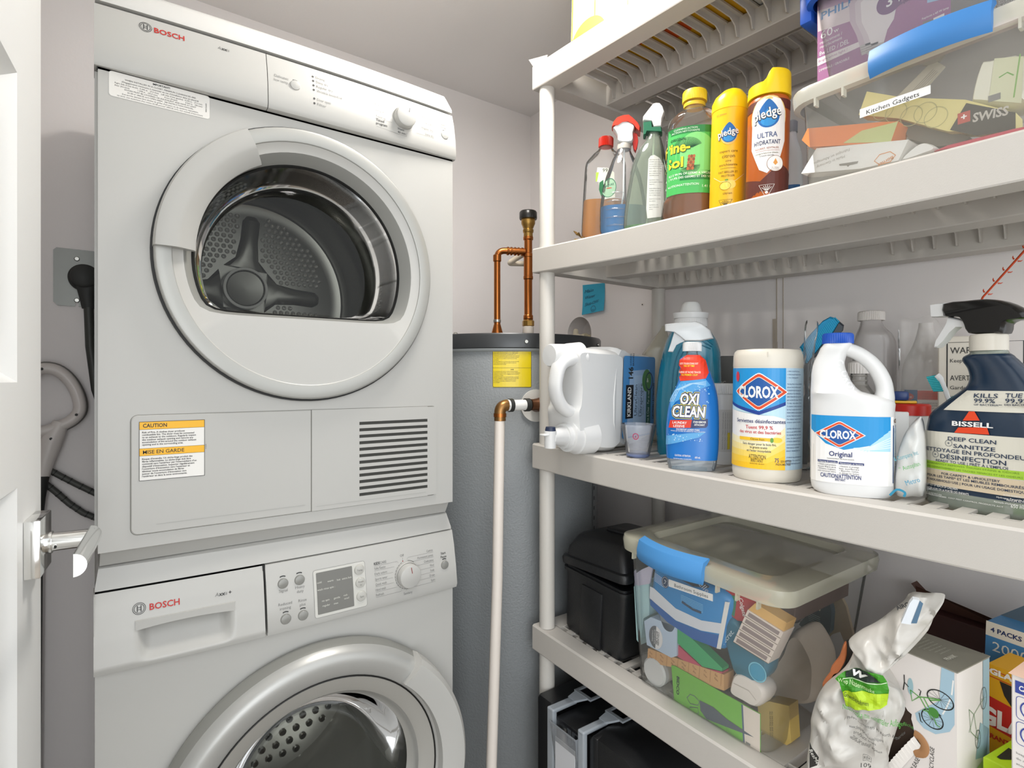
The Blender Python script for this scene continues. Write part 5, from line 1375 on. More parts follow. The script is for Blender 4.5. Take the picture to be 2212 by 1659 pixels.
# kitchen gadgets container
RZ = R(-90)
gy1 = 0.447; gz = zs(1, 0.445) + .0006
it = Item('storage_container', 'translucent container with blue handle latch marked Kitchen Gadgets', 'container', 1, pos=(.862, gy1), rz=RZ, z=gz); KG = it
gl = .345
container(it, gl, .34, .142, .008, .010, .030, (.33, .71), bulge_=.010)
def on_face(it, yl=0.0): return lambda a, b, off: Vector((a, yl - off, b))
lab = it.P([(1858, 256), (2011, 202.6), (2011, 184), (1858, 237)], -.001)
pr = Print(on_face(it, -.0016)); pr.poly(lab, WHITE, 1)
a_ = math.atan2(lab[1][1] - lab[0][1], lab[1][0] - lab[0][0]); cxl = (lab[0][0] + lab[2][0]) / 2; czl = (lab[0][1] + lab[2][1]) / 2
pr.text('Kitchen Gadgets', cxl - .002, czl - .0035, .0062, INK, 3, width=(lab[1][0] - lab[0][0]) * .75, rot=a_)
pr.build('name_label', it.o)
W = it.W
def gbox(name, label, cat, pts, yl, dep, m, prints=None, group=None, soft_=False, lift=0.0):
    """a flat pack or carton standing in a container: outline read from the photo on the plane local y = yl"""
    P_ = [KGI.L(u, v, yl) for u, v in pts]
    cx_ = sum(p[0] for p in P_) / len(P_); cz_ = min(p[1] for p in P_)
    o = bpy.data.objects.new(name, None); COL.objects.link(o); o.empty_display_size = .02
    c = KGI.W @ Vector((cx_, yl, cz_)); o.location = c; o.rotation_euler = KGI.W.to_euler(); o.matrix_world = Matrix.Translation(c) @ KGI.W.to_3x3().to_4x4()
    tag(o, label, cat, group)
    Q = [(a - cx_, b - cz_) for a, b in P_]
    if soft_: soft(MB(), rcurve(Q, 3), dep / 2, dep / 2, k=.84, k2=.95).build('pack', m, o)
    else: MB().prism(Q, 0, dep).build('carton', m, o, smooth=False)
    def loc(u, v): a, b = KGI.L(u, v, yl); return (a - cx_, b - cz_)
    if prints:
        pr = Print(lambda a, b, off: Vector((a, -off, b))); prints(pr, loc); pr.build('printing', o)
    return o
KGI = it
c3 = crop(1680, 0, 3.949)
def pp(f, pts): return [f(*p) for p in pts]
gbox('slicer_carton', 'carton showing orange and green vegetable slices in the gadgets container', 'carton', c3([(205, 1195), (255, 1095), (880, 1040), (1030, 1035), (965, 1215), (270, 1255)]), .012, .04, mat('#ef8a4a', .6), lambda pr, f: pr.poly(pp(f, c3([(560, 1222), (720, 1115), (1028, 1037), (965, 1213)])), '#c9cf8e', 2))
def bor(pr, f):
    q = f(*c3([(915, 1350)])[0]); pr.line([(q[0] + .013 * math.cos(R(a_)), q[1] + .008 * math.sin(R(a_))) for a_ in range(0, 360, 60)], .0009, '#e08a2a', 2, True); pr.text('Börner', q[0], q[1] - .0025, .005, '#e08a2a', 2, rot=PI + .3)
    q = f(*c3([(450, 1370)])[0]); pr.text('Made in Germany', q[0], q[1], .004, '#b9b4ae', 2, rot=PI + .1); pr.text('Fabriqué en Allemagne', q[0] + .001, q[1] + .007, .004, '#b9b4ae', 2, rot=PI + .1)
    pr.poly(pp(f, c3([(525, 1400), (690, 1375), (680, 1395), (615, 1410), (600, 1425), (590, 1412), (530, 1415)])), '#8b8781', 2)
gbox('white_carton', 'white carton with an orange hexagon logo and hanging slot in the gadgets container', 'carton', c3([(200, 1480), (330, 1265), (1115, 1190), (1030, 1370), (700, 1440)]), .010, .03, PAPER, bor)
def swi(pr, f):
    pr.poly(pp(f, c3([(1470, 1110), (1610, 880), (2030, 960), (2030, 1110), (1700, 1160)])), '#34302d', 2)
    q = f(*c3([(1590, 1010)])[0]); pr.poly(rect(q[0] - .0065, q[1] - .006, q[0] + .0065, q[1] + .008), '#b8443a', 3); pr.text('+', q[0], q[1] - .002, .008, WHITE, 4, bold=.03)
    pr.text('SWISS', q[0] + .026, q[1] - .010, .011, '#b9b4ac', 4, width=.035, bold=.03, rot=-.10)
    for x, y in ((900, 940), (1010, 960), (1140, 990), (1260, 960), (1350, 1000)): pr.ring(*f(*c3([(x, y)])[0]), .013, .0008, '#b5b07a', 2)
gbox('peeler_carton', 'yellow carton with vegetable slices, dark end and a red cross badge', 'carton', c3([(690, 980), (760, 780), (1060, 830), (1600, 850), (2030, 960), (2035, 1110), (1450, 1120), (1030, 1010)]), .030, .03, mat('#dcd08c', .6), swi)
def can_(pr, f):
    pr.poly(pp(f, c3([(1850, 500), (2100, 480), (2080, 880), (1800, 860)])), '#cfd0b0', 2)
    q = f(*c3([(1960, 640)])[0]); pr.line([(q[0] - .008, q[1]), (q[0], q[1] + .003), (q[0] + .006, q[1] - .003)], .0015, '#6aa04a', 3); pr.line([(q[0] + .012, q[1] + .02), (q[0] + .006, q[1] - .03)], .0015, '#7fae5a', 3)
    q = f(*c3([(1850, 840)])[0]); pr.poly(rect(q[0] - .006, q[1] - .003, q[0] + .006, q[1] + .005), INKG, 3)
gbox('white_tin', 'round white tin with a green printed band lying in the gadgets container', 'tin', c3([(1640, 840), (1720, 540), (1800, 500), (2120, 470), (2120, 860), (1700, 880)]), .035, .06, mat('#dedccb', .4), can_, soft_=True)
gbox('grey_blade_pack', 'grey folded leaflet with fine print in the gadgets container', 'leaflet', c3([(990, 850), (1330, 510), (1420, 560), (1130, 890)]), .055, .006, mat('#b8b1a4', .6), lambda pr, f: [pr.line(pp(f, c3([(1080 + i * 30, 850 - i * 12), (1330 + i * 12, 590 + i * 8)])), .0006, '#8d867a', 2) for i in range(4)])
gbox('white_gadget', 'curved white kitchen gadget lying low in the gadgets container', 'kitchen gadget', c3([(1040, 1370), (1180, 1240), (1270, 1215), (1350, 1260), (1240, 1310)]), .014, .03, WHITE, soft_=True)
gbox('red_pack', 'red and skin-toned pack low at the right in the gadgets container', 'pack', c3([(1330, 1290), (1450, 1240), (2010, 1100), (2110, 1080), (2110, 1110), (1560, 1245)]), .012, .05, mat('#c8435a', .5))
gbox('dark_gadget', 'dark grey gadget lying across the back of the gadgets container', 'kitchen gadget', c3([(1060, 1030), (1480, 1120), (1640, 1170), (1560, 1230), (1350, 1250), (1110, 1180)]), .045, .03, mat('#6a655d', .5))
# lamp bulb container standing on the lid
by1 = .435
it = Item('bulb_container', 'clear storage container with blue lid standing on the Kitchen Gadgets lid', 'container', 1, pos=(.885, by1), rz=RZ, z=gz + .142 + .0125); it.o.name = 'storage_container'
container(it, .335, .26, .152, .012, .018, .02, (.3, .7), lidm=mat('#1f55b8', .35), boxm=clear('#cfd3da', .16, .1), latch_m='#1f55b8'); KGI = it
MB().bbox(-.022, -.003, .02, .10, .122, .185, .003).build('side_latch', mat('#1f55b8', .35), it.o)
c9 = crop(1700, 0, 4.320)
def bulb(pr, f):
    PU = '#8e4a80'
    pr.poly(pp(f, c9([(285, 800), (285, 110), (1000, -60), (1530, -120), (1530, 280), (480, 720)])), '#a0628f', 1)
    pr.poly(pp(f, c9([(290, 300), (285, 105), (900, -80), (1000, -110), (1000, 40), (620, 190)])), '#d9c9c9', 2)
    pr.text('PHILIPS', *f(*c9([(520, 90)])[0]), .0115, '#2e7ab5', 3, width=.062, bold=.02)
    q = f(*c9([(640, 30)])[0])
    pr.poly(pp(f, c9([(1530, 280), (1530, -120), (2300, -300), (2300, 120)])), '#7d756c', 1)
    pr.text('60', *f(*c9([(372, 345)])[0]), .0125, WHITE, 3, width=.0175); pr.text('w', *f(*c9([(462, 300)])[0]), .007, WHITE, 3)
    for t, x, y, s_, w_ in (('replacement /', 412, 372, .0048, .032), ('remplacement', 412, 412, .0048, .032), ('8w LED / DEL', 440, 465, .0068, .043)): pr.text(t, *f(*c9([(x, y)])[0]), s_, WHITE, 3, width=w_)
    pr.poly(pp(f, c9([(285, 550), (700, 380), (700, 430), (285, 620)])), '#e4dad8', 3)
    for t, x, y in (('Bright white light /', 430, 530), ('Lumière blanc brillant', 450, 560)): pr.text(t, *f(*c9([(x, y)])[0]), .0036, '#a0628f', 4, width=.042)
    pr.text('DIMMABLE / GRADABLE', *f(*c9([(440, 615)])[0]), .0036, WHITE, 3, width=.044); pr.text('Lasts 22+ Years', *f(*c9([(400, 745)])[0]), .0048, WHITE, 3, width=.036); pr.text('Dure 22+ ans', *f(*c9([(380, 790)])[0]), .0048, WHITE, 3, width=.03)
    # three bulbs
    for k in range(3):
        bx = 850 - (2 - k) * 55; out = c9([(bx - 160, 40 + k * -5), (bx - 150, 210), (bx - 90, 330), (bx - 60, 430), (bx + 60, 390), (bx + 90, 280), (bx + 150, 180), (bx + 180, 40), (bx + 150, -80), (bx - 60, -80)])
        pr.poly(pp(f, out), ['#c9b4bd', '#d4c6c9', '#e6dedc'][k], 4 + k)
        pr.poly(pp(f, c9([(bx - 60, 430), (bx + 60, 390), (bx + 55, 480), (bx - 40, 520)])), '#bdb6b2', 5 + k)
        for i in range(3): pr.line(pp(f, c9([(bx - 55, 450 + i * 22), (bx + 58, 412 + i * 22)])), .0007, '#8f8884', 7 + k)
    q = f(*c9([(960, 20)])[0]); pr.poly(circ(q[0], q[1], .0165), '#6b2a6e', 9); pr.text('3', q[0], q[1] - .006, .014, WHITE, 11, bold=.02); pr.text('pack', q[0] + .018, q[1] - .004, .005, WHITE, 11, bold=.02); pr.text('paquet', q[0] + .019, q[1] - .011, .005, '#6b2a6e', 11, bold=.02)
    pr.poly(pp(f, c9([(1310, 30), (1310, -20), (1430, -50), (1430, 0)])), '#9fc4e0', 3)
    pr.poly(pp(f, c9([(1270, 205), (1365, 175), (1365, 305), (1270, 320)])), '#7d7a78', 3); pr.poly(pp(f, c9([(1368, 172), (1470, 125), (1470, 280), (1368, 305)])), '#efece8', 3)
    pr.text('Replaces a 60 W lamp', *f(*c9([(1385, 135)])[0]), .003, WHITE, 3, width=.03); 
    for i, t in enumerate(('Warranty 3 years', 'This lamp is suitable', 'for damp locations.', 'Do not use with', 'standard timers.')): pr.text(t, *f(*c9([(1950 + i * 10, 100 - i * 26)])[0]), .0032, '#cfc9c0', 3, width=.042)
gbox('light_bulb_carton', 'purple and white light bulb carton inside the clear blue-lidded container', 'carton', c9([(285, 812), (285, -60), (2300, -560), (2300, 150)]), .020, .10, mat('#b78fa8', .6), bulb)
# ------------------------------------------------------------------ top tier
Wt = Matrix.Translation((.862, .955, zs(0, .8) + .0015)) @ Matrix.Rotation(math.atan(-.035), 4, 'X') @ Matrix.Rotation(R(-90), 4, 'Z')
Wt = Matrix.Translation((.862, .955, zs(0, .955) + .002)) @ Matrix.Rotation(math.atan(.035), 4, 'X') @ Matrix.Rotation(R(-90), 4, 'Z')
def p_top(pr, w, h):
    pr.poly(rect(-w, 0, w, h), '#c3d0d3', 0)
    pr.line([(-w + .003, 0), (-w + .003, h)], .0045, '#e3ae2c', 2); pr.line([(-w + .075, 0.02), (-w + .075, h)], .004, '#e3ae2c', 2); pr.line([(-w + .17, 0.0), (-w + .17, h)], .004, '#e3ae2c', 2)
    for k in range(3):
        for j in range(10): pr.line([(-w + .022 + k * .095, .02 + j * .013), (-w + .034 + k * .095, .026 + j * .013)], .003, '#93bccb', 1)
    pr.poly([(-w + .055 + .055 * math.cos(R(a_)), .048 * math.sin(R(a_))) for a_ in range(0, 181, 9)], '#e8873a', 3)
def p_bot(pr, w, d):
    pr.poly(rect(-w, 0, w, d), '#d9a514', 1)
    for x, y, s_ in ((-.05, .08, .035), (.03, .12, .04), (.1, .05, .03)): pr.poly(circ(x, y, s_, s_ * .6), '#d2561a', 2)
facebox('cereal_carton', 'pale blue and yellow carton with an orange half circle on the top shelf', 'carton', Wt, 0, .335, .006, .30, 0, .20, mat('#e2d9b8', .6), prints=[('front', p_top), ('bottom', p_bot)])
facebox('white_carton', 'plain white carton behind the rim of the top shelf, right of the cereal carton', 'carton', Wt, .350, .46, .02, .25, 0, .16, mat('#dfe1e4', .6), prints=[('bottom', lambda pr, w, d: pr.poly(rect(-w * .2, .05, w * .5, .11), '#2e3a66', 1))])
facebox('brown_carton', 'tan carton on the top shelf glimpsed through its slots', 'carton', Wt, .47, .72, .12, .36, 0, .14, mat('#b49a6e', .7))
facebox('dark_box', 'dark box on the top shelf glimpsed through the front slots', 'box', Wt, .475, .70, .01, .11, 0, .12, mat('#4c4434', .6))
q = ont(1160, 142, 1.38)
tag(MB().add([(q.x - .01, q.y + .02, q.z + .02), (q.x + .03, q.y - .004, q.z + .035), (q.x + .02, q.y + .0, q.z - .03)], [(0, 1, 2)]).add([(q.x - .01, q.y + .02, q.z + .02), (q.x + .03, q.y + .004, q.z + .035), (q.x + .02, q.y + .004, q.z - .03)], [(0, 1, 2)]).build('paper_flap', mat('#cfc6c1', .8), None, smooth=False), 'small pale paper corner poking out behind the left end of the top shelf', 'paper')

# ------------------------------------------------------------------ third tier
c4 = crop(1130, 640, 3.949); c5 = crop(1550, 640, 3.607); c6 = crop(1900, 560, 2.860)
# refill jug lying on its side with a tap
it = Item('detergent_jug', 'large white detergent jug with tap and blue label lying on the third shelf', 'jug', 2, 1322, 978, rz=0.0); J = it
body = it.P(rcurve(c4([(480, 440), (640, 445), (800, 458), (862, 482), (872, 540), (866, 700), (852, 1000), (846, 1240), (824, 1300), (760, 1333), (620, 1325), (530, 1312), (478, 1260), (462, 1100), (458, 1000), (480, 930), (490, 760), (478, 560)]), 4))
soft(MB(), body, .05, .05, k=.90, k2=.965).build('body', PLW, it.o)
hp = [it.L(u, v, .03) for u, v in c4([(470, 520), (380, 535), (310, 590), (280, 700), (275, 800), (300, 890), (350, 960), (430, 985), (520, 960)])]
hp = rcurve([(a, .03, b) for a, b in hp], 4, False)
n_ = len(hp); MB().tube(hp, [.012 + .010 * (abs(i / n_ - .5) * 2) ** 3 for i in range(n_)], 18, ell=1.5).build('handle', PLW, it.o)
a_, b_ = it.L(*c4([(330, 505)])[0], .05), it.L(*c4([(222, 508)])[0], .05)
MB().tube([(a_[0] + .05, .05, a_[1] + .004), (a_[0] + .015, .05, a_[1] + .002), (a_[0], .05, a_[1])], [.026, .024, .0195], 28).build('neck', PLW, it.o)
MB().tube([(a_[0] + .006, .05, a_[1]), (b_[0] + .004, .05, b_[1] + .001), (b_[0], .05, b_[1] + .001), (b_[0] - .001, .05, b_[1] + .001)], [.0245, .024, .022, .001], 36).build('cap', PLW, it.o)
t0, t1 = it.L(*c4([(470, 1195)])[0], .03), it.L(*c4([(335, 1195)])[0], .03)
MB().tube([(t0[0] + .03, .03, t0[1]), (t0[0], .03, t0[1]), (t0[0] - .012, .03, t0[1]), (t0[0] - .013, .03, t0[1]), (t1[0] + .012, .03, t1[1]), (t1[0] + .011, .03, t1[1]), (t1[0], .03, t1[1])], [.040, .038, .037, .034, .033, .027, .026], 36).build('tap_collar', PLW, it.o)
s0 = it.L(*c4([(265, 1230)])[0])
MB().cyl((s0[0], .012, s0[1] + .018), (s0[0], .012, s0[1] - .0165), .0125, .0115, 24).tube([(t1[0] + .004, .03, t1[1]), (s0[0], .012, s0[1] + .004)], [.022, .014], 20).build('tap', PLW, it.o); TAP_ = LAST[-1]
MB().cyl((s0[0], .012, s0[1] + .017), (s0[0], .012, s0[1] + .026), .0115, .0095, 24).build('tap_button', mat('#1f2a45', .4), TAP_)
MB().bbox(s0[0] - .022, s0[0] + .022, .004, .020, s0[1] + .009, s0[1] + .0125, .0015).build('tap_wings', PLW, TAP_)
# label side turned slightly away
cr0 = it.L(*c4([(868, 480)])[0]); xh, zh = cr0
zlo = it.L(*c4([(850, 1290)])[0])[1] + .012
ML = Matrix.Translation((xh - .006, .002, 0)) @ Matrix.Rotation(R(13), 4, 'Z')
lw = .165
soft(MB(ML), rcurve([(-.02, zlo), (lw * .8, zlo - .004), (lw, zlo + .02), (lw + .004, zh - .03), (lw * .9, zh - .004), (.05, zh), (-.02, zh - .002)], 4), .049, .051, k=.93, k2=.975).build('label_panel', PLW, it.o)
pr = Print(lambda a, b, off: ML @ Vector((a, -.0015 - off, b)))
HB = zh - zlo
pr.poly(rrect(.004, zlo + .006, lw - .012, zh - .007, .008), '#4b90cc', 0)
pr.poly([(.022, zlo + .01), (.034, zh - .04), (.125, zh - .036), (.135, zlo + .01)], '#a4c2e4', 1).poly([(.05, zlo + .01), (.053, zh - .05), (.10, zh - .05), (.108, zlo + .01)], '#b4cde8', 2)
pr.poly(rect(.016, zlo + .05, .050, zlo + .125), '#16161c', 3).text('KIRKLAND', .039, zlo + .0875, .016, WHITE, 5, width=.066, rot=R(90), bold=.03)
pr.text('146', .046, zlo + .152, .020, INK, 4, width=.026, rot=R(90), bold=.03).text('LOADS', .038, zlo + .182, .007, INK, 4, width=.026, rot=R(90)).text('BRASSÉES', .050, zlo + .182, .007, INK, 4, width=.028, rot=R(90))
pr.text('UltraClean', .068, zlo + .090, .014, '#2a3a56', 4, width=.070, rot=R(90)).text('Ultrapropre', .092, zlo + .090, .014, '#2a3a56', 4, width=.075, rot=R(90)).text('PREMIUM LAUNDRY DETERGENT', .0775, zlo + .09, .004, '#2a3a56', 4, width=.075, rot=R(90)).text('DÉTERGENT À LESSIVE DE PREMIÈRE QUALITÉ', .100, zlo + .10, .004, '#2a3a56', 4, width=.09, rot=R(90))
pr.poly(rect(.112, zlo + .03, .134, zlo + .115), '#1f5d52', 3).text('Free & Clear · Pur et net', .126, zlo + .072, .010, '#cfe3dc', 5, width=.078, rot=R(90)).text('CAUTION / ATTENTION', .151, zlo + .085, .008, INK, 4, width=.085, rot=R(90), bold=.02)
pr.poly(circ(.112, zh - .062, .022, .026), '#4f8a4e', 4).line(circ(.124, zh - .064, .017, .020), .003, '#22365c', 5, True).text('&', .116, zh - .066, .010, WHITE, 6)
pr.build('label', it.o)
pr = Print(lambda a, b, off: Vector((a, .022 - off - .004, b))); q = it.L(1187, 838); pr.text('TO', q[0] + .001, q[1], .003, INK).text('CLOSE', q[0] + .003, q[1] - .006, .003, INK); 
# measuring cup
it = Item('measuring_cup', 'small clear plastic measuring cup with a red ring mark in front of the jug', 'cup', 2, 1378, 990)
def capx(u0, u1, v): a = it.L(u0, v); b = it.L(u1, v); return (b[0] - a[0]) / 2
r0, r1 = capx(1352, 1405, 985), capx(1341, 1416, 920); h_ = it.L(1378, 918)[1]
CUPM = clear('#e9edf8', .16, .06, fres=1.25)
MB(Matrix.Translation((0, r0, 0))).lathe([(0, .004), (r0 * .92, .004), (r0, .006), (r1, h_ - .006), (r1 + .0012, h_ - .005), (r1 + .0012, h_), (r1 - .0012, h_), (r0 - .002, .010), (0, .0095)], 48).build('cup', CUPM, it.o)
MB(Matrix.Translation((0, r0, 0))).lathe([(0, 0), (r0 * .9, 0), (r0, .003), (r0 * 1.0, .0075), (0, .0075)], 48).build('base', clear('#8ea3dc', .5, .08), it.o)
fm = lambda s_, h, off: Vector(((r0 + (r1 - r0) * h / h_ + off) * math.sin(s_ / r1), r0 - (r0 + (r1 - r0) * h / h_ + off) * math.cos(s_ / r1), h))
pr = Print(fm, .004); pr.ring(-.006, h_ * .66, .0058, .0022, '#b0476a').poly([(-.006, h_ * .66 + .003), (-.004, h_ * .66 - .002), (-.008, h_ * .66 - .002)], '#b0476a', 1); pr.build('emblem', it.o)
# teal softener bottle
it = Item('softener_bottle', 'tall teal bottle with stepped white cap behind the stain remover', 'bottle', 2, t=1.215, u=1487)
rows = [(1000, 1421, 1556), (985, 1418, 1559), (893, 1415, 1561), (817, 1420, 1560), (761, 1430, 1558), (735, 1438, 1550), (716, 1447, 1538), (704, 1457, 1527)]
S = smooth_secs(px_secs(it, rows, .048, 2.8), 4); 
S[0][0] = 0
for q in S: q[2] = min(q[2], q[1])
loft_secs(MB(), S, cy=.03).build('bottle', clear('#17839f', .88, .18, tint='#4fb0c6'), it.o)
f = wrap(S, .03)
pr = MB()
for k, (du) in enumerate((0, 9, 18)):
    pts = [it.L(u, v) for u, v in [(1470 + du, 1000), (1452 + du, 900), (1455 + du, 800), (1475 + du, 745), (1505, 725 + du), (1540 - du * .3, 745 + du * .5)]]
    pts = rcurve(pts, 4, False); P3 = [f(a, b, 0.0006) for a, b in pts]; pr.tube(P3, .0012, 6)
pr.build('moulded_ridges', mat('#0f6c86', .3), it.o)
x_ = S[-1][4]; zz_ = lambda v: it.L(1490, v)[1]
ribbed_cap(MB(Matrix.Translation((0, .03, 0))), capx(1456, 1529, 690), zz_(704), zz_(684), x_, amp=.0005).build('cap_skirt', PLW, it.o)
MB(Matrix.Translation((x_, .03, 0))).lathe([(capx(1455, 1530, 690), zz_(686)), (capx(1454, 1531, 690) + .001, zz_(674)), (capx(1469, 1518, 690), zz_(672)), (capx(1473, 1514, 660), zz_(656)), (capx(1478, 1509, 650), zz_(650)), (0, zz_(649))], 40).build('cap', PLW, it.o)
# translucent jug shoulder behind
it = Item('bottle', 'cloudy white bottle with sloping shoulder behind the jug and teal bottle', 'bottle', 2, 1418, t=1.46)
S = smooth_secs(px_secs(it, [(960, 1384, 1450), (800, 1384, 1450), (768, 1386, 1448), (748, 1400, 1446), (728, 1414, 1444), (714, 1425, 1441), (704, 1430, 1438)], .028, 2.6), 4); S[0][0] = 0
for q in S: q[2] = min(q[2], q[1])
loft_secs(MB(), S).build('bottle', clear('#d5cfbc', .72, .2), it.o)
# dark grey carton & white ribbed jar behind the stain remover
def p_fab(pr, w, h):
    pr.poly(rect(-w, h * .12, w, h), '#4d4a46', 1); pr.text('FABRIC', -.004, h * .70, .008, '#b9b5ad', 3, width=.034).text('TOUCH', -.004, h * .52, .008, '#b9b5ad', 3, width=.034)
q = ont(1552, 800, 1.27)
Wf = Matrix.Translation((q.x, q.y, zs(2, q.y) + .001)) @ Matrix.Rotation(-math.atan2(q.x, q.y), 4, 'Z')
facebox('fabric_carton', 'dark grey carton with pale lettering behind stain remover and wipes', 'carton', Wf, -.03, .035, 0, .05, 0, ZC + (CY - 770) / FPX * 1.27 - q.z * 0 - zs(2, q.y), mat('#c9c5bd', .6), prints=[('front', p_fab)])
it = Item('jar', 'white ribbed-lid jar with fine-print label between stain remover and wipes', 'jar', 2, 1556, t=1.11)
hz = it.L(1560, 828)[1]; rr_ = .0245
MB(Matrix.Translation((0, .0, 0))).lathe([(0, 0), (rr_ * .95, 0), (rr_, .004), (rr_, hz - .022), (rr_ * .96, hz - .018)], 40).build('jar_body', PLW, it.o)
ribbed_cap(MB(), rr_ + .0015, hz - .020, hz, 0, 0).build('lid', PLW, it.o)
pr = Print(cylwrap([[0, rr_, rr_, 2, 0], [hz, rr_, rr_, 2, 0]]), .004); pr.poly(rect(-.03, .025, .035, hz - .05), '#cfcdc9', 0).poly(rect(.012, .03, .018, .062), '#e3cf3a', 1)
for k in range(6): pr.text('Nutrition Facts / Valeur nutritive par portion', .004 + k * .0045, .025 + (hz - .075) / 2, .0022, INKG, 1, rot=R(90), width=(hz - .085))
pr.build('label', it.o)
# stain remover spray
it = Item('stain_remover_bottle', 'bright blue stain remover spray bottle with clear trigger at the shelf front', 'spray bottle', 2, 1494, 1016)
rows = [(1016, 1443, 1546), (1005, 1440, 1549), (969, 1438, 1553), (931, 1438, 1554), (906, 1440, 1554), (883, 1443, 1553), (858, 1450, 1551), (832, 1462, 1545), (808, 1468, 1537), (790, 1467, 1530), (776, 1468, 1524), (768, 1476, 1513), (764, 1482, 1508), (757, 1483, 1507)]
S = smooth_secs(px_secs(it, rows, .027, 2.5), 3); S[0][0] = 0
for q in S: q[2] = min(q[2], q[1])
loft_secs(MB(), S, cy=.02).build('bottle', clear('#b8c4cf', .35, .06), it.o)
f = wrap(S, .02); S2 = [q for q in S if .012 < q[0] < it.L(1490, 770)[1]]
SS = [[q[0], q[1] + .0003, q[2] + .0003, q[3], q[4]] for q in S2]
loft_secs(MB(), SS, cy=.02, caps=(False, False)).build('sleeve', mat('#1672c4', .25), it.o)
pr = Print(wrap(SS, .02), (.006, .006), base=.0008)
lab = lambda pts: it.P(c4(pts))
pr.poly(lab([(1335, 540), (1400, 500), (1510, 500), (1560, 545), (1585, 650), (1560, 700), (1480, 712), (1340, 722), (1330, 690), (1345, 665), (1327, 640), (1345, 610), (1325, 585)]), '#e33a1e', 1)
WB = mat('#8fc0e8', .3); NV = mat('#14245c', .3); YW = mat('#efe23a', .35)
pr.poly(lab([(1345, 725), (1555, 705), (1600, 760), (1430, 820), (1300, 900), (1260, 960), (1250, 870)]), '#4fa0dc', 1)
for i in range(46):
    a_ = random.random(); b_ = random.random(); q = it.L(*c4([(1290 + 300 * a_, 735 + 190 * b_)])[0]); pr.poly(circ(q[0], q[1], .0004 + .0012 * random.random(), n=7), WB, 2)
for off_ in (0, 14, 28): pr.line([it.L(*p) for p in c4([(1250 + off_, 900), (1300 + off_, 800), (1420 + off_, 745), (1560, 728 + off_)])], .0012, '#a9d2f0', 2)
pr.poly(lab([(1220, 1190), (1400, 1165), (1560, 1155), (1500, 1200), (1380, 1230), (1215, 1270)]), '#5fa8de', 1)
for i in range(26):
    q = it.L(*c4([(1240 + 300 * random.random(), 1175 + 60 * random.random())])[0]); pr.poly(circ(q[0], q[1], .0004 + .0008 * random.random(), n=7), '#c4e0f5', 2)
for i, (t, x, y, w_, s_) in enumerate((('OXI', 1420, 918, 160, 92), ('CLEAN', 1412, 1026, 280, 92))):
    q = it.L(*c4([(x, y)])[0]); k = it.L(*c4([(x + w_ / 2, y)])[0])[0] - it.L(*c4([(x - w_ / 2, y)])[0])[0]
    hs_ = it.L(*c4([(x, y - s_)])[0])[1] - q[1]
    pr.text(t, q[0], q[1], hs_, YW, 4 + i * 4, width=k * 1.06, bold=.13, shear=.12); pr.text(t, q[0], q[1], hs_, NV, 5 + i * 4, width=k * 1.04, bold=.10, shear=.12); pr.text(t, q[0], q[1], hs_, WHITE, 7 + i * 4, width=k, bold=.03, shear=.12)
pr.poly(lab([(1255, 1055), (1440, 1050), (1430, 1118), (1240, 1120)]), '#dd3a22', 6).poly(lab([(1440, 1050), (1575, 1045), (1575, 1100), (1560, 1118), (1425, 1120)]), NV, 6)
for t, x, y, w_ in (('LAUNDRY', 1335, 1085, 120), ('LESSIVE', 1330, 1114, 95), ('STAIN REMOVER', 1505, 1078, 105), ('DÉTACHANT', 1505, 1102, 85)):
    q = it.L(*c4([(x, y)])[0]); pr.text(t, q[0], q[1], .0045 if x < 1400 else .0034, WHITE, 8, width=w_ / 3.949 * .00083, bold=.02, shear=.1)
for t, x, y, w_, c in (('GETS TOUGH STAINS OUT', 1415, 582, 150, '#f6e6d8'), ('THE 1ST TIME!', 1415, 602, 90, YW), ('ÉLIMINE LES TACHES TENACES', 1420, 655, 180, '#f6e6d8'), ('DU PREMIER COUP!', 1420, 678, 130, YW), ('FOR EVERYDAY LAUNDRY STAINS', 1405, 1142, 190, WHITE), ('POUR LES TACHES DE LESSIVE DE TOUS LES JOURS', 1405, 1153, 280, WHITE), ('CAUTION / ATTENTION', 1360, 1362, 130, WHITE), ('READ DIRECTIONS CAREFULLY / LIRE LE MODE D’EMPLOI', 1360, 1385, 150, WHITE), ('650 mL', 1488, 1378, 45, WHITE)):
    q = it.L(*c4([(x, y)])[0]); pr.text(t, q[0], q[1], .0034 if w_ < 200 and 'READ' not in t else .0016, c, 8, width=w_ / 3.949 * .00083, bold=.015)
pr.build('label', it.o)
x_ = S[-1][4]; ribbed_cap(MB(Matrix.Translation((0, .02, 0))), capx(1474, 1515, 745), it.L(1495, 758)[1], it.L(1495, 738)[1], x_, amp=.0005).build('collar', PLW, it.o)
CLW = clear('#e3e5e6', .62, .18)
soft(MB(), lab([(1205, 232), (1290, 222), (1475, 208), (1530, 228), (1600, 285), (1628, 358), (1520, 378), (1380, 378), (1335, 340), (1280, 300), (1208, 292)]), .011, .02).build('trigger_head', CLW, it.o); TH_ = LAST[-1]
soft(MB(), lab([(1285, 300), (1345, 335), (1385, 378), (1340, 395), (1305, 415), (1275, 475), (1232, 472), (1255, 400)]), .006, .02).build('trigger', CLW, TH_)
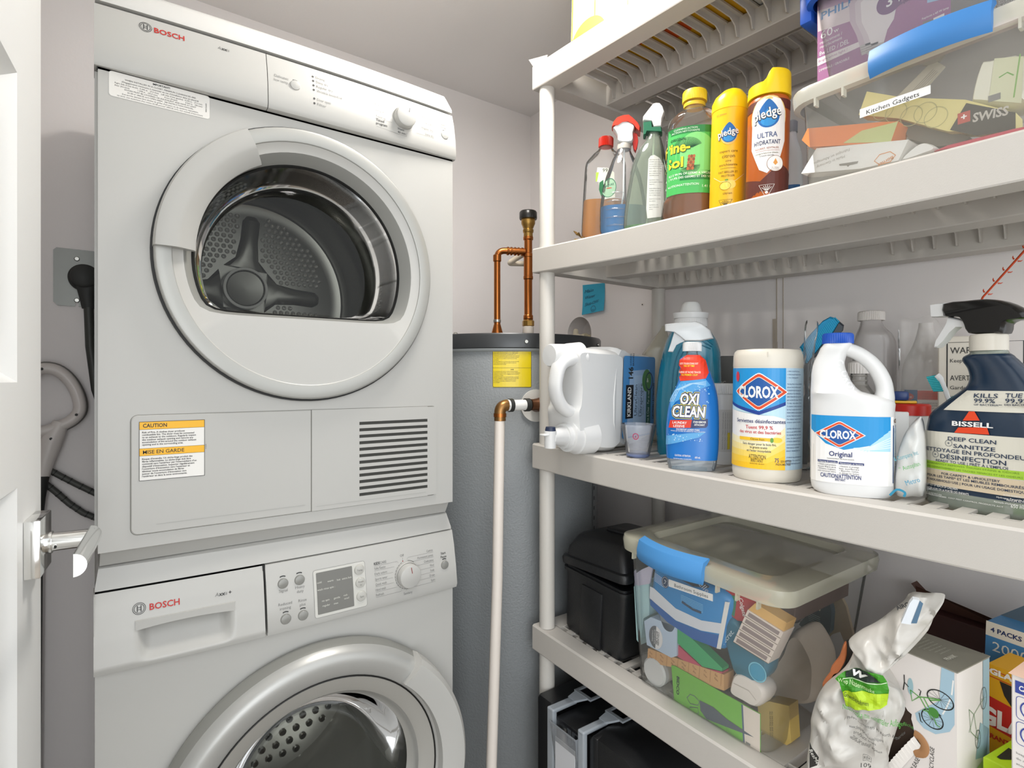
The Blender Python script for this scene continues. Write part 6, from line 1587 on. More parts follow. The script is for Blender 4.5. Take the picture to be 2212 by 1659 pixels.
# wipes canister
it = Item('wipes_canister', 'white canister of disinfecting wipes with blue and yellow label', 'canister', 2, 1655, 1043); rr_ = capx(1577, 1736, 900); zt_ = it.L(1657, 755)[1]
S = [[0, rr_ * .95, rr_ * .95, 2, 0], [.004, rr_ * .985, rr_ * .985, 2, 0], [.012, rr_, rr_, 2, 0], [zt_ - .028, rr_, rr_, 2, 0], [zt_ - .027, rr_ * .985, rr_ * .985, 2, 0]]
cyy = rr_
S = [q[:4] + [0] for q in S]
loft_secs(MB(), S, cy=cyy, n=72).build('canister', PLW2, it.o)
MB(Matrix.Translation((0, cyy, 0))).lathe([(rr_ * 1.0, zt_ - .028), (rr_ * 1.008, zt_ - .026), (rr_ * 1.0, zt_ - .010), (rr_ * .97, zt_ - .003), (rr_ * .9, zt_ + .001), (rr_ * .5, zt_ + .003), (0, zt_ + .0035)], 72).build('lid', PLW2, it.o)
MB(Matrix.Translation((0, cyy, 0))).cyl((0, -rr_ * 1.005, zt_ - .012), (0, -rr_ * 1.005, zt_ - .004), .0008, seg=6).build('lid_notch', mat('#d8d2c5', .4), it.o)
pr = Print(cylwrap(S, cyy), .006)
zl0, zl1 = it.L(1650, 1014)[1], it.L(1650, 795)[1]; W_ = 1.42 * rr_
hL = zl1 - zl0; BLU = mat('#1d92d4', .35); X0_ = -W_; X1_ = rr_ * .52
pr.poly(rect(X0_, zl0, rr_ * 1.45, zl1), '#f0efec', 0)
pr.poly([(X0_, zl1), (X1_, zl1), (X1_, zl1 - hL * .33), (-.012, zl1 - hL * .43), (X0_, zl1 - hL * .34)], BLU, 1)
pr.poly([(X0_, zl1 - hL * .34), (-.012, zl1 - hL * .43), (X1_, zl1 - hL * .33), (X1_, zl1 - hL * .365), (-.012, zl1 - hL * .465), (X0_, zl1 - hL * .37)], '#1b3f91', 2)
pr.poly([(X0_, zl1 - hL * .37), (-.012, zl1 - hL * .465), (X1_, zl1 - hL * .365), (X1_, zl1 - hL * .50), (.01, zl1 - hL * .47), (X0_, zl1 - hL * .42)], '#bfe0ee', 1)
for k, c in enumerate(('#f6ecc0', '#f7e39a', '#f8d868', '#f8cd3c', '#f7c320')): pr.poly([(X0_, zl0), (X1_, zl0), (X1_, zl0 + hL * (.42 - k * .07)), (.0, zl0 + hL * (.26 - k * .05)), (X0_, zl0 + hL * (.33 - k * .07))], c, 2 + k)
def clorox(pr, x, z, w, h, L0):
    for k, (q, c) in enumerate(((1.06, '#e8f1f6'), (1.0, '#df4a20'), (.84, '#f4e3c8'), (.80, '#15559f'))):
        dx, dz = (w / 2) * (q if k < 2 else q * 1.0), (h / 2) * q
        poly = rcurve([(x - dx, z), (x - dx * .93, z + dz * .10), (x - dx * .12, z + dz * .96), (x + dx * .0, z + dz), (x + dx * .12, z + dz * .96), (x + dx * .93, z + dz * .10), (x + dx, z), (x + dx * .93, z - dz * .10), (x + dx * .12, z - dz * .96), (x, z - dz), (x - dx * .12, z - dz * .96), (x - dx * .93, z - dz * .10)], 2)
        pr.poly(poly, c, L0 + k)
    pr.text('CLOROX', x - w * .035, z - h * .165, h * .33, WHITE, L0 + 6, width=w * .77, bold=.035)
clorox(pr, -.0125, zl1 - hL * .235, .083, .056, 4)
q = -.012
for t, dz, sz, wd, c, x in (('Serviettes désinfectantes', .545, .0062, .080, '#26346e', q), ('Tuent 99,9 %', .605, .0058, .042, '#c9363a', q), ('des virus et des bactéries', .650, .0052, .066, '#c9363a', q), ('Sans danger pour le bois fini,', .765, .0036, .052, '#4b4a55', q), ('le granit traité', .798, .0036, .026, '#4b4a55', q), ('et l’acier inoxydable', .831, .0036, .037, '#4b4a55', q), ('ATTENTION', .900, .0068, .026, '#6d5a2a', -.014), ('IRRITANT', .935, .0058, .019, '#6d5a2a', -.014), ('READ BACK PANEL / LIRE L’ENDOS', .955, .0016, .022, '#6d5a2a', -.014), ('75', .925, .0068, .0065, '#26346e', .015), ('SERVIETTES', .925, .0036, .018, '#6d5a2a', .0295), ('PRÉHUMECTÉES', .955, .0036, .024, '#6d5a2a', .0255)):
    pr.text(t, x, zl1 - hL * dz, sz, c, 8, width=wd, bold=.01)
pr.poly(rect(-.045, zl1 - hL * .722, .012, zl1 - hL * .690), '#f3c22a', 7).text('Citron frais', -.014, zl1 - hL * .716, .0036, INK, 8, width=.021).poly(circ(.015, zl1 - hL * .708, .008, .0042), '#efd03a', 7).poly(circ(.0075, zl1 - hL * .71, .0025, .004), '#5f9a3a', 8)
pr.poly(circ(-.052, zl1 - .014, .0045, .0085), '#c9364a', 6)
# facts panel on the right
pr.poly(rect(X1_, zl0, rr_ * 1.45, zl1), '#b5d0e2', 2)
TX = ['✓ Kills Cold & Flu Viruses', '✓ Kills Strep & Staph bacteria', '✓ 4 in 1 cleaning power', '', 'The Easy Way to Clean and Disinfect', 'all your hard surfaces quickly.', 'LE FAÇON facile de nettoyer, DE', 'désinfecter les surfaces dures.', 'DIRECTIONS FOR USE: Open lid and', 'pull out the first wipe. Close the lid', 'To clean: wipe surface, let it dry', 'To disinfect: surface must stay wet', 'for four minutes then let air dry.', 'MODE D’EMPLOI: Soulever le capuchon', 'et tirer. Refermer le couvercle.', 'Pour nettoyer: essuyer la surface', 'et laisser sécher à l’air libre.', '', 'CAUTION: IRRITANT. Do not get in', 'eyes or on skin. KEEP OUT OF REACH', 'OF CHILDREN. FIRST AID: rinse with', 'water. If irritation goes on call', 'ATTENTION: IRRITANT. Éviter tout', 'contact avec les yeux et la peau.', 'TENIR HORS DE LA PORTÉE DES', 'ENFANTS. PREMIERS SOINS: rincer', '', 'STORAGE: Keep the lid tightly closed', 'DISPOSAL: Place in trash. Do not', 'flush. ENTREPOSAGE: bien refermer.']
for i, t in enumerate(TX):
    if t: pr.text(t, X1_ + .002, zl1 - .006 - i * (hL - .01) / 30, .0021, '#1d3f75', 5, align='l', width=.00098 * len(t))
pr.build('label', it.o)
# bleach jug
it = Item('bleach_jug', 'white bleach jug with blue cap, side handle and blue label', 'jug', 2, 1843, 1073)
rows = [(1073, 1760, 1925), (1064, 1751, 1934), (1050, 1748, 1937), (900, 1748, 1937), (884, 1748, 1937), (868, 1748, 1936), (858, 1748, 1912), (846, 1748, 1862), (828, 1749, 1842), (806, 1750, 1830), (785, 1754, 1824), (765, 1763, 1829), (750, 1770, 1838), (741, 1777, 1841), (736, 1779, 1839)]
S = px_secs(it, rows, .036, 2.8); S = smooth_secs(S, 3); S[0][0] = 0
for q in S: q[2] = min(q[2], q[1] * 1.0)
loft_secs(MB(), S, cy=.034).build('body', PLW, it.o)
hp = [it.L(u, v) for u, v in [(1828, 752), (1846, 758), (1864, 768), (1884, 784), (1901, 806), (1912, 832), (1913, 858), (1906, 885)]]
hp = rcurve([(a, .034, b) for a, b in hp], 4, False); n_ = len(hp)
MB().tube(hp, [.0115 + .002 * (i / n_) + .006 * max(0, i / n_ - .75) * 4 for i in range(n_)], 20, up=(0, 1, 0), ell=.85).build('handle', PLW, it.o)
wb = [it.L(u, v) for u, v in [(1905, 900), (1890, 872), (1866, 862), (1850, 880)]]
x_ = S[-1][4]; ribbed_cap(MB(Matrix.Translation((0, .034, 0))), capx(1773, 1843, 730), it.L(1808, 740)[1], it.L(1808, 717)[1], x_, amp=.0005).build('cap', mat('#0f4fb3', .35), it.o)
S3_ = [[-.001] + S[0][1:]] + S[1:]
pr = Print(wrap(S, .034), .006, base=.0006)
zl0, zl1 = it.L(1840, 1046)[1], it.L(1840, 899)[1]; hL = zl1 - zl0; a1 = S[6][1]; xa, xb = -.0585, .0445
pr.poly(rect(xa, zl0, .0595, zl1), '#f1efec', 0)
pr.poly([(xa, zl1), (xb, zl1), (xb, zl1 - hL * .2), (.02, zl1 - hL * .42), (-.012, zl1 - hL * .5), (-.035, zl1 - hL * .42), (xa, zl1 - hL * .18)], '#1690d0', 1)
pr.poly([(xb, zl1 - hL * .18), (xb, zl1 - hL * .50), (.012, zl1 - hL * .50), (.022, zl1 - hL * .40)], '#a9d6ea', 1)
for k in range(5): pr.line([(.0 + k * .004, zl1 - hL * (.47 + k * .012)), (.02, zl1 - hL * (.44 + k * .01)), (xb, zl1 - hL * (.30 + k * .035))], .0014, '#d6ecf5', 2)
clorox(pr, -.0175, zl1 - hL * .275, .060, .035, 4)
for t, dz, sz, wd, c, x in (('Original', .60, .0072, .029, '#26346e', -.016), ('Concentrated Bleach / Eau de Javel concentrée', .645, .0018, .034, '#777777', -.016), ('CAUTION/ATTENTION', .925, .0062, .051, '#26346e', -.016), ('IRRITANT', .965, .0036, .013, '#26346e', -.016)): pr.text(t, x, zl1 - hL * dz, sz, c, 6, width=wd, bold=.015)
pr.poly(rect(-.045, zl1 - hL * .705, -.0195, zl1 - hL * .67), '#26346e', 5).poly(rect(-.018, zl1 - hL * .715, .013, zl1 - hL * .68), '#26346e', 5)
pr.text('Cleaning & Laundry', -.0322, zl1 - hL * .70, .0024, WHITE, 7, width=.0235).text('Nettoyage et lessive', -.0025, zl1 - hL * .71, .0024, WHITE, 7, width=.028)
for i, (a, b) in enumerate((('• Cleans and protects', '• Nettoie et protège'), ('  surfaces', '  les surfaces'), ('• Whitens, brightens,', '• Blanchit, ravive,'), ('  and removes stains', '  et déloge les taches'))): pr.text(a, -.045, zl1 - hL * (.745 + i * .033), .0023, '#4b4a55', 6, align='l', width=.0235).text(b, -.0175, zl1 - hL * (.755 + i * .033), .0023, '#4b4a55', 6, align='l', width=.0245)
pr.poly(rect(.0475, zl0 + .004, .0585, zl1 - .012), '#1f4c86', 1).poly(rect(.0485, zl0 + hL * .42, .0575, zl1 - hL * .16), '#7fb2d6', 2)
for i in range(12): pr.text('kills germs on hard', .053, zl0 + .007 + i * .0036, .0018, '#cfe0ee', 3, width=.008)
pr.poly(circ(.052, zl1 - .006, .003), '#6b4a2c', 2)
for i, ch in enumerate('CLOROX'):
    q = it.L(1804 + i * 6.2, 790 + i * 9); pass
pr.build('label', it.o)
pr = Print(wrap(S, .034), .01, base=.0002)
for i, ch in enumerate('CLOROX'):
    q = it.L(1807 + i * 5.5, 785 + i * 12.5); pr.text(ch, q[0], q[1], .0085, mat('#f4f4f6', .25), 1, rot=R(-62), bold=.04)
pr.build('moulded_lettering', it.o)
# carpet cleaner
it = Item('carpet_cleaner_bottle', 'big dark blue carpet cleaner spray bottle with black and white trigger at the right edge', 'spray bottle', 2, 2107, 1098, rz=R(-102.7)); B = it
def mirror_rows(rows, uc, vc, dep, e):
    x0_ = it.L(uc, vc)[0]; o = []
    for v, ul, dd_, ee, *ur in rows:
        s_, h = it.L(ul, v); s2 = it.L(ur[0], v)[0] if ur else 2 * x0_ - s_; o.append([h, (s2 - s_) / 2, dd_, ee, (s2 + s_) / 2])
    return o
rows = [(1092, 1990, .028, 3.2), (1077, 1984, .032, 3.2), (1000, 1984, .033, 3.2), (925, 1985, .033, 3.2), (908, 1987, .033, 3), (893, 1993, .032, 3), (876, 2012, .031, 2.8), (860, 2032, .030, 2.6, 2242), (847, 2050, .028, 2.4, 2234), (834, 2066, .026, 2.3, 2224), (815, 2071, .024, 2.2, 2207), (795, 2066, .022, 2.2, 2187), (778, 2055, .021, 2.2, 2167), (770, 2058, .020, 2.2, 2158), (764, 2068, .018, 2.1, 2150), (757, 2071, .017, 2, 2146)]
S = smooth_secs(mirror_rows(rows, 2107, 757, .03, 3), 3); S[0][0] = 0
loft_secs(MB(), S, cy=.03).build('bottle', clear('#a8b3a6', .55, .1), it.o)
S2 = [[q[0], q[1] + .0003, q[2] + .0003, q[3], q[4]] for q in S if .014 < q[0] < it.L(2107, 764)[1]]
loft_secs(MB(), S2, cy=.03, caps=(False, False)).build('sleeve', mat('#1d3045', .22), it.o)
x0_ = S[0][4]; f = wrap(S2, .03); pr = Print(f, (.006, .004), base=.0010, lay=.0003); wB = S[9][1]
zz_ = lambda v, u=2100: it.L(u, v)[1]
zA = lambda v: it.L(1990, v)[1]
CRM = mat('#dad6c8', .35); NVY = mat('#22344f', .35); zb0 = .014
wB = max(q[1] for q in S) - .0015
yb = [zA(929), zA(992), zA(1008), zA(1042)]
pr.poly(rect(x0_ - wB, yb[3], x0_ + wB, yb[0]), CRM, 1); pr.poly(rect(x0_ - wB, yb[2], x0_ + wB, yb[1]), '#a6cf3c', 2); pr.poly(rect(x0_ - wB, yb[3], x0_ + wB, yb[2] - .001), '#d3c2a6', 2)
pr.poly([(x0_ - wB * .55, zA(883)), (x0_ - wB * .18, zA(842)), (x0_ + wB * .86, zA(842)), (x0_ + wB * .95, zA(883))], CRM, 1)
def bx(u, v): return it.L(u, v)
def bt(t, u, v, wpx, hpx, c=NVY, L_=4, **k):
    a = bx(u - wpx / 2, v)[0]; b = bx(u + wpx / 2, v)[0]; z = bx(u, v)[1]; pr.text(t, (a + b) / 2, z, hpx * .00058, c, L_, width=abs(b - a), **k)
for t, x, y, w_, h_ in (('KILLS', 660, 850, 150, 27), ('TUE', 825, 850, 95, 27), ('99.9%', 655, 882, 130, 28), ('99,9%', 850, 884, 140, 28), ('OF BACTERIA**', 676, 900, 170, 11), ('DES BACTÉRIES**', 860, 902, 170, 11), ('DEEP CLEAN', 585, 1125, 300, 26), ('SANITIZE', 600, 1170, 260, 26), ('NETTOYAGE EN PROFONDEUR', 600, 1205, 690, 26), ('DÉSINFECTION', 590, 1245, 410, 30), ('READY TO USE | PRÊT À L’EMPLOI', 580, 1268, 450, 17), ('FOR CARPET* & UPHOLSTERY', 575, 1348, 365, 16), ('POUR LES TAPIS* ET LES MEUBLES REMBOURRÉS*', 600, 1373, 620, 16), ('FOR HOUSEHOLD USE | POUR UN USAGE DOMESTIQUE', 590, 1398, 660, 16)):
    u_, v_ = c6([(x, y)])[0]; bt(t, u_, v_ + 2, w_ / 2.86, h_ / 2.86, bold=.012)
for x, y in ((440, 1135), (352, 1203)):
    q = bx(*c6([(x, y)])[0]); pr.ring(q[0], q[1], .0042, .0005, NVY, 4).text('+', q[0], q[1] - .002, .004, NVY, 5, bold=.02)
bt('PERMANENTLY REMOVES TOUGH STAINS & ODORS', *c6([(570, 1292)])[0], 600 / 2.86, 4, '#6c8f28', 4); bt('ÉLIMINE DÉFINITIVEMENT LES TACHES TENACES ET LES ODEURS', *c6([(570, 1315)])[0], 640 / 2.86, 4, '#6c8f28', 4)
for t, x, y, w_, h_ in (('KEEP OUT OF REACH OF CHILDREN', 385, 1408, 220, 15), ('GARDER HORS DE LA PORTÉE DES ENFANTS', 420, 1435, 290, 15), ('Read the label before using.', 335, 1448, 118, 9), ('Lire l’étiquette avant l’utilisation.', 350, 1462, 145, 9), ('REGISTRATION NO. 32527 PEST CONTROL PRODUCTS ACT', 525, 1490, 500, 8), ('ACTIVE INGREDIENT:', 835, 1468, 120, 11), ('Hydrogen Peroxide 2.0%', 830, 1486, 190, 9), ('PRINCIPE ACTIF:', 850, 1500, 110, 11), ('Peroxyde d’hydrogène 2,0%', 810, 1514, 180, 9), ('650 mL', 862, 1540, 85, 22)):
    u_, v_ = c6([(x, y)])[0]; bt(t, u_, v_, w_ / 2.86, h_ / 2.86, '#e6e6e2', 3, bold=.01)
TRI = mat('#e2461f', .35)
pr.poly([bx(*p) for p in c6([(562, 940), (596, 940), (632, 996), (527, 996)])], TRI, 3).poly([bx(*p) for p in c6([(500, 1038), (678, 1038), (692, 1083), (475, 1070)])], TRI, 3)
bt('BISSELL', *c6([(588, 1034)])[0], 255 / 2.86, 30 / 2.86, WHITE, 4, bold=.03)
pr.build('label', it.o)
ribbed_cap(MB(Matrix.Translation((0, .03, 0))), abs(bx(2069, 740)[0] - bx(2146, 740)[0]) / 2, zz_(757), zz_(721), x0_, amp=.0003, n=30).build('collar', PLW2, it.o)
P6 = lambda pts: [bx(*p) for p in c6(pts)]
soft(MB(), P6(rcurve([(340, 270), (470, 252), (600, 240), (700, 253), (790, 290), (858, 342), (845, 362), (760, 372), (718, 400), (705, 455), (600, 458), (498, 455), (470, 400), (440, 352), (390, 348), (345, 345)], 2)), .0155, .03).build('trigger_head', mat('#171615', .2), it.o); TH_ = LAST[-1]
soft(MB(), P6([(256, 275), (300, 268), (342, 265), (346, 350), (300, 354), (262, 354)]), .011, .03).build('nozzle', PLW, TH_)
soft(MB(), P6([(360, 350), (470, 375), (482, 412), (415, 410), (370, 450), (330, 505), (290, 545), (270, 546), (280, 505), (330, 425), (352, 385)]), .008, .03).build('trigger', PLW, TH_)
# orange drain strip
b0 = ont(2123, 642, .965); b1 = ont(2225, 528, .945); d_ = (Vector(b1) - Vector(b0)).normalized()
ds = thing('drain_strip', 'orange barbed drain cleaning strip leaning up behind the carpet cleaner', 'drain tool', tuple(onz(2108, 1000, .97)))
lo_ = Vector(ont(2112, 800, 1.05)); MB().tube([Vector((lo_.x, lo_.y, zs(2, lo_.y) + .001)), lo_, Vector(ont(2112, 668, .985)), Vector(b0), Vector(b0) + d_ * .20], [.003, .0036, .0036, .0034, .0040], 8, ell=.5).build('strip', mat('#c8461a', .4), ds, True)
sd = d_.cross(ray(2160, 600).normalized()).normalized()
mb = MB()
for k in range(8):
    c_ = Vector(b0) + d_ * (.008 + k * .0225)
    for sg in (-1, 1): mb.tube([c_ + sd * sg * .003, c_ + sd * sg * .0062 + d_ * .002, c_ + sd * sg * .0075 + d_ * .0045], [.0014, .001, .0004], 6)
mb.build('barbs', mat('#c8461a', .4), ds, True)
# ---- back row of the third tier
it = Item('bottle', 'cloudy white bottle with ribbed white cap standing behind the bleach jug', 'bottle', 2, 1888, t=1.10)
S = smooth_secs(px_secs(it, [(1010, 1842, 1934), (990, 1840, 1936), (780, 1841, 1937), (740, 1844, 1936), (722, 1849, 1927), (708, 1855, 1912), (698, 1858, 1906), (690, 1859, 1905)], .03, 3), 4); S[0][0] = 0
for q in S: q[2] = min(q[2], q[1])
loft_secs(MB(), S).build('bottle', clear('#cfc9c6', .72, .2), it.o); x_ = S[-1][4]
ribbed_cap(MB(), capx(1852, 1911, 683), it.L(1880, 693)[1], it.L(1880, 673)[1], x_).build('cap', mat('#dcd6d0', .4), it.o)
it = Item('pump_bottle', 'small clear bottle with white collar seen through the bleach jug handle', 'bottle', 2, 1853, t=.98)
zz_ = lambda v: it.L(1853, v)[1]
MB().lathe([(0, 0), (.024, 0), (.025, .004), (.025, zz_(850)), (.016, zz_(835)), (.0125, zz_(828)), (.0125, zz_(806))], 32).build('bottle', clear('#b9b4ac', .35, .08), it.o)
mb = MB()
for v in (812, 822, 832): mb.lathe([(.0125, zz_(v) - .0015), (.0138, zz_(v)), (.0125, zz_(v) + .0015)], 32)
mb.build('neck_rings', clear('#c9c4bc', .5, .08), it.o)
ribbed_cap(MB(), capx(1830, 1877, 795), zz_(807), zz_(783), 0, 0, n=24).lathe([(capx(1832, 1875, 790), zz_(784)), (capx(1838, 1866, 785), zz_(780)), (0, zz_(780))], 24).build('cap', mat('#d9d4cf', .4), it.o)
it = Item('chrome_canister', 'shiny chrome topped tin behind the bleach jug handle', 'tin', 2, 1886, t=.955)
MB().lathe([(0, 0), (.014, 0), (.014, it.L(1886, 853)[1]), (.0125, it.L(1886, 851)[1]), (0, it.L(1886, 851)[1])], 32).build('tin', CHROME, it.o)
# blue scrubbing brush
it = Item('scrub_brush', 'bright blue bristle brush head poking up between wipes and bleach jug', 'brush', 2, 1782, t=1.06)
C5 = lambda pts: it.P(c5(pts))
soft(MB(), C5([(640, 400), (730, 290), (820, 195), (878, 162), (925, 175), (952, 200), (905, 280), (830, 360), (760, 450), (700, 525), (678, 520), (672, 440)]), .020).build('bristles', mat('#0f8fbf', .6, bump=.6, bscale=500), it.o)
mb = MB()
for k in range(26):
    t = k / 25; a = Vector(it.L(*c5([(650 + 262 * t, 405 - 235 * t)])[0])); b = Vector(it.L(*c5([(700 + 245 * t, 520 - 310 * t)])[0]))
    mb.tube([(a.x, -.0205, a.y), (b.x, -.0205, b.y)], .0006, 5)
mb.build('bristle_rows', mat('#2bb0d6', .5), it.o)
soft(MB(), C5([(952, 200), (985, 228), (978, 268), (900, 330), (800, 440), (700, 530), (700, 525), (830, 362), (905, 282)]), .018).build('brush_head', mat('#26303a', .4), it.o)
MB().tube([(it.L(1745, 770)[0], .005, it.L(1745, 770)[1]), (it.L(1742, 850)[0], .01, .07), (it.L(1742, 850)[0] - .005, .012, .004)], .008, 12).build('brush_handle', mat('#26303a', .4), it.o)
# crinkled clear film behind
from mathutils import noise
def crinkle(a, b, side, seed, amp):
    w_ = noise.noise(Vector((a * 38, b * 22, side * 3 + seed))) + .5 * noise.noise(Vector((a * 90, b * 60, side * 3 + seed + 9)))
    return amp * (1.3 * w_ + .8 * (abs(noise.noise(Vector((a * 30 + b * 26, b * 14, seed + side)))) - .25))
FILM = clear('#e6e2dd', .12, .2, fres=1.2)
def film(name, label, cat, it, pts, dep, m=None, seed=1, amp=.006, thick=.03, n=10, parts=None):
    """crumpled plastic bag: a puffed, creased closed skin whose outline is read on local y=0"""
    P_ = rcurve(it.P(pts), 6); cx_ = sum(p[0] for p in P_) / len(P_); cz_ = sum(p[1] for p in P_) / len(P_)
    rg = []
    for side in (-1, 1):
        for k in range(n):
            q = 1 - k / n; y = side * thick * math.sqrt(max(0, 1 - q * q))
            ring_ = []
            for a, b in P_:
                px_, pz_ = cx_ + (a - cx_) * q, cz_ + (b - cz_) * q
                w1 = crinkle(px_, pz_, side, seed, amp) * min(1, k / 2)
                ring_.append((px_ + w1 * .3, y + w1, max(.0012, pz_)))
            rg.append((side, k, ring_))
    A_ = [r for s_, k, r in rg if s_ < 0]; B_ = [r for s_, k, r in rg if s_ > 0]
    mb = MB(); mb.loft(A_[::-1] + B_[1:], caps=(True, True)); return mb.build(name, m or FILM, it.o, ang=55)
it = Item('plastic_bag', 'crinkled clear plastic bag between the wipes canister and bleach jug', 'bag', 2, 1742, t=1.03)
film('bag', '', '', it, [(1722, 1020), (1728, 850), (1735, 770), (1739, 700), (1752, 692), (1768, 700), (1760, 760), (1752, 860), (1752, 1015)], 0, seed=4, amp=.009, thick=.02, n=14)
it = Item('dark_tube', 'dark wrapped tube standing behind the gap beside the bleach jug', 'tube', 2, 1735, t=1.15)
loft_secs(MB(), smooth_secs([[0, .018, .016, 2, 0], [.05, .02, .018, 2.3, .002], [.12, .018, .015, 2.2, 0], [.17, .012, .01, 2, .002]], 4)).build('tube', mat('#4b4640', .35, var=.5, vscale=60), it.o)
# cleaner bottle in a clear bag
it = Item('cleaner_bottle', 'white cleaner bottle with red and blue labels inside a clear bag by the carpet cleaner', 'bottle', 2, 2000, t=1.02)
S = smooth_secs(px_secs(it, [(950, 1948, 2052), (930, 1946, 2054), (800, 1948, 2052), (775, 1956, 2044), (745, 1972, 2030), (712, 1982, 2018), (698, 1984, 2016)], .032, 2.8), 4); S[0][0] = 0
for q in S: q[2] = min(q[2], q[1])
loft_secs(MB(), S).build('bottle', mat('#c9c4c0', .35), it.o)
pr = Print(wrap(S), .008); z0_ = it.L(2000, 842)[1]
pr.poly(rect(-.042, z0_ - .09, -.013, z0_), '#1c5f96', 1).poly(rect(-.013, z0_ - .09, .042, z0_), '#e9e4dd', 1).poly(rect(-.013, z0_ - .017, .042, z0_ - .001), '#d8472a', 2)
pr.poly(circ(-.030, z0_ - .012, .012, .007), '#c8382c', 2).text('Lysine', -.030, z0_ - .0145, .005, WHITE, 3, width=.018)
for i, t in enumerate(('CLEANS AND DISINFECTS', 'DIRECTIONS FOR USE', 'PRÉCAUTIONS')): pr.text(t, .012, z0_ - .0075 - i * .0045, .0024, '#8e2a1a', 3, width=.036)
for i, t in enumerate(('HOUSEHOLD SURFACES', 'SURFACES DOMESTIQUES', 'Rinse after use.')): pr.text(t, .010, z0_ - .024 - i * .0045, .0026, INKG, 3, width=.032)
pr.build('label', it.o)
it2 = Item('plastic_bag', 'clear plastic bag pulled over the red-labelled cleaner bottle', 'bag', 2, 1998, t=.962)
film('bag', '', '', it2, [(1945, 900), (1941, 790), (1943, 695), (1975, 690), (2010, 680), (2030, 700), (2040, 720), (2050, 840), (2055, 905)], 0, seed=9, amp=.008, thick=.012, n=14)
# warning carton
def p_warn(pr, w, h):
    pr.line(rect(-w + .012, .004, w + .02, h - .01), .0018, INK, 1, True)
    for i, (t, s_, wd) in enumerate((('WARNING', .0105, .056), ('Keep from children.', .0062, .062), ('', 0, 0), ('AVERTISSEMENT', .0085, .062), ('Garder le sac', .0060, .044), ('vers le bas. Bien', .0060, .052), ('boucher après', .0060, .048), ('tout usage.', .0060, .036))):
        if t: pr.text(t, -w + .016, h - .028 - i * .0145, s_, INK, 2, align='l', width=wd)
it = Item('warning_carton', 'cream carton with a boxed black WARNING notice behind the carpet cleaner', 'carton', 2, 2060, t=.92); c_ = it.W
zt_ = it.L(2045, 727)[1]; x0c = it.L(2026, 780)[0]; bpy.data.objects.remove(it.o)
facebox('warning_carton', 'cream carton with a boxed black WARNING notice behind the carpet cleaner', 'carton', c_, x0c, x0c + .085, 0, .045, 0, zt_, mat('#ddd5c8', .6), prints=[('front', p_warn)])
# toothbrush
it = Item('toothbrush', 'white toothbrush with teal bristles leaning by the carpet cleaner bottle', 'toothbrush', 2, 2045, t=.83)
hp = rcurve([(a, 0, b) for a, b in [it.L(u, v) for u, v in c6([(352, 715), (375, 740), (398, 790), (420, 850), (440, 930)])]] + [(it.L(2050, 900)[0] + .01, .012, .002)], 3, False)
MB().tube(hp, [.0042] * 4 + [.0032] * (len(hp) - 4), 10, ell=.7).build('handle', PLW, it.o)
mb = MB()
for k in range(9):
    a = it.L(*c6([(352 + k * 5.5, 722 + k * 11)])[0]); b = it.L(*c6([(290 + k * 5, 732 + k * 10)])[0])
    mb.tube([(a[0], 0, a[1]), (b[0], 0, b[1])], [.0018, .0016], 6)
mb.build('bristles', mat('#23a0a8', .6), it.o)
# small things low at the right
it = Item('red_lid_tub', 'small tub with bright red lid behind the bleach jug label', 'tub', 2, 1966, t=.885)
zc_ = it.L(1966, 892)[1]
MB().lathe([(0, 0), (.022, 0), (.0235, .004), (.0245, zc_), (0, zc_)], 32).build('tub', mat('#dfdbd8', .45), it.o)
MB().lathe([(.026, zc_ - .003), (.0262, zc_ + .012), (.024, zc_ + .0145), (0, zc_ + .0145)], 36).build('lid', mat('#c0271d', .35), it.o)
MB().bbox(-.026, .008, -.014, .014, zc_ + .015, zc_ + .019, .0015).build('yellow_clip', mat('#e8b62a', .4), it.o)
MB().bbox(-.024, -.002, -.012, .010, zc_ + .019, zc_ + .034, .004).build('blue_clip', mat('#17356e', .35), it.o)
W5 = Item('x', 'x', 'x', 2, 1950, t=.86); Wx = W5.W; z_ = W5.L(1950, 890)[1]; xa_ = W5.L(1936, 950)[0]; xb_ = W5.L(1963, 950)[0]; bpy.data.objects.remove(W5.o)
facebox('white_carton', 'small plain white carton tucked between bleach jug and carpet cleaner', 'carton', Wx, xa_ - .02, xb_, -.004, .02, 0, z_, WHITE)
it = Item('shopping_bag', 'thin white plastic bag with blue and green lettering between bleach jug and carpet cleaner', 'bag', 2, 1966, t=.79)
film('bag', '', '', it, [(1935, 1066), (1936, 1000), (1945, 960), (1962, 925), (1990, 900), (2000, 950), (2000, 1060), (1970, 1072)], 0, m=clear('#e4e5e2', .8, .3), seed=11, amp=.006, thick=.018)
pr = Print(lambda a, b, off: Vector((a, -.0235 - off, b)))
for t, x, y, s_, w_, c in (('& Company Inc', 168, 1215, .0058, 130, '#3f97a6'), ('“ Autoplan', 190, 1278, .0058, 110, '#5aa85a'), ('Metro', 210, 1370, .0068, 75, '#2f8fb0')):
    q = it.L(*c6([(x, y)])[0]); pr.text(t, q[0], q[1], s_, c, 1, width=w_ / 2.86 * .00064, rot=.42)
q = it.L(*c6([(130, 1430)])[0]); pr.line(rcurve([(q[0] - .012, q[1] - .004), (q[0] - .004, q[1] + .005), (q[0] + .005, q[1] + .002), (q[0] + .004, q[1] - .004)], 3, False), .003, '#1d86a8', 1)
pr.build('lettering', it.o)
it = Item('green_carton', 'small carton in green, blue and white stripes at the right edge of the third shelf', 'carton', 2, 2222, t=.80); c_ = it.W; zt_ = it.L(2205, 800)[1]; x0c = it.L(2188, 830)[0]; bpy.data.objects.remove(it.o)
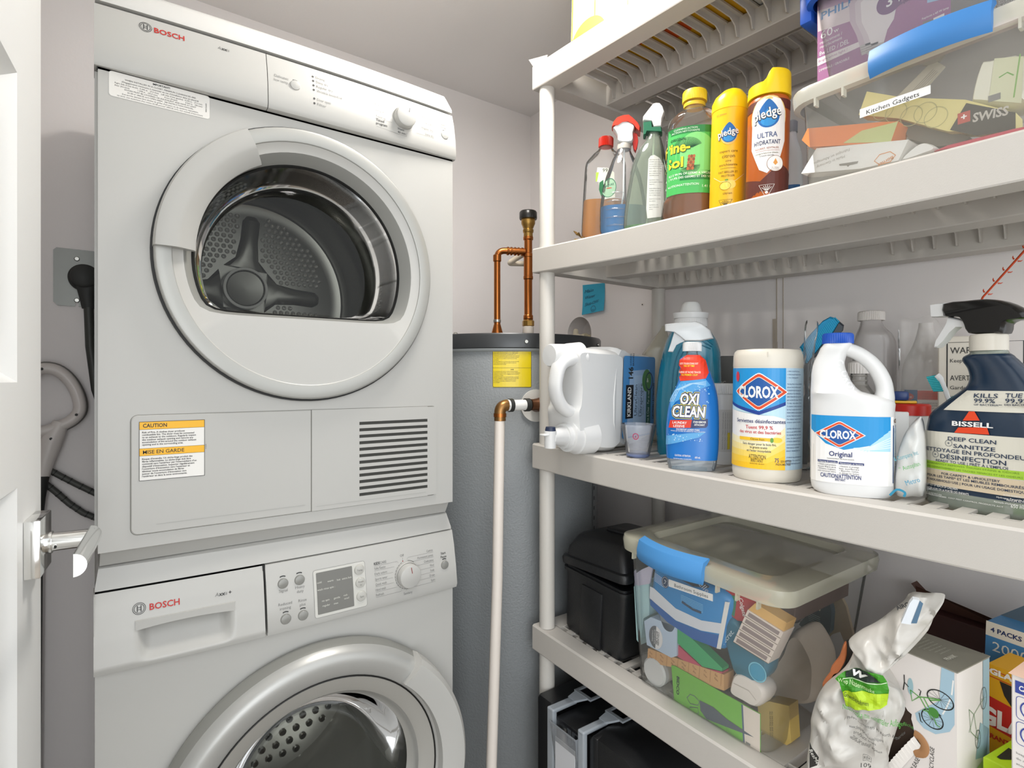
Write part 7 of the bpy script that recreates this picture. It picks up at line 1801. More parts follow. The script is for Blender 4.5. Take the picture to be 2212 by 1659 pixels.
def p_gr(pr, w, h):
    pr.poly(rect(-w, 0, w, h), '#8cc03a', 1)
    for k in range(4): pr.line([(-w, h - .004 - k * .008), (w, h + .014 - k * .008 - .02)], .003, ['#e6e9ec', '#20355c', '#4a9fc4', '#e6e9ec'][k], 2)
facebox('green_carton', 'small carton in green, blue and white stripes at the right edge of the third shelf', 'carton', c_, x0c, x0c + .07, 0, .05, 0, zt_, mat('#8cc03a', .5), prints=[('front', p_gr)])

# ------------------------------------------------------------------ fourth tier
c7 = crop(1130, 1050, 2.7246); c8 = crop(1600, 1150, 3.26); cA = crop(1340, 1120, 5.925); cC = crop(1880, 1240, 3.961)
def rrz(x0, x1, y0, y1, z, q, n=6):
    o = []
    for cx_, cy_, a in ((x1 - q, y0 + q, -90), (x1 - q, y1 - q, 0), (x0 + q, y1 - q, 90), (x0 + q, y0 + q, 180)):
        for i in range(n): t = R(a + 90 * i / (n - 1)); o.append((cx_ + q * math.cos(t), cy_ + q * math.sin(t), z))
    return o
BLK = mat('#1c1d1f', .38, bump=.25, bscale=500)
# black lidded case
it = Item('plastic_case', 'black plastic case with loose domed lid beside the Bathroom Supplies container', 'case', 3, pos=(.893, 1.005), rz=R(-91.5))
bw, bd, bh = .182, .20, .155
mb = MB(); mb.loft([rrz(.004, bw - .004, .004, bd - .004, 0, .012), rrz(0, bw, 0, bd, .01, .012), rrz(-.004, bw + .004, -.004, bd + .004, bh, .014)], caps=(True, False))
mb.loft([rrz(.004, bw - .004, .004, bd - .004, bh, .010), rrz(.008, bw - .008, .008, bd - .008, .02, .010)], caps=(False, True)).loft([rrz(-.004, bw + .004, -.004, bd + .004, bh, .014), rrz(.004, bw - .004, .004, bd - .004, bh, .010)], caps=(False, False))
mb.build('body', BLK, it.o)
MB().bbox(bw * .32, bw * .68, -.0065, .002, .0, bh * .82, .003).build('body_rib', BLK, it.o)
MB().loft([rrz(-.009, bw + .009, -.009, bd + .009, bh - .012, .016), rrz(-.009, bw + .009, -.009, bd + .009, bh - .005, .016)], caps=(True, True)).build('body_rim', BLK, it.o)
ML = Matrix.Translation((-.012, -.012, bh + .000)) @ Matrix.Rotation(R(-3.5), 4, 'Y') @ Matrix.Rotation(R(2), 4, 'X')
ML = Matrix.Translation((-.012, -.012, bh + .002)) @ Matrix.Rotation(R(-4.5), 4, 'Y')
MB(ML).loft([rrz(0, bw + .024, 0, bd + .024, 0, .016), rrz(-.001, bw + .025, -.001, bd + .025, .012, .016), rrz(.001, bw + .023, .001, bd + .023, .017, .016), rrz(.008, bw + .016, .008, bd + .016, .019, .014), rrz(.012, bw + .010, .012, bd + .012, .040, .014), rrz(.026, bw - .004, .028, bd - .004, .066, .016), rrz(.034, bw - .012, .036, bd - .012, .070, .014)]).build('lid', BLK, it.o)
MB(ML).bbox(.06, .14, .09, .12, .069, .078, .004).build('lid_handle', BLK, it.o)
tag(MB(Matrix.Translation((1.13, 1.0, zs(3, 1.0) + .001))).bbox(-.02, .13, -.09, .035, 0, .17, .008).build('box', mat('#2b2b2c', .5), None), 'dark grey box at the back of the fourth tier behind the black case', 'box')
# bathroom supplies container
bz = zs(3, .62) - .0005
it = Item('storage_container', 'large translucent container with blue latch marked Bathroom Supplies, full of toiletries', 'container', 3, pos=(.846, .797), rz=RZ, z=None); BS = it
container(it, .330, .345, .278, .012, .028, .030, (.17, .60), bulge_=.016, latch_m='#4a8fcc', boxm=clear('#f2f4ee', .09, .12, fres=1.14), lidm=clear('#eeead2', .45, .2, fres=1.22))
pl_ = .0095
lab = it.P(cA([(620, 868), (1187, 1062), (1187, 970), (620, 775)]), pl_)
pr = Print(lambda a, b, off: Vector((a, pl_ - off, b))); pr.poly(lab, WHITE, 1)
a_ = math.atan2(lab[1][1] - lab[0][1], lab[1][0] - lab[0][0]); pr.text('Bathroom Supplies', (lab[0][0] + lab[2][0]) / 2 + .002, (lab[0][1] + lab[2][1]) / 2 - .003, .0062, INK, 3, width=math.hypot(lab[1][0] - lab[0][0], lab[1][1] - lab[0][1]) * .76, rot=a_)
pr.build('name_label', it.o)
pr = Print(lambda a, b, off: Vector((a, -.020 - off, b)))
KGI = it
def p_cot(pr, f):
    F = lambda pts: pp(f, c7(pts))
    pr.poly(F([(748, 590), (770, 600), (900, 720), (1050, 790), (1180, 810), (1165, 870), (1050, 850), (900, 790), (745, 660)]), '#dfe1e6', 2)
    pr.poly(F([(748, 660), (900, 795), (1050, 855), (1165, 880), (1160, 960), (1000, 900), (850, 800), (750, 700)]), '#1d5ea8', 2)
    pr.poly(F([(1190, 680), (1218, 684), (1165, 960), (1140, 955)]), '#e9e6e0', 3)
    pr.poly(F([(880, 455), (940, 480), (1100, 590), (1090, 600), (1000, 590), (880, 520)]), '#3a4350', 3)
    pr.text('Cottonelle', *f(*c7([(1005, 548)])[0]), .012, '#cfd6dc', 5, width=.066, rot=-.52, shear=.25)
    q = f(*c7([(838, 565)])[0]); pr.poly(circ(q[0], q[1], .0085, .0115), '#203a5c', 4).ring(q[0], q[1], .0068, .0007, '#cfd6dc', 5, ry=.0095).line(rcurve([(q[0] - .003, q[1] - .004), (q[0] + .001, q[1]), (q[0] - .002, q[1] + .004), (q[0] + .003, q[1] + .002)], 3, False), .001, '#cfd6dc', 6)
    for k in range(6): pr.line(F([(775, 510 + k * 9), (830, 550 + k * 9)]), .0008, '#dbe8f2', 3)
    for k in range(6): pr.line(F([(930, 640 + k * 9), (1060, 700 + k * 9)]), .0006, '#8fd0e8', 3)
    pr.line(F([(935, 680), (1000, 725), (1050, 745)]), .0045, '#223c58', 4)
gbox('wipes_pack', 'blue and white soft pack of moist wipes behind the Bathroom Supplies label', 'wipes pack', c7([(775, 438), (870, 452), (1020, 560), (1150, 612), (1220, 682), (1190, 830), (1162, 968), (1000, 905), (850, 805), (745, 705), (745, 590)]), .034, .05, mat('#1e86c6', .35), p_cot, soft_=True)
gbox('toiletry_carton', 'pale blue-green carton at the left end inside the Bathroom Supplies container', 'carton', c7([(652, 592), (700, 560), (742, 572), (742, 760), (708, 780), (690, 935), (668, 905)]), .048, .05, mat('#b9dde0', .6))
gbox('lavender_sheet', 'pale lilac folded sheet in the upper left of the Bathroom Supplies container', 'sheet', c7([(655, 520), (700, 490), (765, 462), (745, 575), (655, 590)]), .044, .003, mat('#c9c4d6', .6))
def p_bath(pr, f):
    q = f(*c7([(782, 890)])[0]); pr.poly(circ(q[0], q[1], .0165, .0220, a0=-90, a1=90), '#efeceb', 2); pr.poly(circ(q[0], q[1], .0165, .0220, a0=90, a1=270), '#67696f', 2)
    pr.text('COLLAGEN', q[0] + .005, q[1], .0034, INK, 4, width=.026, rot=-R(90), bold=.02).text('BATH BOMBS', q[0] + .001, q[1], .0034, INK, 4, width=.026, rot=-R(90), bold=.02).text('BOMBES DE BAIN', q[0] - .004, q[1], .0026, WHITE, 4, width=.028, rot=-R(90)).text('COLLAGÈNE', q[0] - .009, q[1], .0026, WHITE, 4, width=.022, rot=-R(90))
gbox('bath_bomb_carton', 'small white carton with a round half grey label', 'carton', c7([(712, 795), (750, 772), (905, 830), (905, 1000), (872, 1010), (728, 935)]), .034, .03, mat('#c3d3e6', .5), p_bath)
gbox('green_packet', 'slim green packet lying diagonally above a red one', 'packet', c7([(882, 828), (905, 812), (1172, 1072), (1170, 1090), (1055, 1062), (862, 880)]), .036, .02, mat('#3fa86a', .4), soft_=False)
gbox('red_packet', 'slim red packet lying diagonally under the green one', 'packet', c7([(860, 890), (1055, 1068), (1172, 1094), (1168, 1125), (1040, 1092), (905, 1000)]), .038, .02, mat('#c9556a', .4))
gbox('clear_wrapper', 'twisted clear wrapper at the end of the green packet', 'wrapper', c7([(800, 770), (815, 715), (850, 720), (870, 790), (905, 815), (880, 870), (830, 850)]), .034, .012, clear('#c3ccd3', .45, .1), soft_=True)
def p_pill(pr, f):
    for i, (a, b) in enumerate((('Sun', 'Dim'), ('Mon', 'Lun'), ('Tues', 'Mar'), ('Wed', 'Mer'), ('Thur', 'Jeu'), ('Fri', 'Ven'), ('Sat', 'Sam'))):
        x, y = 752 + i * 64, 985 + i * 22
        pr.text(a, *f(*c7([(x, y)])[0]), .0036, '#8a5a30', 3, rot=-.33).text(b, *f(*c7([(x, y + 24)])[0]), .0036, '#8a5a30', 3, rot=-.33); pr.line(pp(f, c7([(x + 33, y - 18), (x + 28, y + 60)])), .0006, '#a97a4a', 2)
gbox('pill_organizer', 'peach-coloured weekly pill organizer with day names', 'pill organizer', c7([(735, 955), (1182, 1110), (1182, 1205), (1120, 1182), (870, 1065), (730, 1035)]), .0375, .03, mat('#d9a873', .4), p_pill)
c_ = KGI.L(*c7([(780, 1090)])[0], .042); cw = KGI.W @ Vector((c_[0], .036, c_[1])); 
o = bpy.data.objects.new('round_jar', None); COL.objects.link(o); o.location = cw; o.rotation_euler = KGI.W.to_euler(); o.matrix_world = Matrix.Translation(cw) @ KGI.W.to_3x3().to_4x4()
tag(o, 'round white jar standing on its edge at the lower left of the container', 'jar')
MB(Matrix.Rotation(R(-90), 4, 'X')).lathe([(0, 0), (.024, 0), (.0275, .003), (.0275, .012), (.0262, .013)], 40).build('lid', PLW, o); MB(Matrix.Rotation(R(-90), 4, 'X')).lathe([(.026, .012), (.026, .034), (0, .036)], 40).build('jar_body', PLW2, o)
def p_tw(pr, f):
    F = lambda pts: pp(f, c7(pts))
    pr.poly(F([(1290, 1285), (1395, 1342), (1395, 1592), (1302, 1532)]), '#e6d9cc', 1); pr.line(F([(1290, 1285), (1302, 1532)]), .003, '#5a6a84', 2)
    ST = mat('#7b828a', .3, .7)
    pr.line([f(*p) for p in c7([(985, 1225), (965, 1245), (985, 1280), (1030, 1290), (1040, 1270), (1010, 1235)])], .0013, ST, 3, True).line([f(*p) for p in c7([(985, 1300), (970, 1320), (1000, 1345), (1035, 1335), (1030, 1305)])], .0013, ST, 3, True)
    pr.poly(F([(1040, 1260), (1120, 1300), (1200, 1370), (1360, 1478), (1180, 1410), (1080, 1370), (1045, 1320)]), '#59606c', 3)
    pr.text('BIDCO', *f(*c7([(905, 1170)])[0]), .006, '#1f3a2a', 3, width=.034, rot=R(-88), bold=.03).text('TWEEZERMAN', *f(*c7([(1215, 1450)])[0]), .0026, '#7aa050', 3, width=.028, rot=-.5)
    q = f(*c7([(1325, 1530)])[0]); pr.poly(rect(q[0] - .004, q[1] - .005, q[0] + .004, q[1] + .006), INKG, 3)
def p_tw2(pr, f): p_tw(pr, f)
gbox('scissors_card', 'bright green blister card holding small nail scissors along the container front', 'blister card', c7([(872, 1056), (890, 1058), (1290, 1283), (1395, 1342), (1395, 1592), (1302, 1532), (890, 1282)]), .0345, .002, mat('#7cc04a', .4), p_tw2)
def p_match(pr, f):
    F = lambda pts: pp(f, c7(pts)); A0_, A1_, B0_, B1_ = Vector((1322, 728)), Vector((1532, 862)), Vector((1236, 918)), Vector((1442, 1046))
    for k in range(5):
        t0, t1 = (k + .10) / 5, (k + .82) / 5
        P0, P1, P2, P3 = A0_.lerp(B0_, t0), A1_.lerp(B1_, t0), A1_.lerp(B1_, t1), A0_.lerp(B0_, t1)
        a0, a1 = P0.lerp(P1, .06), P0.lerp(P1, .92); b0, b1 = P3.lerp(P2, .06), P3.lerp(P2, .92)
        pr.poly(F([tuple(a0.lerp(b0, .12)), tuple(a1.lerp(b1, .12)), tuple(a1.lerp(b1, .88)), tuple(a0.lerp(b0, .88))]), '#8d7c78', 2)
        pr.line(F([tuple(A0_.lerp(B0_, (k + .94) / 5)), tuple(A1_.lerp(B1_, (k + .94) / 5))]), .0011, '#6a5c48', 2)
gbox('matchbox_pack', 'pack of five matchboxes with speckled striking sides', 'matchboxes', c7([(1322, 728), (1532, 862), (1442, 1046), (1236, 918)]), .034, .035, mat('#e2d3c6', .6), p_match)
gbox('matchbox_wrapper', 'tan printed top face of the matchbox pack wrapper', 'wrapper', c7([(1326, 726), (1365, 690), (1552, 805), (1534, 856)]), .036, .03, mat('#d8a95e', .5))
gbox('deodorant_stick', 'dark teal deodorant stick with white script and clear blue cap end', 'deodorant', c7([(1168, 835), (1225, 770), (1330, 900), (1420, 1000), (1442, 1060), (1420, 1130), (1345, 1170), (1310, 1176), (1225, 1085)]), .042, .04, mat('#2d6f86', .3), lambda pr, f: [pr.text('Secret.', *f(*c7([(1212, 900)])[0]), .0085, '#cfdfe0', 3, width=.036, rot=R(58), shear=.2), pr.ring(*f(*c7([(1380, 1095)])[0]), .0150, .002, '#79c3d8', 3), pr.poly(circ(*f(*c7([(1380, 1095)])[0]), .0135), '#3d98b8', 2)], soft_=True)
gbox('toothpaste_carton', 'red and green toothpaste carton near the lid of the container', 'carton', c7([(1185, 612), (1400, 662), (1320, 800), (1262, 792), (1195, 740)]), .046, .035, mat('#b02a30', .45), lambda pr, f: [pr.poly(pp(f, c7([(1222, 640), (1260, 650), (1245, 770), (1205, 740)])), '#2f7a55', 2), pr.text('Colgate', *f(*c7([(1283, 712)])[0]), .0075, '#e9d9d2', 3, width=.030, rot=R(-72), bold=.02)])
gbox('white_bottle', 'white bottle with wide white cap lying under the deodorant', 'bottle', c7([(1212, 1175), (1240, 1105), (1300, 1110), (1400, 1180), (1420, 1250), (1370, 1308), (1290, 1270), (1215, 1225)]), .040, .045, mat('#e6dcd2', .4), lambda pr, f: pr.line(pp(f, c7([(1240, 1160), (1330, 1205), (1372, 1260)])), .0009, '#b5a99c', 2), soft_=True)
gbox('soap_carton', 'yellow soap carton in the lower right corner of the container', 'carton', c8([(118, 1212), (200, 1190), (340, 1222), (355, 1482), (300, 1512), (200, 1450), (140, 1420)]), .088, .03, mat('#d9ba6c', .5), lambda pr, f: [pr.text('ALL NATURAL BAR SOAP', *f(*c8([(205 + k * 14, 1350)])[0]), .0028, '#6a5a2a', 2, width=.045, rot=R(-86)) for k in (0, 1)])
gbox('teal_dish', 'teal soap dish in the bottom corner of the container', 'dish', c8([(205, 1450), (300, 1515), (358, 1490), (400, 1500), (300, 1530), (205, 1520)]), .12, .03, mat('#3fa68c', .4))
gbox('cloth_bundle', 'cream cloth bundle filling the right side of the Bathroom Supplies container', 'cloth', c8([(335, 720), (400, 700), (470, 800), (520, 930), (520, 1080), (500, 1200), (430, 1230), (330, 1210), (150, 1130), (200, 980), (290, 840)]), .165, .09, mat('#ecdcc8', .8, bump=.5, bscale=60, var=.1, vscale=14), soft_=True)
gbox('dark_pouch', 'dark pouch with white lettering near the right top of the container', 'pouch', c8([(300, 470), (420, 430), (560, 370), (520, 500), (400, 640), (330, 640)]), .225, .015, mat('#55504a', .5), lambda pr, f: [pr.text('MIEL ET GELÉE ROYALE', *f(*c8([(400 + k * 22, 520)])[0]), .003, '#a9a294', 2, width=.034, rot=R(62)) for k in (0, 1)])
gbox('navy_carton', 'navy carton with a barcode standing at the back right of the container', 'carton', c8([(410, 650), (520, 420), (600, 380), (640, 560), (630, 700), (560, 780)]), .275, .015, mat('#243f4c', .5), lambda pr, f: [pr.poly(pp(f, c8([(498, 510), (560, 420), (590, 470), (560, 555)])), '#b3a98c', 2)] + [pr.line(pp(f, c8([(470 + k * 3, 560 + k * 14), (560, 600 + k * 14)])), .0008, '#7f9a9a', 2) for k in range(5)])
gbox('strap', 'curved cream strap hanging at the right end of the container', 'strap', c8([(570, 380), (650, 345), (740, 520), (790, 720), (740, 800), (700, 700), (640, 720), (520, 830), (505, 800), (640, 660), (620, 520)]), .298, .008, mat('#b5a183', .6), soft_=False)
# dark tray of things under the lid
def inbox(name, label, cat, x0, x1, y0, y1, z0, z1, m):
    return facebox(name, label, cat, BS.W, x0, x1, y0, y1, z0, z1, m)
inbox('brown_pouch', 'dark brown pouch lying on top inside the Bathroom Supplies container', 'pouch', .14, .30, .10, .30, .205, .235, mat('#5a4036', .5))
inbox('red_clip', 'long red and cream clip lying on the brown pouch', 'clip', .10, .24, .13, .15, .2355, .245, mat('#b04a30', .4))
inbox('grey_box', 'grey-brown box at the back left of the Bathroom Supplies container', 'box', .045, .17, .17, .29, .03, .20, mat('#6b5f52', .6))
# medical mask bag
it = Item('mask_bag', 'crumpled white plastic mask bag with a green label between container and bicycle carton', 'bag', 3, 1850, t=.785)
film('bag', '', '', it, c8([(500, 1750), (495, 1400), (500, 1290), (560, 1120), (665, 1030), (760, 920), (800, 800), (760, 765), (850, 690), (980, 620), (1110, 520), (1190, 455), (1210, 420), (1300, 425), (1440, 440), (1370, 560), (1330, 650), (1260, 700), (1140, 720), (1010, 770), (985, 860), (1020, 1000), (1160, 1180), (1100, 1380), (1030, 1600), (1000, 1750)]), 0, m=mat('#c6c2bb', .35, bump=.4, bscale=25, var=.03, vscale=18), seed=5, amp=.014, thick=.036, n=26)
pr = Print(lambda a, b, off: Vector((a, -.0375 - off - .0 + crinkle(a, b, -1, 5, .014) * .95, b)), (.004, .004), base=.0045, lay=.0009)
F = lambda pts: it.P(c8(pts), -.04)
pr.poly(F([(665, 1020), (740, 975), (800, 960), (900, 962), (1000, 990), (1030, 1050), (1045, 1110), (1040, 1180), (1030, 1230), (740, 1245), (720, 1140), (695, 1060)]), '#3f8f22', 0)
pr.poly(F([(718, 1125), (850, 1110), (1042, 1140), (1032, 1232), (742, 1245)]), '#b0cf22', 1)
pr.poly(F([(742, 975), (800, 958), (890, 962), (985, 1040), (860, 1040), (740, 1018)]), '#26302c', 2).line(F([(720, 1022), (860, 1042), (1028, 1052)]), .001, '#cfe0c0', 3)
pr.text('W', *F([(840, 1015)])[0], .0085, WHITE, 4, width=.017, bold=.05, shear=.3)
for t, x, y, s_, w_, c in (('Wisp Nasenmaske', 810, 1075, .0062, 185, '#cfe6b0'), ('Gewebe­rahmen', 812, 1178, .0065, 125, '#20301a'), ('Nasalmaske mit minimaler Auflagefläche', 960, 1315, .0078, 350, '#4a9a3a'), ('Philips customers in North America', 950, 1368, .0036, 290, '#4a4a46'), ('www.sleepapnea.com/repairs', 880, 1405, .0036, 170, '#4a4a46'), ('product trials', 872, 1430, .0036, 110, '#4a4a46'), ('for product', 855, 1455, .0036, 90, '#4a4a46'), ('about sleep apnea', 880, 1475, .0036, 160, '#4a4a46')):
    q = F([(x, y)])[0]; pr.text(t.replace('\u00ad', ''), q[0], q[1], s_, c, 5, width=w_ / 3.26 * .00072)
q = F([(890, 1575)])[0]; pr.line(rect(q[0] - .0045, q[1] - .003, q[0] + .0045, q[1] + .0035), .0005, INK, 3, True).text('REF', q[0], q[1] - .0018, .0035, INK, 3).text('109', q[0] - .001, q[1] - .013, .0065, INK, 3)
pr.build('green_label', it.o)
pr = Print(lambda a, b, off: Vector((a, -.036 - off, b))); q = F([(1175, 545)])[0]; pr.text('AIRC', q[0] - .004, q[1], .005, INK, 1, rot=R(35), bold=.03); pr.text('Z', q[0] + .012, q[1] + .006, .006, INK, 1, rot=R(35)); pr.build('black_lettering', it.o)
gI = it
def tagbox(name, label, cat, it_, pts, yl, dep, m, prints=None, soft_=False):
    global KGI
    k = KGI; KGI = it_; o = gbox(name, label, cat, pts, yl, dep, m, prints, soft_=soft_); KGI = k; return o
tagbox('black_tag', 'black woven tag with white lettering low on the left of the mask bag', 'tag', it, c8([(486, 1480), (500, 1520), (550, 1590), (540, 1640), (484, 1660)]), -.046, .002, mat('#24231f', .6), lambda pr, f: [pr.text('ResMed', *f(*c8([(512, 1590)])[0]), .005, '#d8d5cc', 2, width=.022, rot=R(-58))])
tagbox('orange_hair_clip', 'orange plastic thing poking out between container and mask bag', 'clip', it, c8([(625, 1010), (640, 960), (700, 880), (730, 790), (748, 800), (740, 900), (690, 990), (650, 1010), (600, 1100), (575, 1080)]), .02, .012, mat('#cf7a4a', .45), soft_=True)
tagbox('dark_cable_bundle', 'dark bundle beside the orange clip behind the mask bag', 'cable', it, c8([(745, 790), (790, 800), (815, 850), (760, 960), (690, 1040), (640, 1150), (580, 1110), (640, 1010), (700, 990), (745, 900)]), .028, .02, mat('#322d29', .5), soft_=True)
tagbox('blue_pen_box', 'slim blue and white package seen through the top of the mask bag', 'package', it, c8([(1130, 640), (1190, 500), (1215, 470), (1262, 480), (1240, 560), (1200, 650)]), -.048, .01, mat('#d8dde2', .4), lambda pr, f: [pr.poly(pp(f, c8([(1200, 640), (1262, 480), (1285, 500), (1240, 640)])), '#4a6a84', 1)])
# bicycle carton with torn front
it = Item('bicycle_carton', 'tall white carton with a green bicycle drawing and torn front', 'carton', 3, pos=(.891, .333), rz=R(-98.6), tilt=False); CT = it
cw_, cdp = .0900, .083; zt_ = .76 - it.z
F = lambda pts: it.P(cC(pts))
tear = F([(108, 800), (135, 830), (160, 850), (195, 920), (235, 985), (240, 1010), (285, 1110), (320, 1170), (355, 1200), (350, 1240), (365, 1290), (375, 1350), (400, 1385), (440, 1440), (480, 1490), (450, 1540), (365, 1530), (290, 1570), (200, 1650), (120, 1660)])
mb = MB()
CB = mat('#7b5a3c', .8)
poly = [(0, zt_), (cw_, zt_), (cw_, 0), (0.0, 0)] 
tz = [(max(0.0, a), b) for a, b in tear]
bot = min(b for a, b in tz)
front = [(0, zt_), (cw_, zt_), (cw_, 0), (0.0, 0), (0, max(.004, bot))] + [(max(.0008, a), max(.005, b)) for a, b in tz[::-1]]
mb.prism(front, 0, .0012)
mb.box(cw_ - .0012, cw_, .0012, cdp, 0, zt_); mb.box(0, .0012, .0012, cdp, 0, zt_ * .98); mb.box(0, cw_, cdp - .0012, cdp, 0, zt_); mb.box(0, cw_, 0, cdp, 0, .0012)
mb.build('carton', mat('#e9e2dd', .6), it.o, smooth=False)
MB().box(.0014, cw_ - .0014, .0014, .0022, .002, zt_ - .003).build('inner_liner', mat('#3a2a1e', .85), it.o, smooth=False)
MB().add([(-.001, -.001, zt_ + .001), (cw_ + .001, -.001, zt_ - .001), (cw_ + .001, cdp, zt_ + .001), (-.001, cdp, zt_ + .001), (-.001, -.001, zt_ + .0025), (cw_ + .001, -.001, zt_ + .0005), (cw_ + .001, cdp, zt_ + .0025), (-.001, cdp, zt_ + .0025)], [(0, 3, 2, 1), (4, 5, 6, 7), (0, 1, 5, 4), (1, 2, 6, 5), (2, 3, 7, 6), (3, 0, 4, 7)]).build('flap', mat('#8c887b', .6), it.o, smooth=False)
pr = Print(lambda a, b, off: Vector((a, b, zt_ + .0026 + off)))
for k in range(9): pr.text(('This box is full of good things made from', 'recycled fibres, soft and strong and', 'made with care. Half of our profits', 'are given to help build toilets for', 'people who need them. Thank you', 'for being part of it. Please keep', 'this box and use it again or', 'recycle it with your papers.', 'Love from all of us')[k], .012 + .0058 * k, .042, .0024, '#c9c5b6', 1, width=.05 - .003 * k, rot=R(90))
pr.text('FRANK', cw_ - .018, .030, .006, '#d9d5c8', 1, width=.024, rot=R(90), bold=.03); pr.build('flap_printing', it.o)
pr = Print(on_face(it))
pr.poly(F([(610, 795), (720, 845), (722, 1290), (680, 1350), (560, 1370), (460, 1320), (400, 1250), (385, 1190), (440, 1160), (520, 1120), (600, 1080), (595, 1000)]), '#a9c6d6', 0)
pr.line(F([(712, 910), (698, 1035)]), .0018, WHITE, 1).line(F([(690, 1060), (650, 1150), (620, 1200)]), .0016, WHITE, 1)
GRN = mat('#5fa24a', .5); bw1 = F([(600, 1075)])[0]; bw2 = F([(532, 1240)])[0]
for (cx_, cz_), rr1, rr2 in ((bw1, .0150, .0110), (bw2, .0125, .0115)):
    pr.line(circ(cx_, cz_, rr1, rr2), .0014, '#1f1f1f', 2, True)
    for k in range(6): a = R(k * 30 + 10); pr.line([(cx_ - rr1 * math.cos(a), cz_ - rr2 * math.sin(a)), (cx_ + rr1 * math.cos(a), cz_ + rr2 * math.sin(a))], .0004, '#555555', 1)
for pts in ([(600, 1075), (510, 1060), (420, 1050), (345, 990)], [(420, 1050), (360, 1085), (345, 990)], [(460, 1060), (525, 1180)], [(425, 1050), (530, 1240)], [(450, 1160), (530, 1190), (570, 1290), (600, 1310)], [(500, 1060), (520, 1080), (600, 1080)]): pr.line(F(pts), .0013, GRN, 3)
pr.poly(circ(*F([(545, 1185)])[0], .0062), '#4a8a3a', 4)
for pts in ([(292, 860), (295, 925), (285, 990)], [(295, 925), (330, 965)], [(415, 985), (435, 1000), (425, 1040)], [(420, 1185), (435, 1260), (450, 1268)], [(580, 1190), (610, 1215)]): pr.line(F(pts), .0012, '#1f1f1f', 3)
pr.poly(circ(*F([(345, 960)])[0], .0035, .011), '#9fc0c8', 2)
pr.text('RECYCLE', *F([(310, 1610)])[0], .0075, '#3a3a38', 2, width=.034, rot=R(62), shear=.2).text('RECYCLAGE', *F([(545, 1600)])[0], .0050, '#3a3a38', 2, width=.034, rot=R(88)).text('PLEASE', *F([(400, 1640)])[0], .005, '#3a3a38', 2, width=.022, rot=R(70))
pr.text('2 PLY PQ', *F([(135, 650)])[0], .003, '#9a958c', 1, rot=R(-88))
pr.build('printing', it.o)
# torn strips curling at the tear
mb = MB(); tp_ = rcurve([(a, -.001, b) for a, b in F([(380, 1365), (430, 1400), (470, 1470), (450, 1530), (380, 1525)])], 4, False)
mb.tube(tp_, .0055, 8, ell=.3); mb.build('torn_cardboard', mat('#a97b52', .8), it.o)
mb = MB(); n_ = 26; v_ = []
for i in range(n_):
    t = i / (n_ - 1); a = Vector(F([(385, 1375)])[0]).lerp(Vector(F([(110, 1680)])[0]), t); jag = .0022 * (i % 2)
    v_ += [(a.x + jag, -.004 - .006 * math.sin(PI * t), max(.004, a.y) + jag), (a.x + .008, -.001, max(.002, a.y - .011))]
mb.add(v_, [(2 * i, 2 * i + 2, 2 * i + 3, 2 * i + 1) for i in range(n_ - 1)]); mb.build('torn_edge', mat('#e9e4de', .7), it.o, smooth=False)
pr = Print(lambda a, b, off: Vector((cw_ + off, a, b)))
pr.poly([(0, 0), (cdp, 0), (cdp, zt_ * .5), (0, zt_ * .38)], '#c3d6a0', 0).poly([(cdp * .78, zt_ * .35), (cdp * .98, zt_ * .35), (cdp * .98, zt_), (cdp * .78, zt_)], '#9db9c6', 1).poly([(cdp * .55, zt_ * .50), (cdp * .9, zt_ * .48), (cdp * .98, zt_ * .62), (cdp * .7, zt_ * .68)], '#9db9c6', 1)
for cx_, cz_, r_ in ((cdp * .8, zt_ * .80, .011), (cdp * .62, zt_ * .60, .009)):
    pr.line(circ(cx_, cz_, r_ * .7, r_ * 1.3), .001, '#55605a', 2, True)
    for k in range(4): a = R(k * 45); pr.line([(cx_ - r_ * .7 * math.cos(a), cz_ - r_ * 1.3 * math.sin(a)), (cx_ + r_ * .7 * math.cos(a), cz_ + r_ * 1.3 * math.sin(a))], .0004, '#6f7a72', 2)
for pts in (((.8, .80), (.5, .74), (.35, .78)), ((.5, .74), (.62, .60)), ((.35, .78), (.40, .66), (.62, .60)), ((.5, .74), (.35, .66))): pr.line([(cdp * a, zt_ * b) for a, b in pts], .0009, '#6f8f68', 2)
pr.build('printing', it.o)
# dark red carton behind, with open flap
q = ont(2075, 1340, .99)
WM = Matrix.Translation((q.x, q.y, zs(3, q.y) + .0012)) @ Matrix.Rotation(R(-100), 4, 'Z')
def p_mar(pr, w, h):
    pr.poly(rect(-w, 0, w, h * .60), '#6a5a50', 1)
    for i in range(3):
        x = -w + .030 + i * .046; pr.line(rect(x - .019, h * .40, x + .019, h * .56), .0010, '#8a776a', 2, True)
        pr.text('MONEY', x, h * .50, .0052, '#2e2622', 3, width=.028, rot=PI * 0, bold=.03).text('PRIVATE', x, h * .44, .0052, '#2e2622', 3, width=.03, bold=.03)
    pr.text('6', w - .030, h * .60, .022, '#c9b8ae', 4, rot=R(88)).text('U', -w + .012, h * .76, .010, '#c9b8ae', 4, rot=R(-90)).text('V', w - .045, h * .74, .014, '#c9b8ae', 4, rot=R(-60))
zq = ZC + (CY - 1345) / FPX * .99 - zs(3, q.y)
o = facebox('maroon_carton', 'dark maroon carton with an open ragged flap behind the bicycle carton', 'carton', WM, -.085, .070, 0, .06, 0, zq, mat('#3b1c1a', .55), prints=[('front', p_mar)])
mb = MB(); hh_ = zq
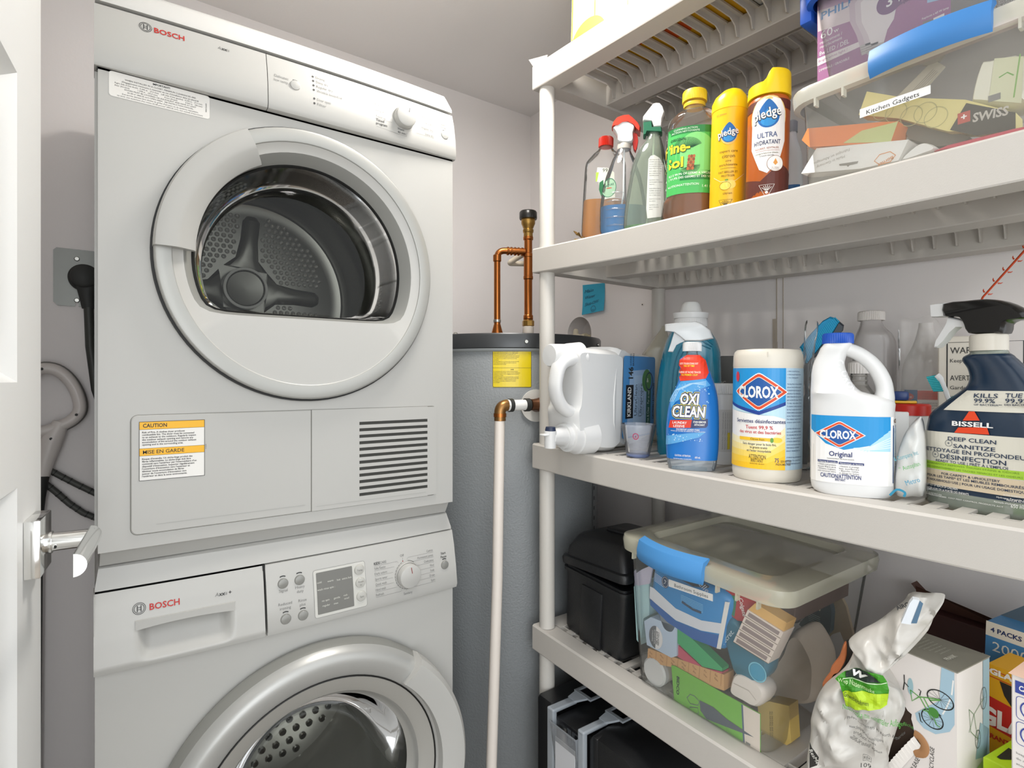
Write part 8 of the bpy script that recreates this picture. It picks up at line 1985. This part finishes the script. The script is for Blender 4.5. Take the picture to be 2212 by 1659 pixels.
mb.add([(-.0775, .0, hh_), (.0775, 0, hh_ - .001), (.094, -.012, hh_ + .006), (.085, -.018, hh_ + .014), (.03, -.014, hh_ + .020), (-.03, -.012, hh_ + .027), (-.0775, -.008, hh_ + .032)], [(0, 1, 2, 3, 4, 5, 6)])
mb.add([(-.077, .02, hh_), (-.077, .05, hh_), (-.095, .03, hh_ + .03), (-.085, -.008, hh_ + .034)], [(0, 1, 2, 3)])
mb.build('open_flap', mat('#4a2c20', .7), o, smooth=False, fix=False)
# blue carton, yellow and red bag carton, lime pack, right-hand white carton
def L4(it_, pts, yl=0.0): return [it_.L(u, v, yl) for u, v in cC(pts)]
it = Item('x', 'x', 'x', 3, 2170, t=.86, rz=R(-98)); Wb = it.W; a = L4(it, [(993, 395), (1315, 480), (1000, 760)]); bpy.data.objects.remove(it.o); it_b = it
x0b = a[0][0]; zt_ = a[0][1]
def p_4(pr, w, h):
    pr.poly(rect(-w, 0, w, h), '#3f79a6', 0).poly(rect(-w, h - .022, w, h), '#d8d0c0', 1)
    pr.text('4 PACKS OF 500', -w + .006, h - .0145, .0070, '#1f2f5a', 3, align='l', width=.072, bold=.03).text('2000', -w + .009, h - .043, .0150, '#d8d4c8', 3, align='l', width=.044)
    pr.poly([(-w + .03, 0), (w, 0), (w, h * .55), (-w + .04, h * .62)], '#1d2a55', 1)
o = facebox('swab_carton', 'blue and cream carton printed 4 PACKS with its lid flap raised', 'carton', Wb, x0b, x0b + .13, 0, .09, 0, zt_, mat('#3f79a6', .5), prints=[('front', p_4)])
MB().add([(-.064, -.001, zt_), (.065, -.001, zt_), (.065, .05, zt_ + .062), (.0, .045, zt_ + .058)], [(0, 1, 2, 3)]).add([(-.064, .0, zt_ - .001), (.065, .0, zt_ - .001), (.065, .051, zt_ + .061), (.0, .046, zt_ + .057)], [(0, 1, 2, 3)]).build('raised_flap', mat('#4b5a66', .6), o, smooth=False)
it = Item('x', 'x', 'x', 3, 2150, t=.80, rz=R(-98)); Wb = it.W; a = L4(it, [(993, 760), (1240, 830)]); bpy.data.objects.remove(it.o)
x0b = a[0][0]; zt_ = a[0][1]
def p_gl(pr, w, h):
    pr.poly(rect(-w, 0, w, h), '#e0a416', 0).poly([(-w, h - .044), (w, h - .062), (w, h - .104), (-w, h - .086)], '#c2261c', 1)
    pr.poly([(-w + .016, h - .018), (w, h - .024), (w, h - .066), (-w + .034, h - .052), (-w + .022, h - .036)], '#2b2624', 3)
    pr.text('GLAD', -w + .030, h - .084, .024, '#f2e9e0', 4, width=.070, bold=.05).text('GLAD', -w + .022, h - .012, .008, '#f2e9e0', 4, width=.036, bold=.05).line([(-w + .004, h - .006), (-w + .045, h - .008), (-w + .045, h - .018), (-w + .004, h - .016)], .0012, '#c2261c', 3, True)
    pr.text('GUARANTEED STRONG', -w + .035, h - .103, .0065, '#c2261c', 3, width=.09, bold=.03)
facebox('bag_carton', 'yellow and red carton of bags with torn dark opening beside the bicycle carton', 'carton', Wb, x0b, x0b + .13, 0, .07, 0, zt_, mat('#e0a416', .5), prints=[('front', p_gl)])
it = Item('x', 'x', 'x', 3, 2130, t=.665, rz=R(-98)); Wb = it.W; a = L4(it, [(745, 1640), (1020, 1330), (1250, 1380)]); bpy.data.objects.remove(it.o)
hh_ = onz(2140, 1600, .62)
def p_lime(pr, w, h): pr.text('EXTRA', w * .15, h * .45, .030, '#20261a', 2, width=.10, rot=R(-8), bold=.06)
Wl = Matrix.Translation((.80, .196, zs(3, .17) + .001)) @ Matrix.Rotation(R(-98), 4, 'Z')
Wl = Matrix.Translation((.908, .226, zs(3, .2) + .001)) @ Matrix.Rotation(R(-99), 4, 'Z')
o = facebox('lime_pack', 'lime green pack with black lettering lying low at the bottom right', 'pack', Wl, 0, .12, 0, .09, 0, .143, mat('#b4d61c', .4), prints=[('top', lambda pr, w, d: pr.text('EXTRA', -w * .12, d * .38, .030, '#20261a', 2, width=.095, rot=R(165), bold=.06)), ('front', p_lime)])
def p_cau(pr, w, h):
    B_ = '#3b4a9a'
    pr.poly(rect(-w + .004, h - .022, w, h - .008), B_, 1).text('CAUTION', -w + .0075, h - .018, .0060, WHITE, 3, align='l', width=.026, bold=.03, shear=.2)
    for k in range(2):
        x, z = -w + .019, h - .038 - k * .029; pr.line(rrect(x - .014, z - .013, x + .030, z + .013, .004), .0006, B_, 1, True).ring(x, z, .010, .0014, B_).line([(x - .007, z + .007), (x + .007, z - .007)], .0014, B_).poly(circ(x, z, .005), '#9fa8cf', 2)
    for i in range(26): pr.text(('keep out of reach of children', 'do not use near open flame', 'store in a cool dry place', 'wash hands after each use')[i % 4], -w + .005, h - .092 - i * .0062, .0026, INKG, 1, align='l', width=.05)
Wc = Matrix.Translation(ont(2182, 1445, .645)) ; q = ont(2184, 1452, .655)
Wc = Matrix.Translation((q.x, q.y, zs(3, q.y) + .001)) @ Matrix.Rotation(R(-98), 4, 'Z')
o = facebox('caution_carton', 'open white carton with blue caution symbols at the bottom right corner', 'carton', Wc, 0, .08, 0, .045, 0, q.z - zs(3, q.y), mat('#e6e0dc', .6), prints=[('front', p_cau)])
MB().add([(-.04, -.03, q.z - zs(3, q.y)), (.04, -.03, q.z - zs(3, q.y)), (.04, .0, q.z - zs(3, q.y) + .03), (-.02, .0, q.z - zs(3, q.y) + .03)], [(0, 1, 2, 3)]).build('tuck_flap', mat('#c9a893', .7), o, smooth=False, fix=False)

# ------------------------------------------------------------------ bottom tier: black tool organizer with clear bins
it = Item('tool_organizer', 'black tool organizer with clear bin and two translucent latches under the fourth shelf', 'organizer', 4, pos=(.815, 1.011), rz=R(-91), tilt=False); TO = it
zt_ = .401 - it.z; Lo = lambda u, v: it.L(u, v)
xs_ = [Lo(u, 1600)[0] for u in (1160, 1190, 1204, 1256, 1270)]
w2 = xs_[4] + .20
DK = mat('#161719', .35, bump=.15, bscale=400); TR = clear('#c3cbd3', .62, .2)
mb = MB(); mb.loft([rrz(xs_[0], xs_[1], .0, .30, 0, .006), rrz(xs_[0], xs_[1], .0, .30, zt_ + .004, .006), rrz(xs_[0] + .003, xs_[1], .003, .30, zt_ + .010, .006)]).build('side_shell', DK, it.o)
mb = MB(); P_ = [(xs_[4], 0), (xs_[4], zt_ - .002), (xs_[4] + .006, zt_ + .006), (xs_[4] + .03, zt_ + .010), (xs_[4] + .10, zt_ + .008), (xs_[4] + .14, zt_ - .008), (xs_[4] + .165, zt_ - .045), (xs_[4] + .18, zt_ - .10), (xs_[4] + .185, 0)]
soft(mb, P_, .15, .152, k=.95, k2=.985).build('rounded_shell', DK, it.o)
MB().bbox(xs_[4] + .010, xs_[4] + .028, .0, .29, zt_ * .0 + .01, zt_ + .006, .004).build('shell_rib', DK, it.o)
MB().box(xs_[1], xs_[4], .02, .30, 0, zt_ - .014).build('core', mat('#121213', .5), it.o, smooth=False)
MB().bbox(xs_[2] - .002, xs_[3] + .002, -.002, .28, zt_ - .014, zt_ - .006, .002).build('bin_lid', DK, it.o)
for a, b in ((xs_[1], xs_[2]), (xs_[3], xs_[4])):
    mb = MB(); mb.bbox(a + .0005, b - .0005, -.012, .0, .0, zt_ + .008, .003); mb.bbox(a + .0005, b - .0005, -.012, .06, zt_ + .001, zt_ + .010, .003)
    mb.loft([[(a, .05, zt_ + .006), (b, .05, zt_ + .006), (b, .05, zt_ + .011), (a, .05, zt_ + .011)], [(a + .0, .075, zt_ + .014), (b + .02, .075, zt_ + .014), (b + .02, .075, zt_ + .018), (a, .075, zt_ + .018)]])
    z0, z1 = zt_ + .014, zt_ + .018; x0, x1 = a - .004, b + .028
    for bb in ((x0, x1, .072, .080), (x0, x1, .148, .156), (x0, x0 + .006, .08, .148), (x1 - .006, x1, .08, .148), (x0, x1, .108, .118)): mb.box(*bb, z0, z1)
    mb.build('latch_strap', TR, it.o, smooth=False)
BN = clear('#c9cfd6', .4, .08)
mb = MB(); x0, x1 = xs_[2] - .003, xs_[3] + .001
hb = Lo(1230, 1640)[1]
for zz0, zz1 in ((zt_ - .13, zt_ - .012), (zt_ - .27, zt_ - .15)):
    if zz1 > .02:
        zz0 = max(.004, zz0)
        mb.loft([[(x0 + .004, -.004, zz0), (x1 - .004, -.004, zz0), (x1 - .004, .015, zz0), (x0 + .004, .015, zz0)], [(x0, -.018, zz1), (x1, -.018, zz1), (x1, .015, zz1), (x0, .015, zz1)]], caps=(True, False))
        mb.box(x0 - .001, x1 + .001, -.0195, -.017, zz1 - .002, zz1 + .001)
mb.build('clear_bin', BN, it.o, smooth=False)
MB().box(x0 + .012, x1 - .006, -.0135, -.0125, zt_ - .125, zt_ - .04).build('paper_insert', mat('#d3d4d8', .6), it.o, smooth=False)
MB().loft([[(x0 - .004, -.012, zt_ - .150), (x0 + .012, -.024, zt_ - .155), (x0 + .012, -.024, zt_ - .146), (x0 - .004, -.012, zt_ - .140)], [(x1, -.012, zt_ - .190), (x1, -.024, zt_ - .190), (x1, -.024, zt_ - .182), (x1, -.012, zt_ - .182)]]).build('bin_divider', DK, it.o, smooth=False)
tag(MB(Matrix.Translation((1.07, .56, zs(4, .56) + .001))).bbox(-.12, .17, -.18, .06, 0, .20, .01).build('storage_box', mat('#1b1b1d', .6), None), 'dark box in the shadow at the back of the bottom tier', 'box')

# repeats share a group
GR = {'aerosol_can': 'aerosol cans on the second shelf', 'spray_bottle': 'clear spray bottles on the second shelf', 'storage_container': 'translucent storage containers with latches', 'plastic_bag': 'clear plastic bags on the third shelf'}
for ob in list(COL.objects):
    if ob.parent is None and ob.get('label'):
        g = GR.get(ob.name.split('.')[0])
        if g: ob['group'] = g
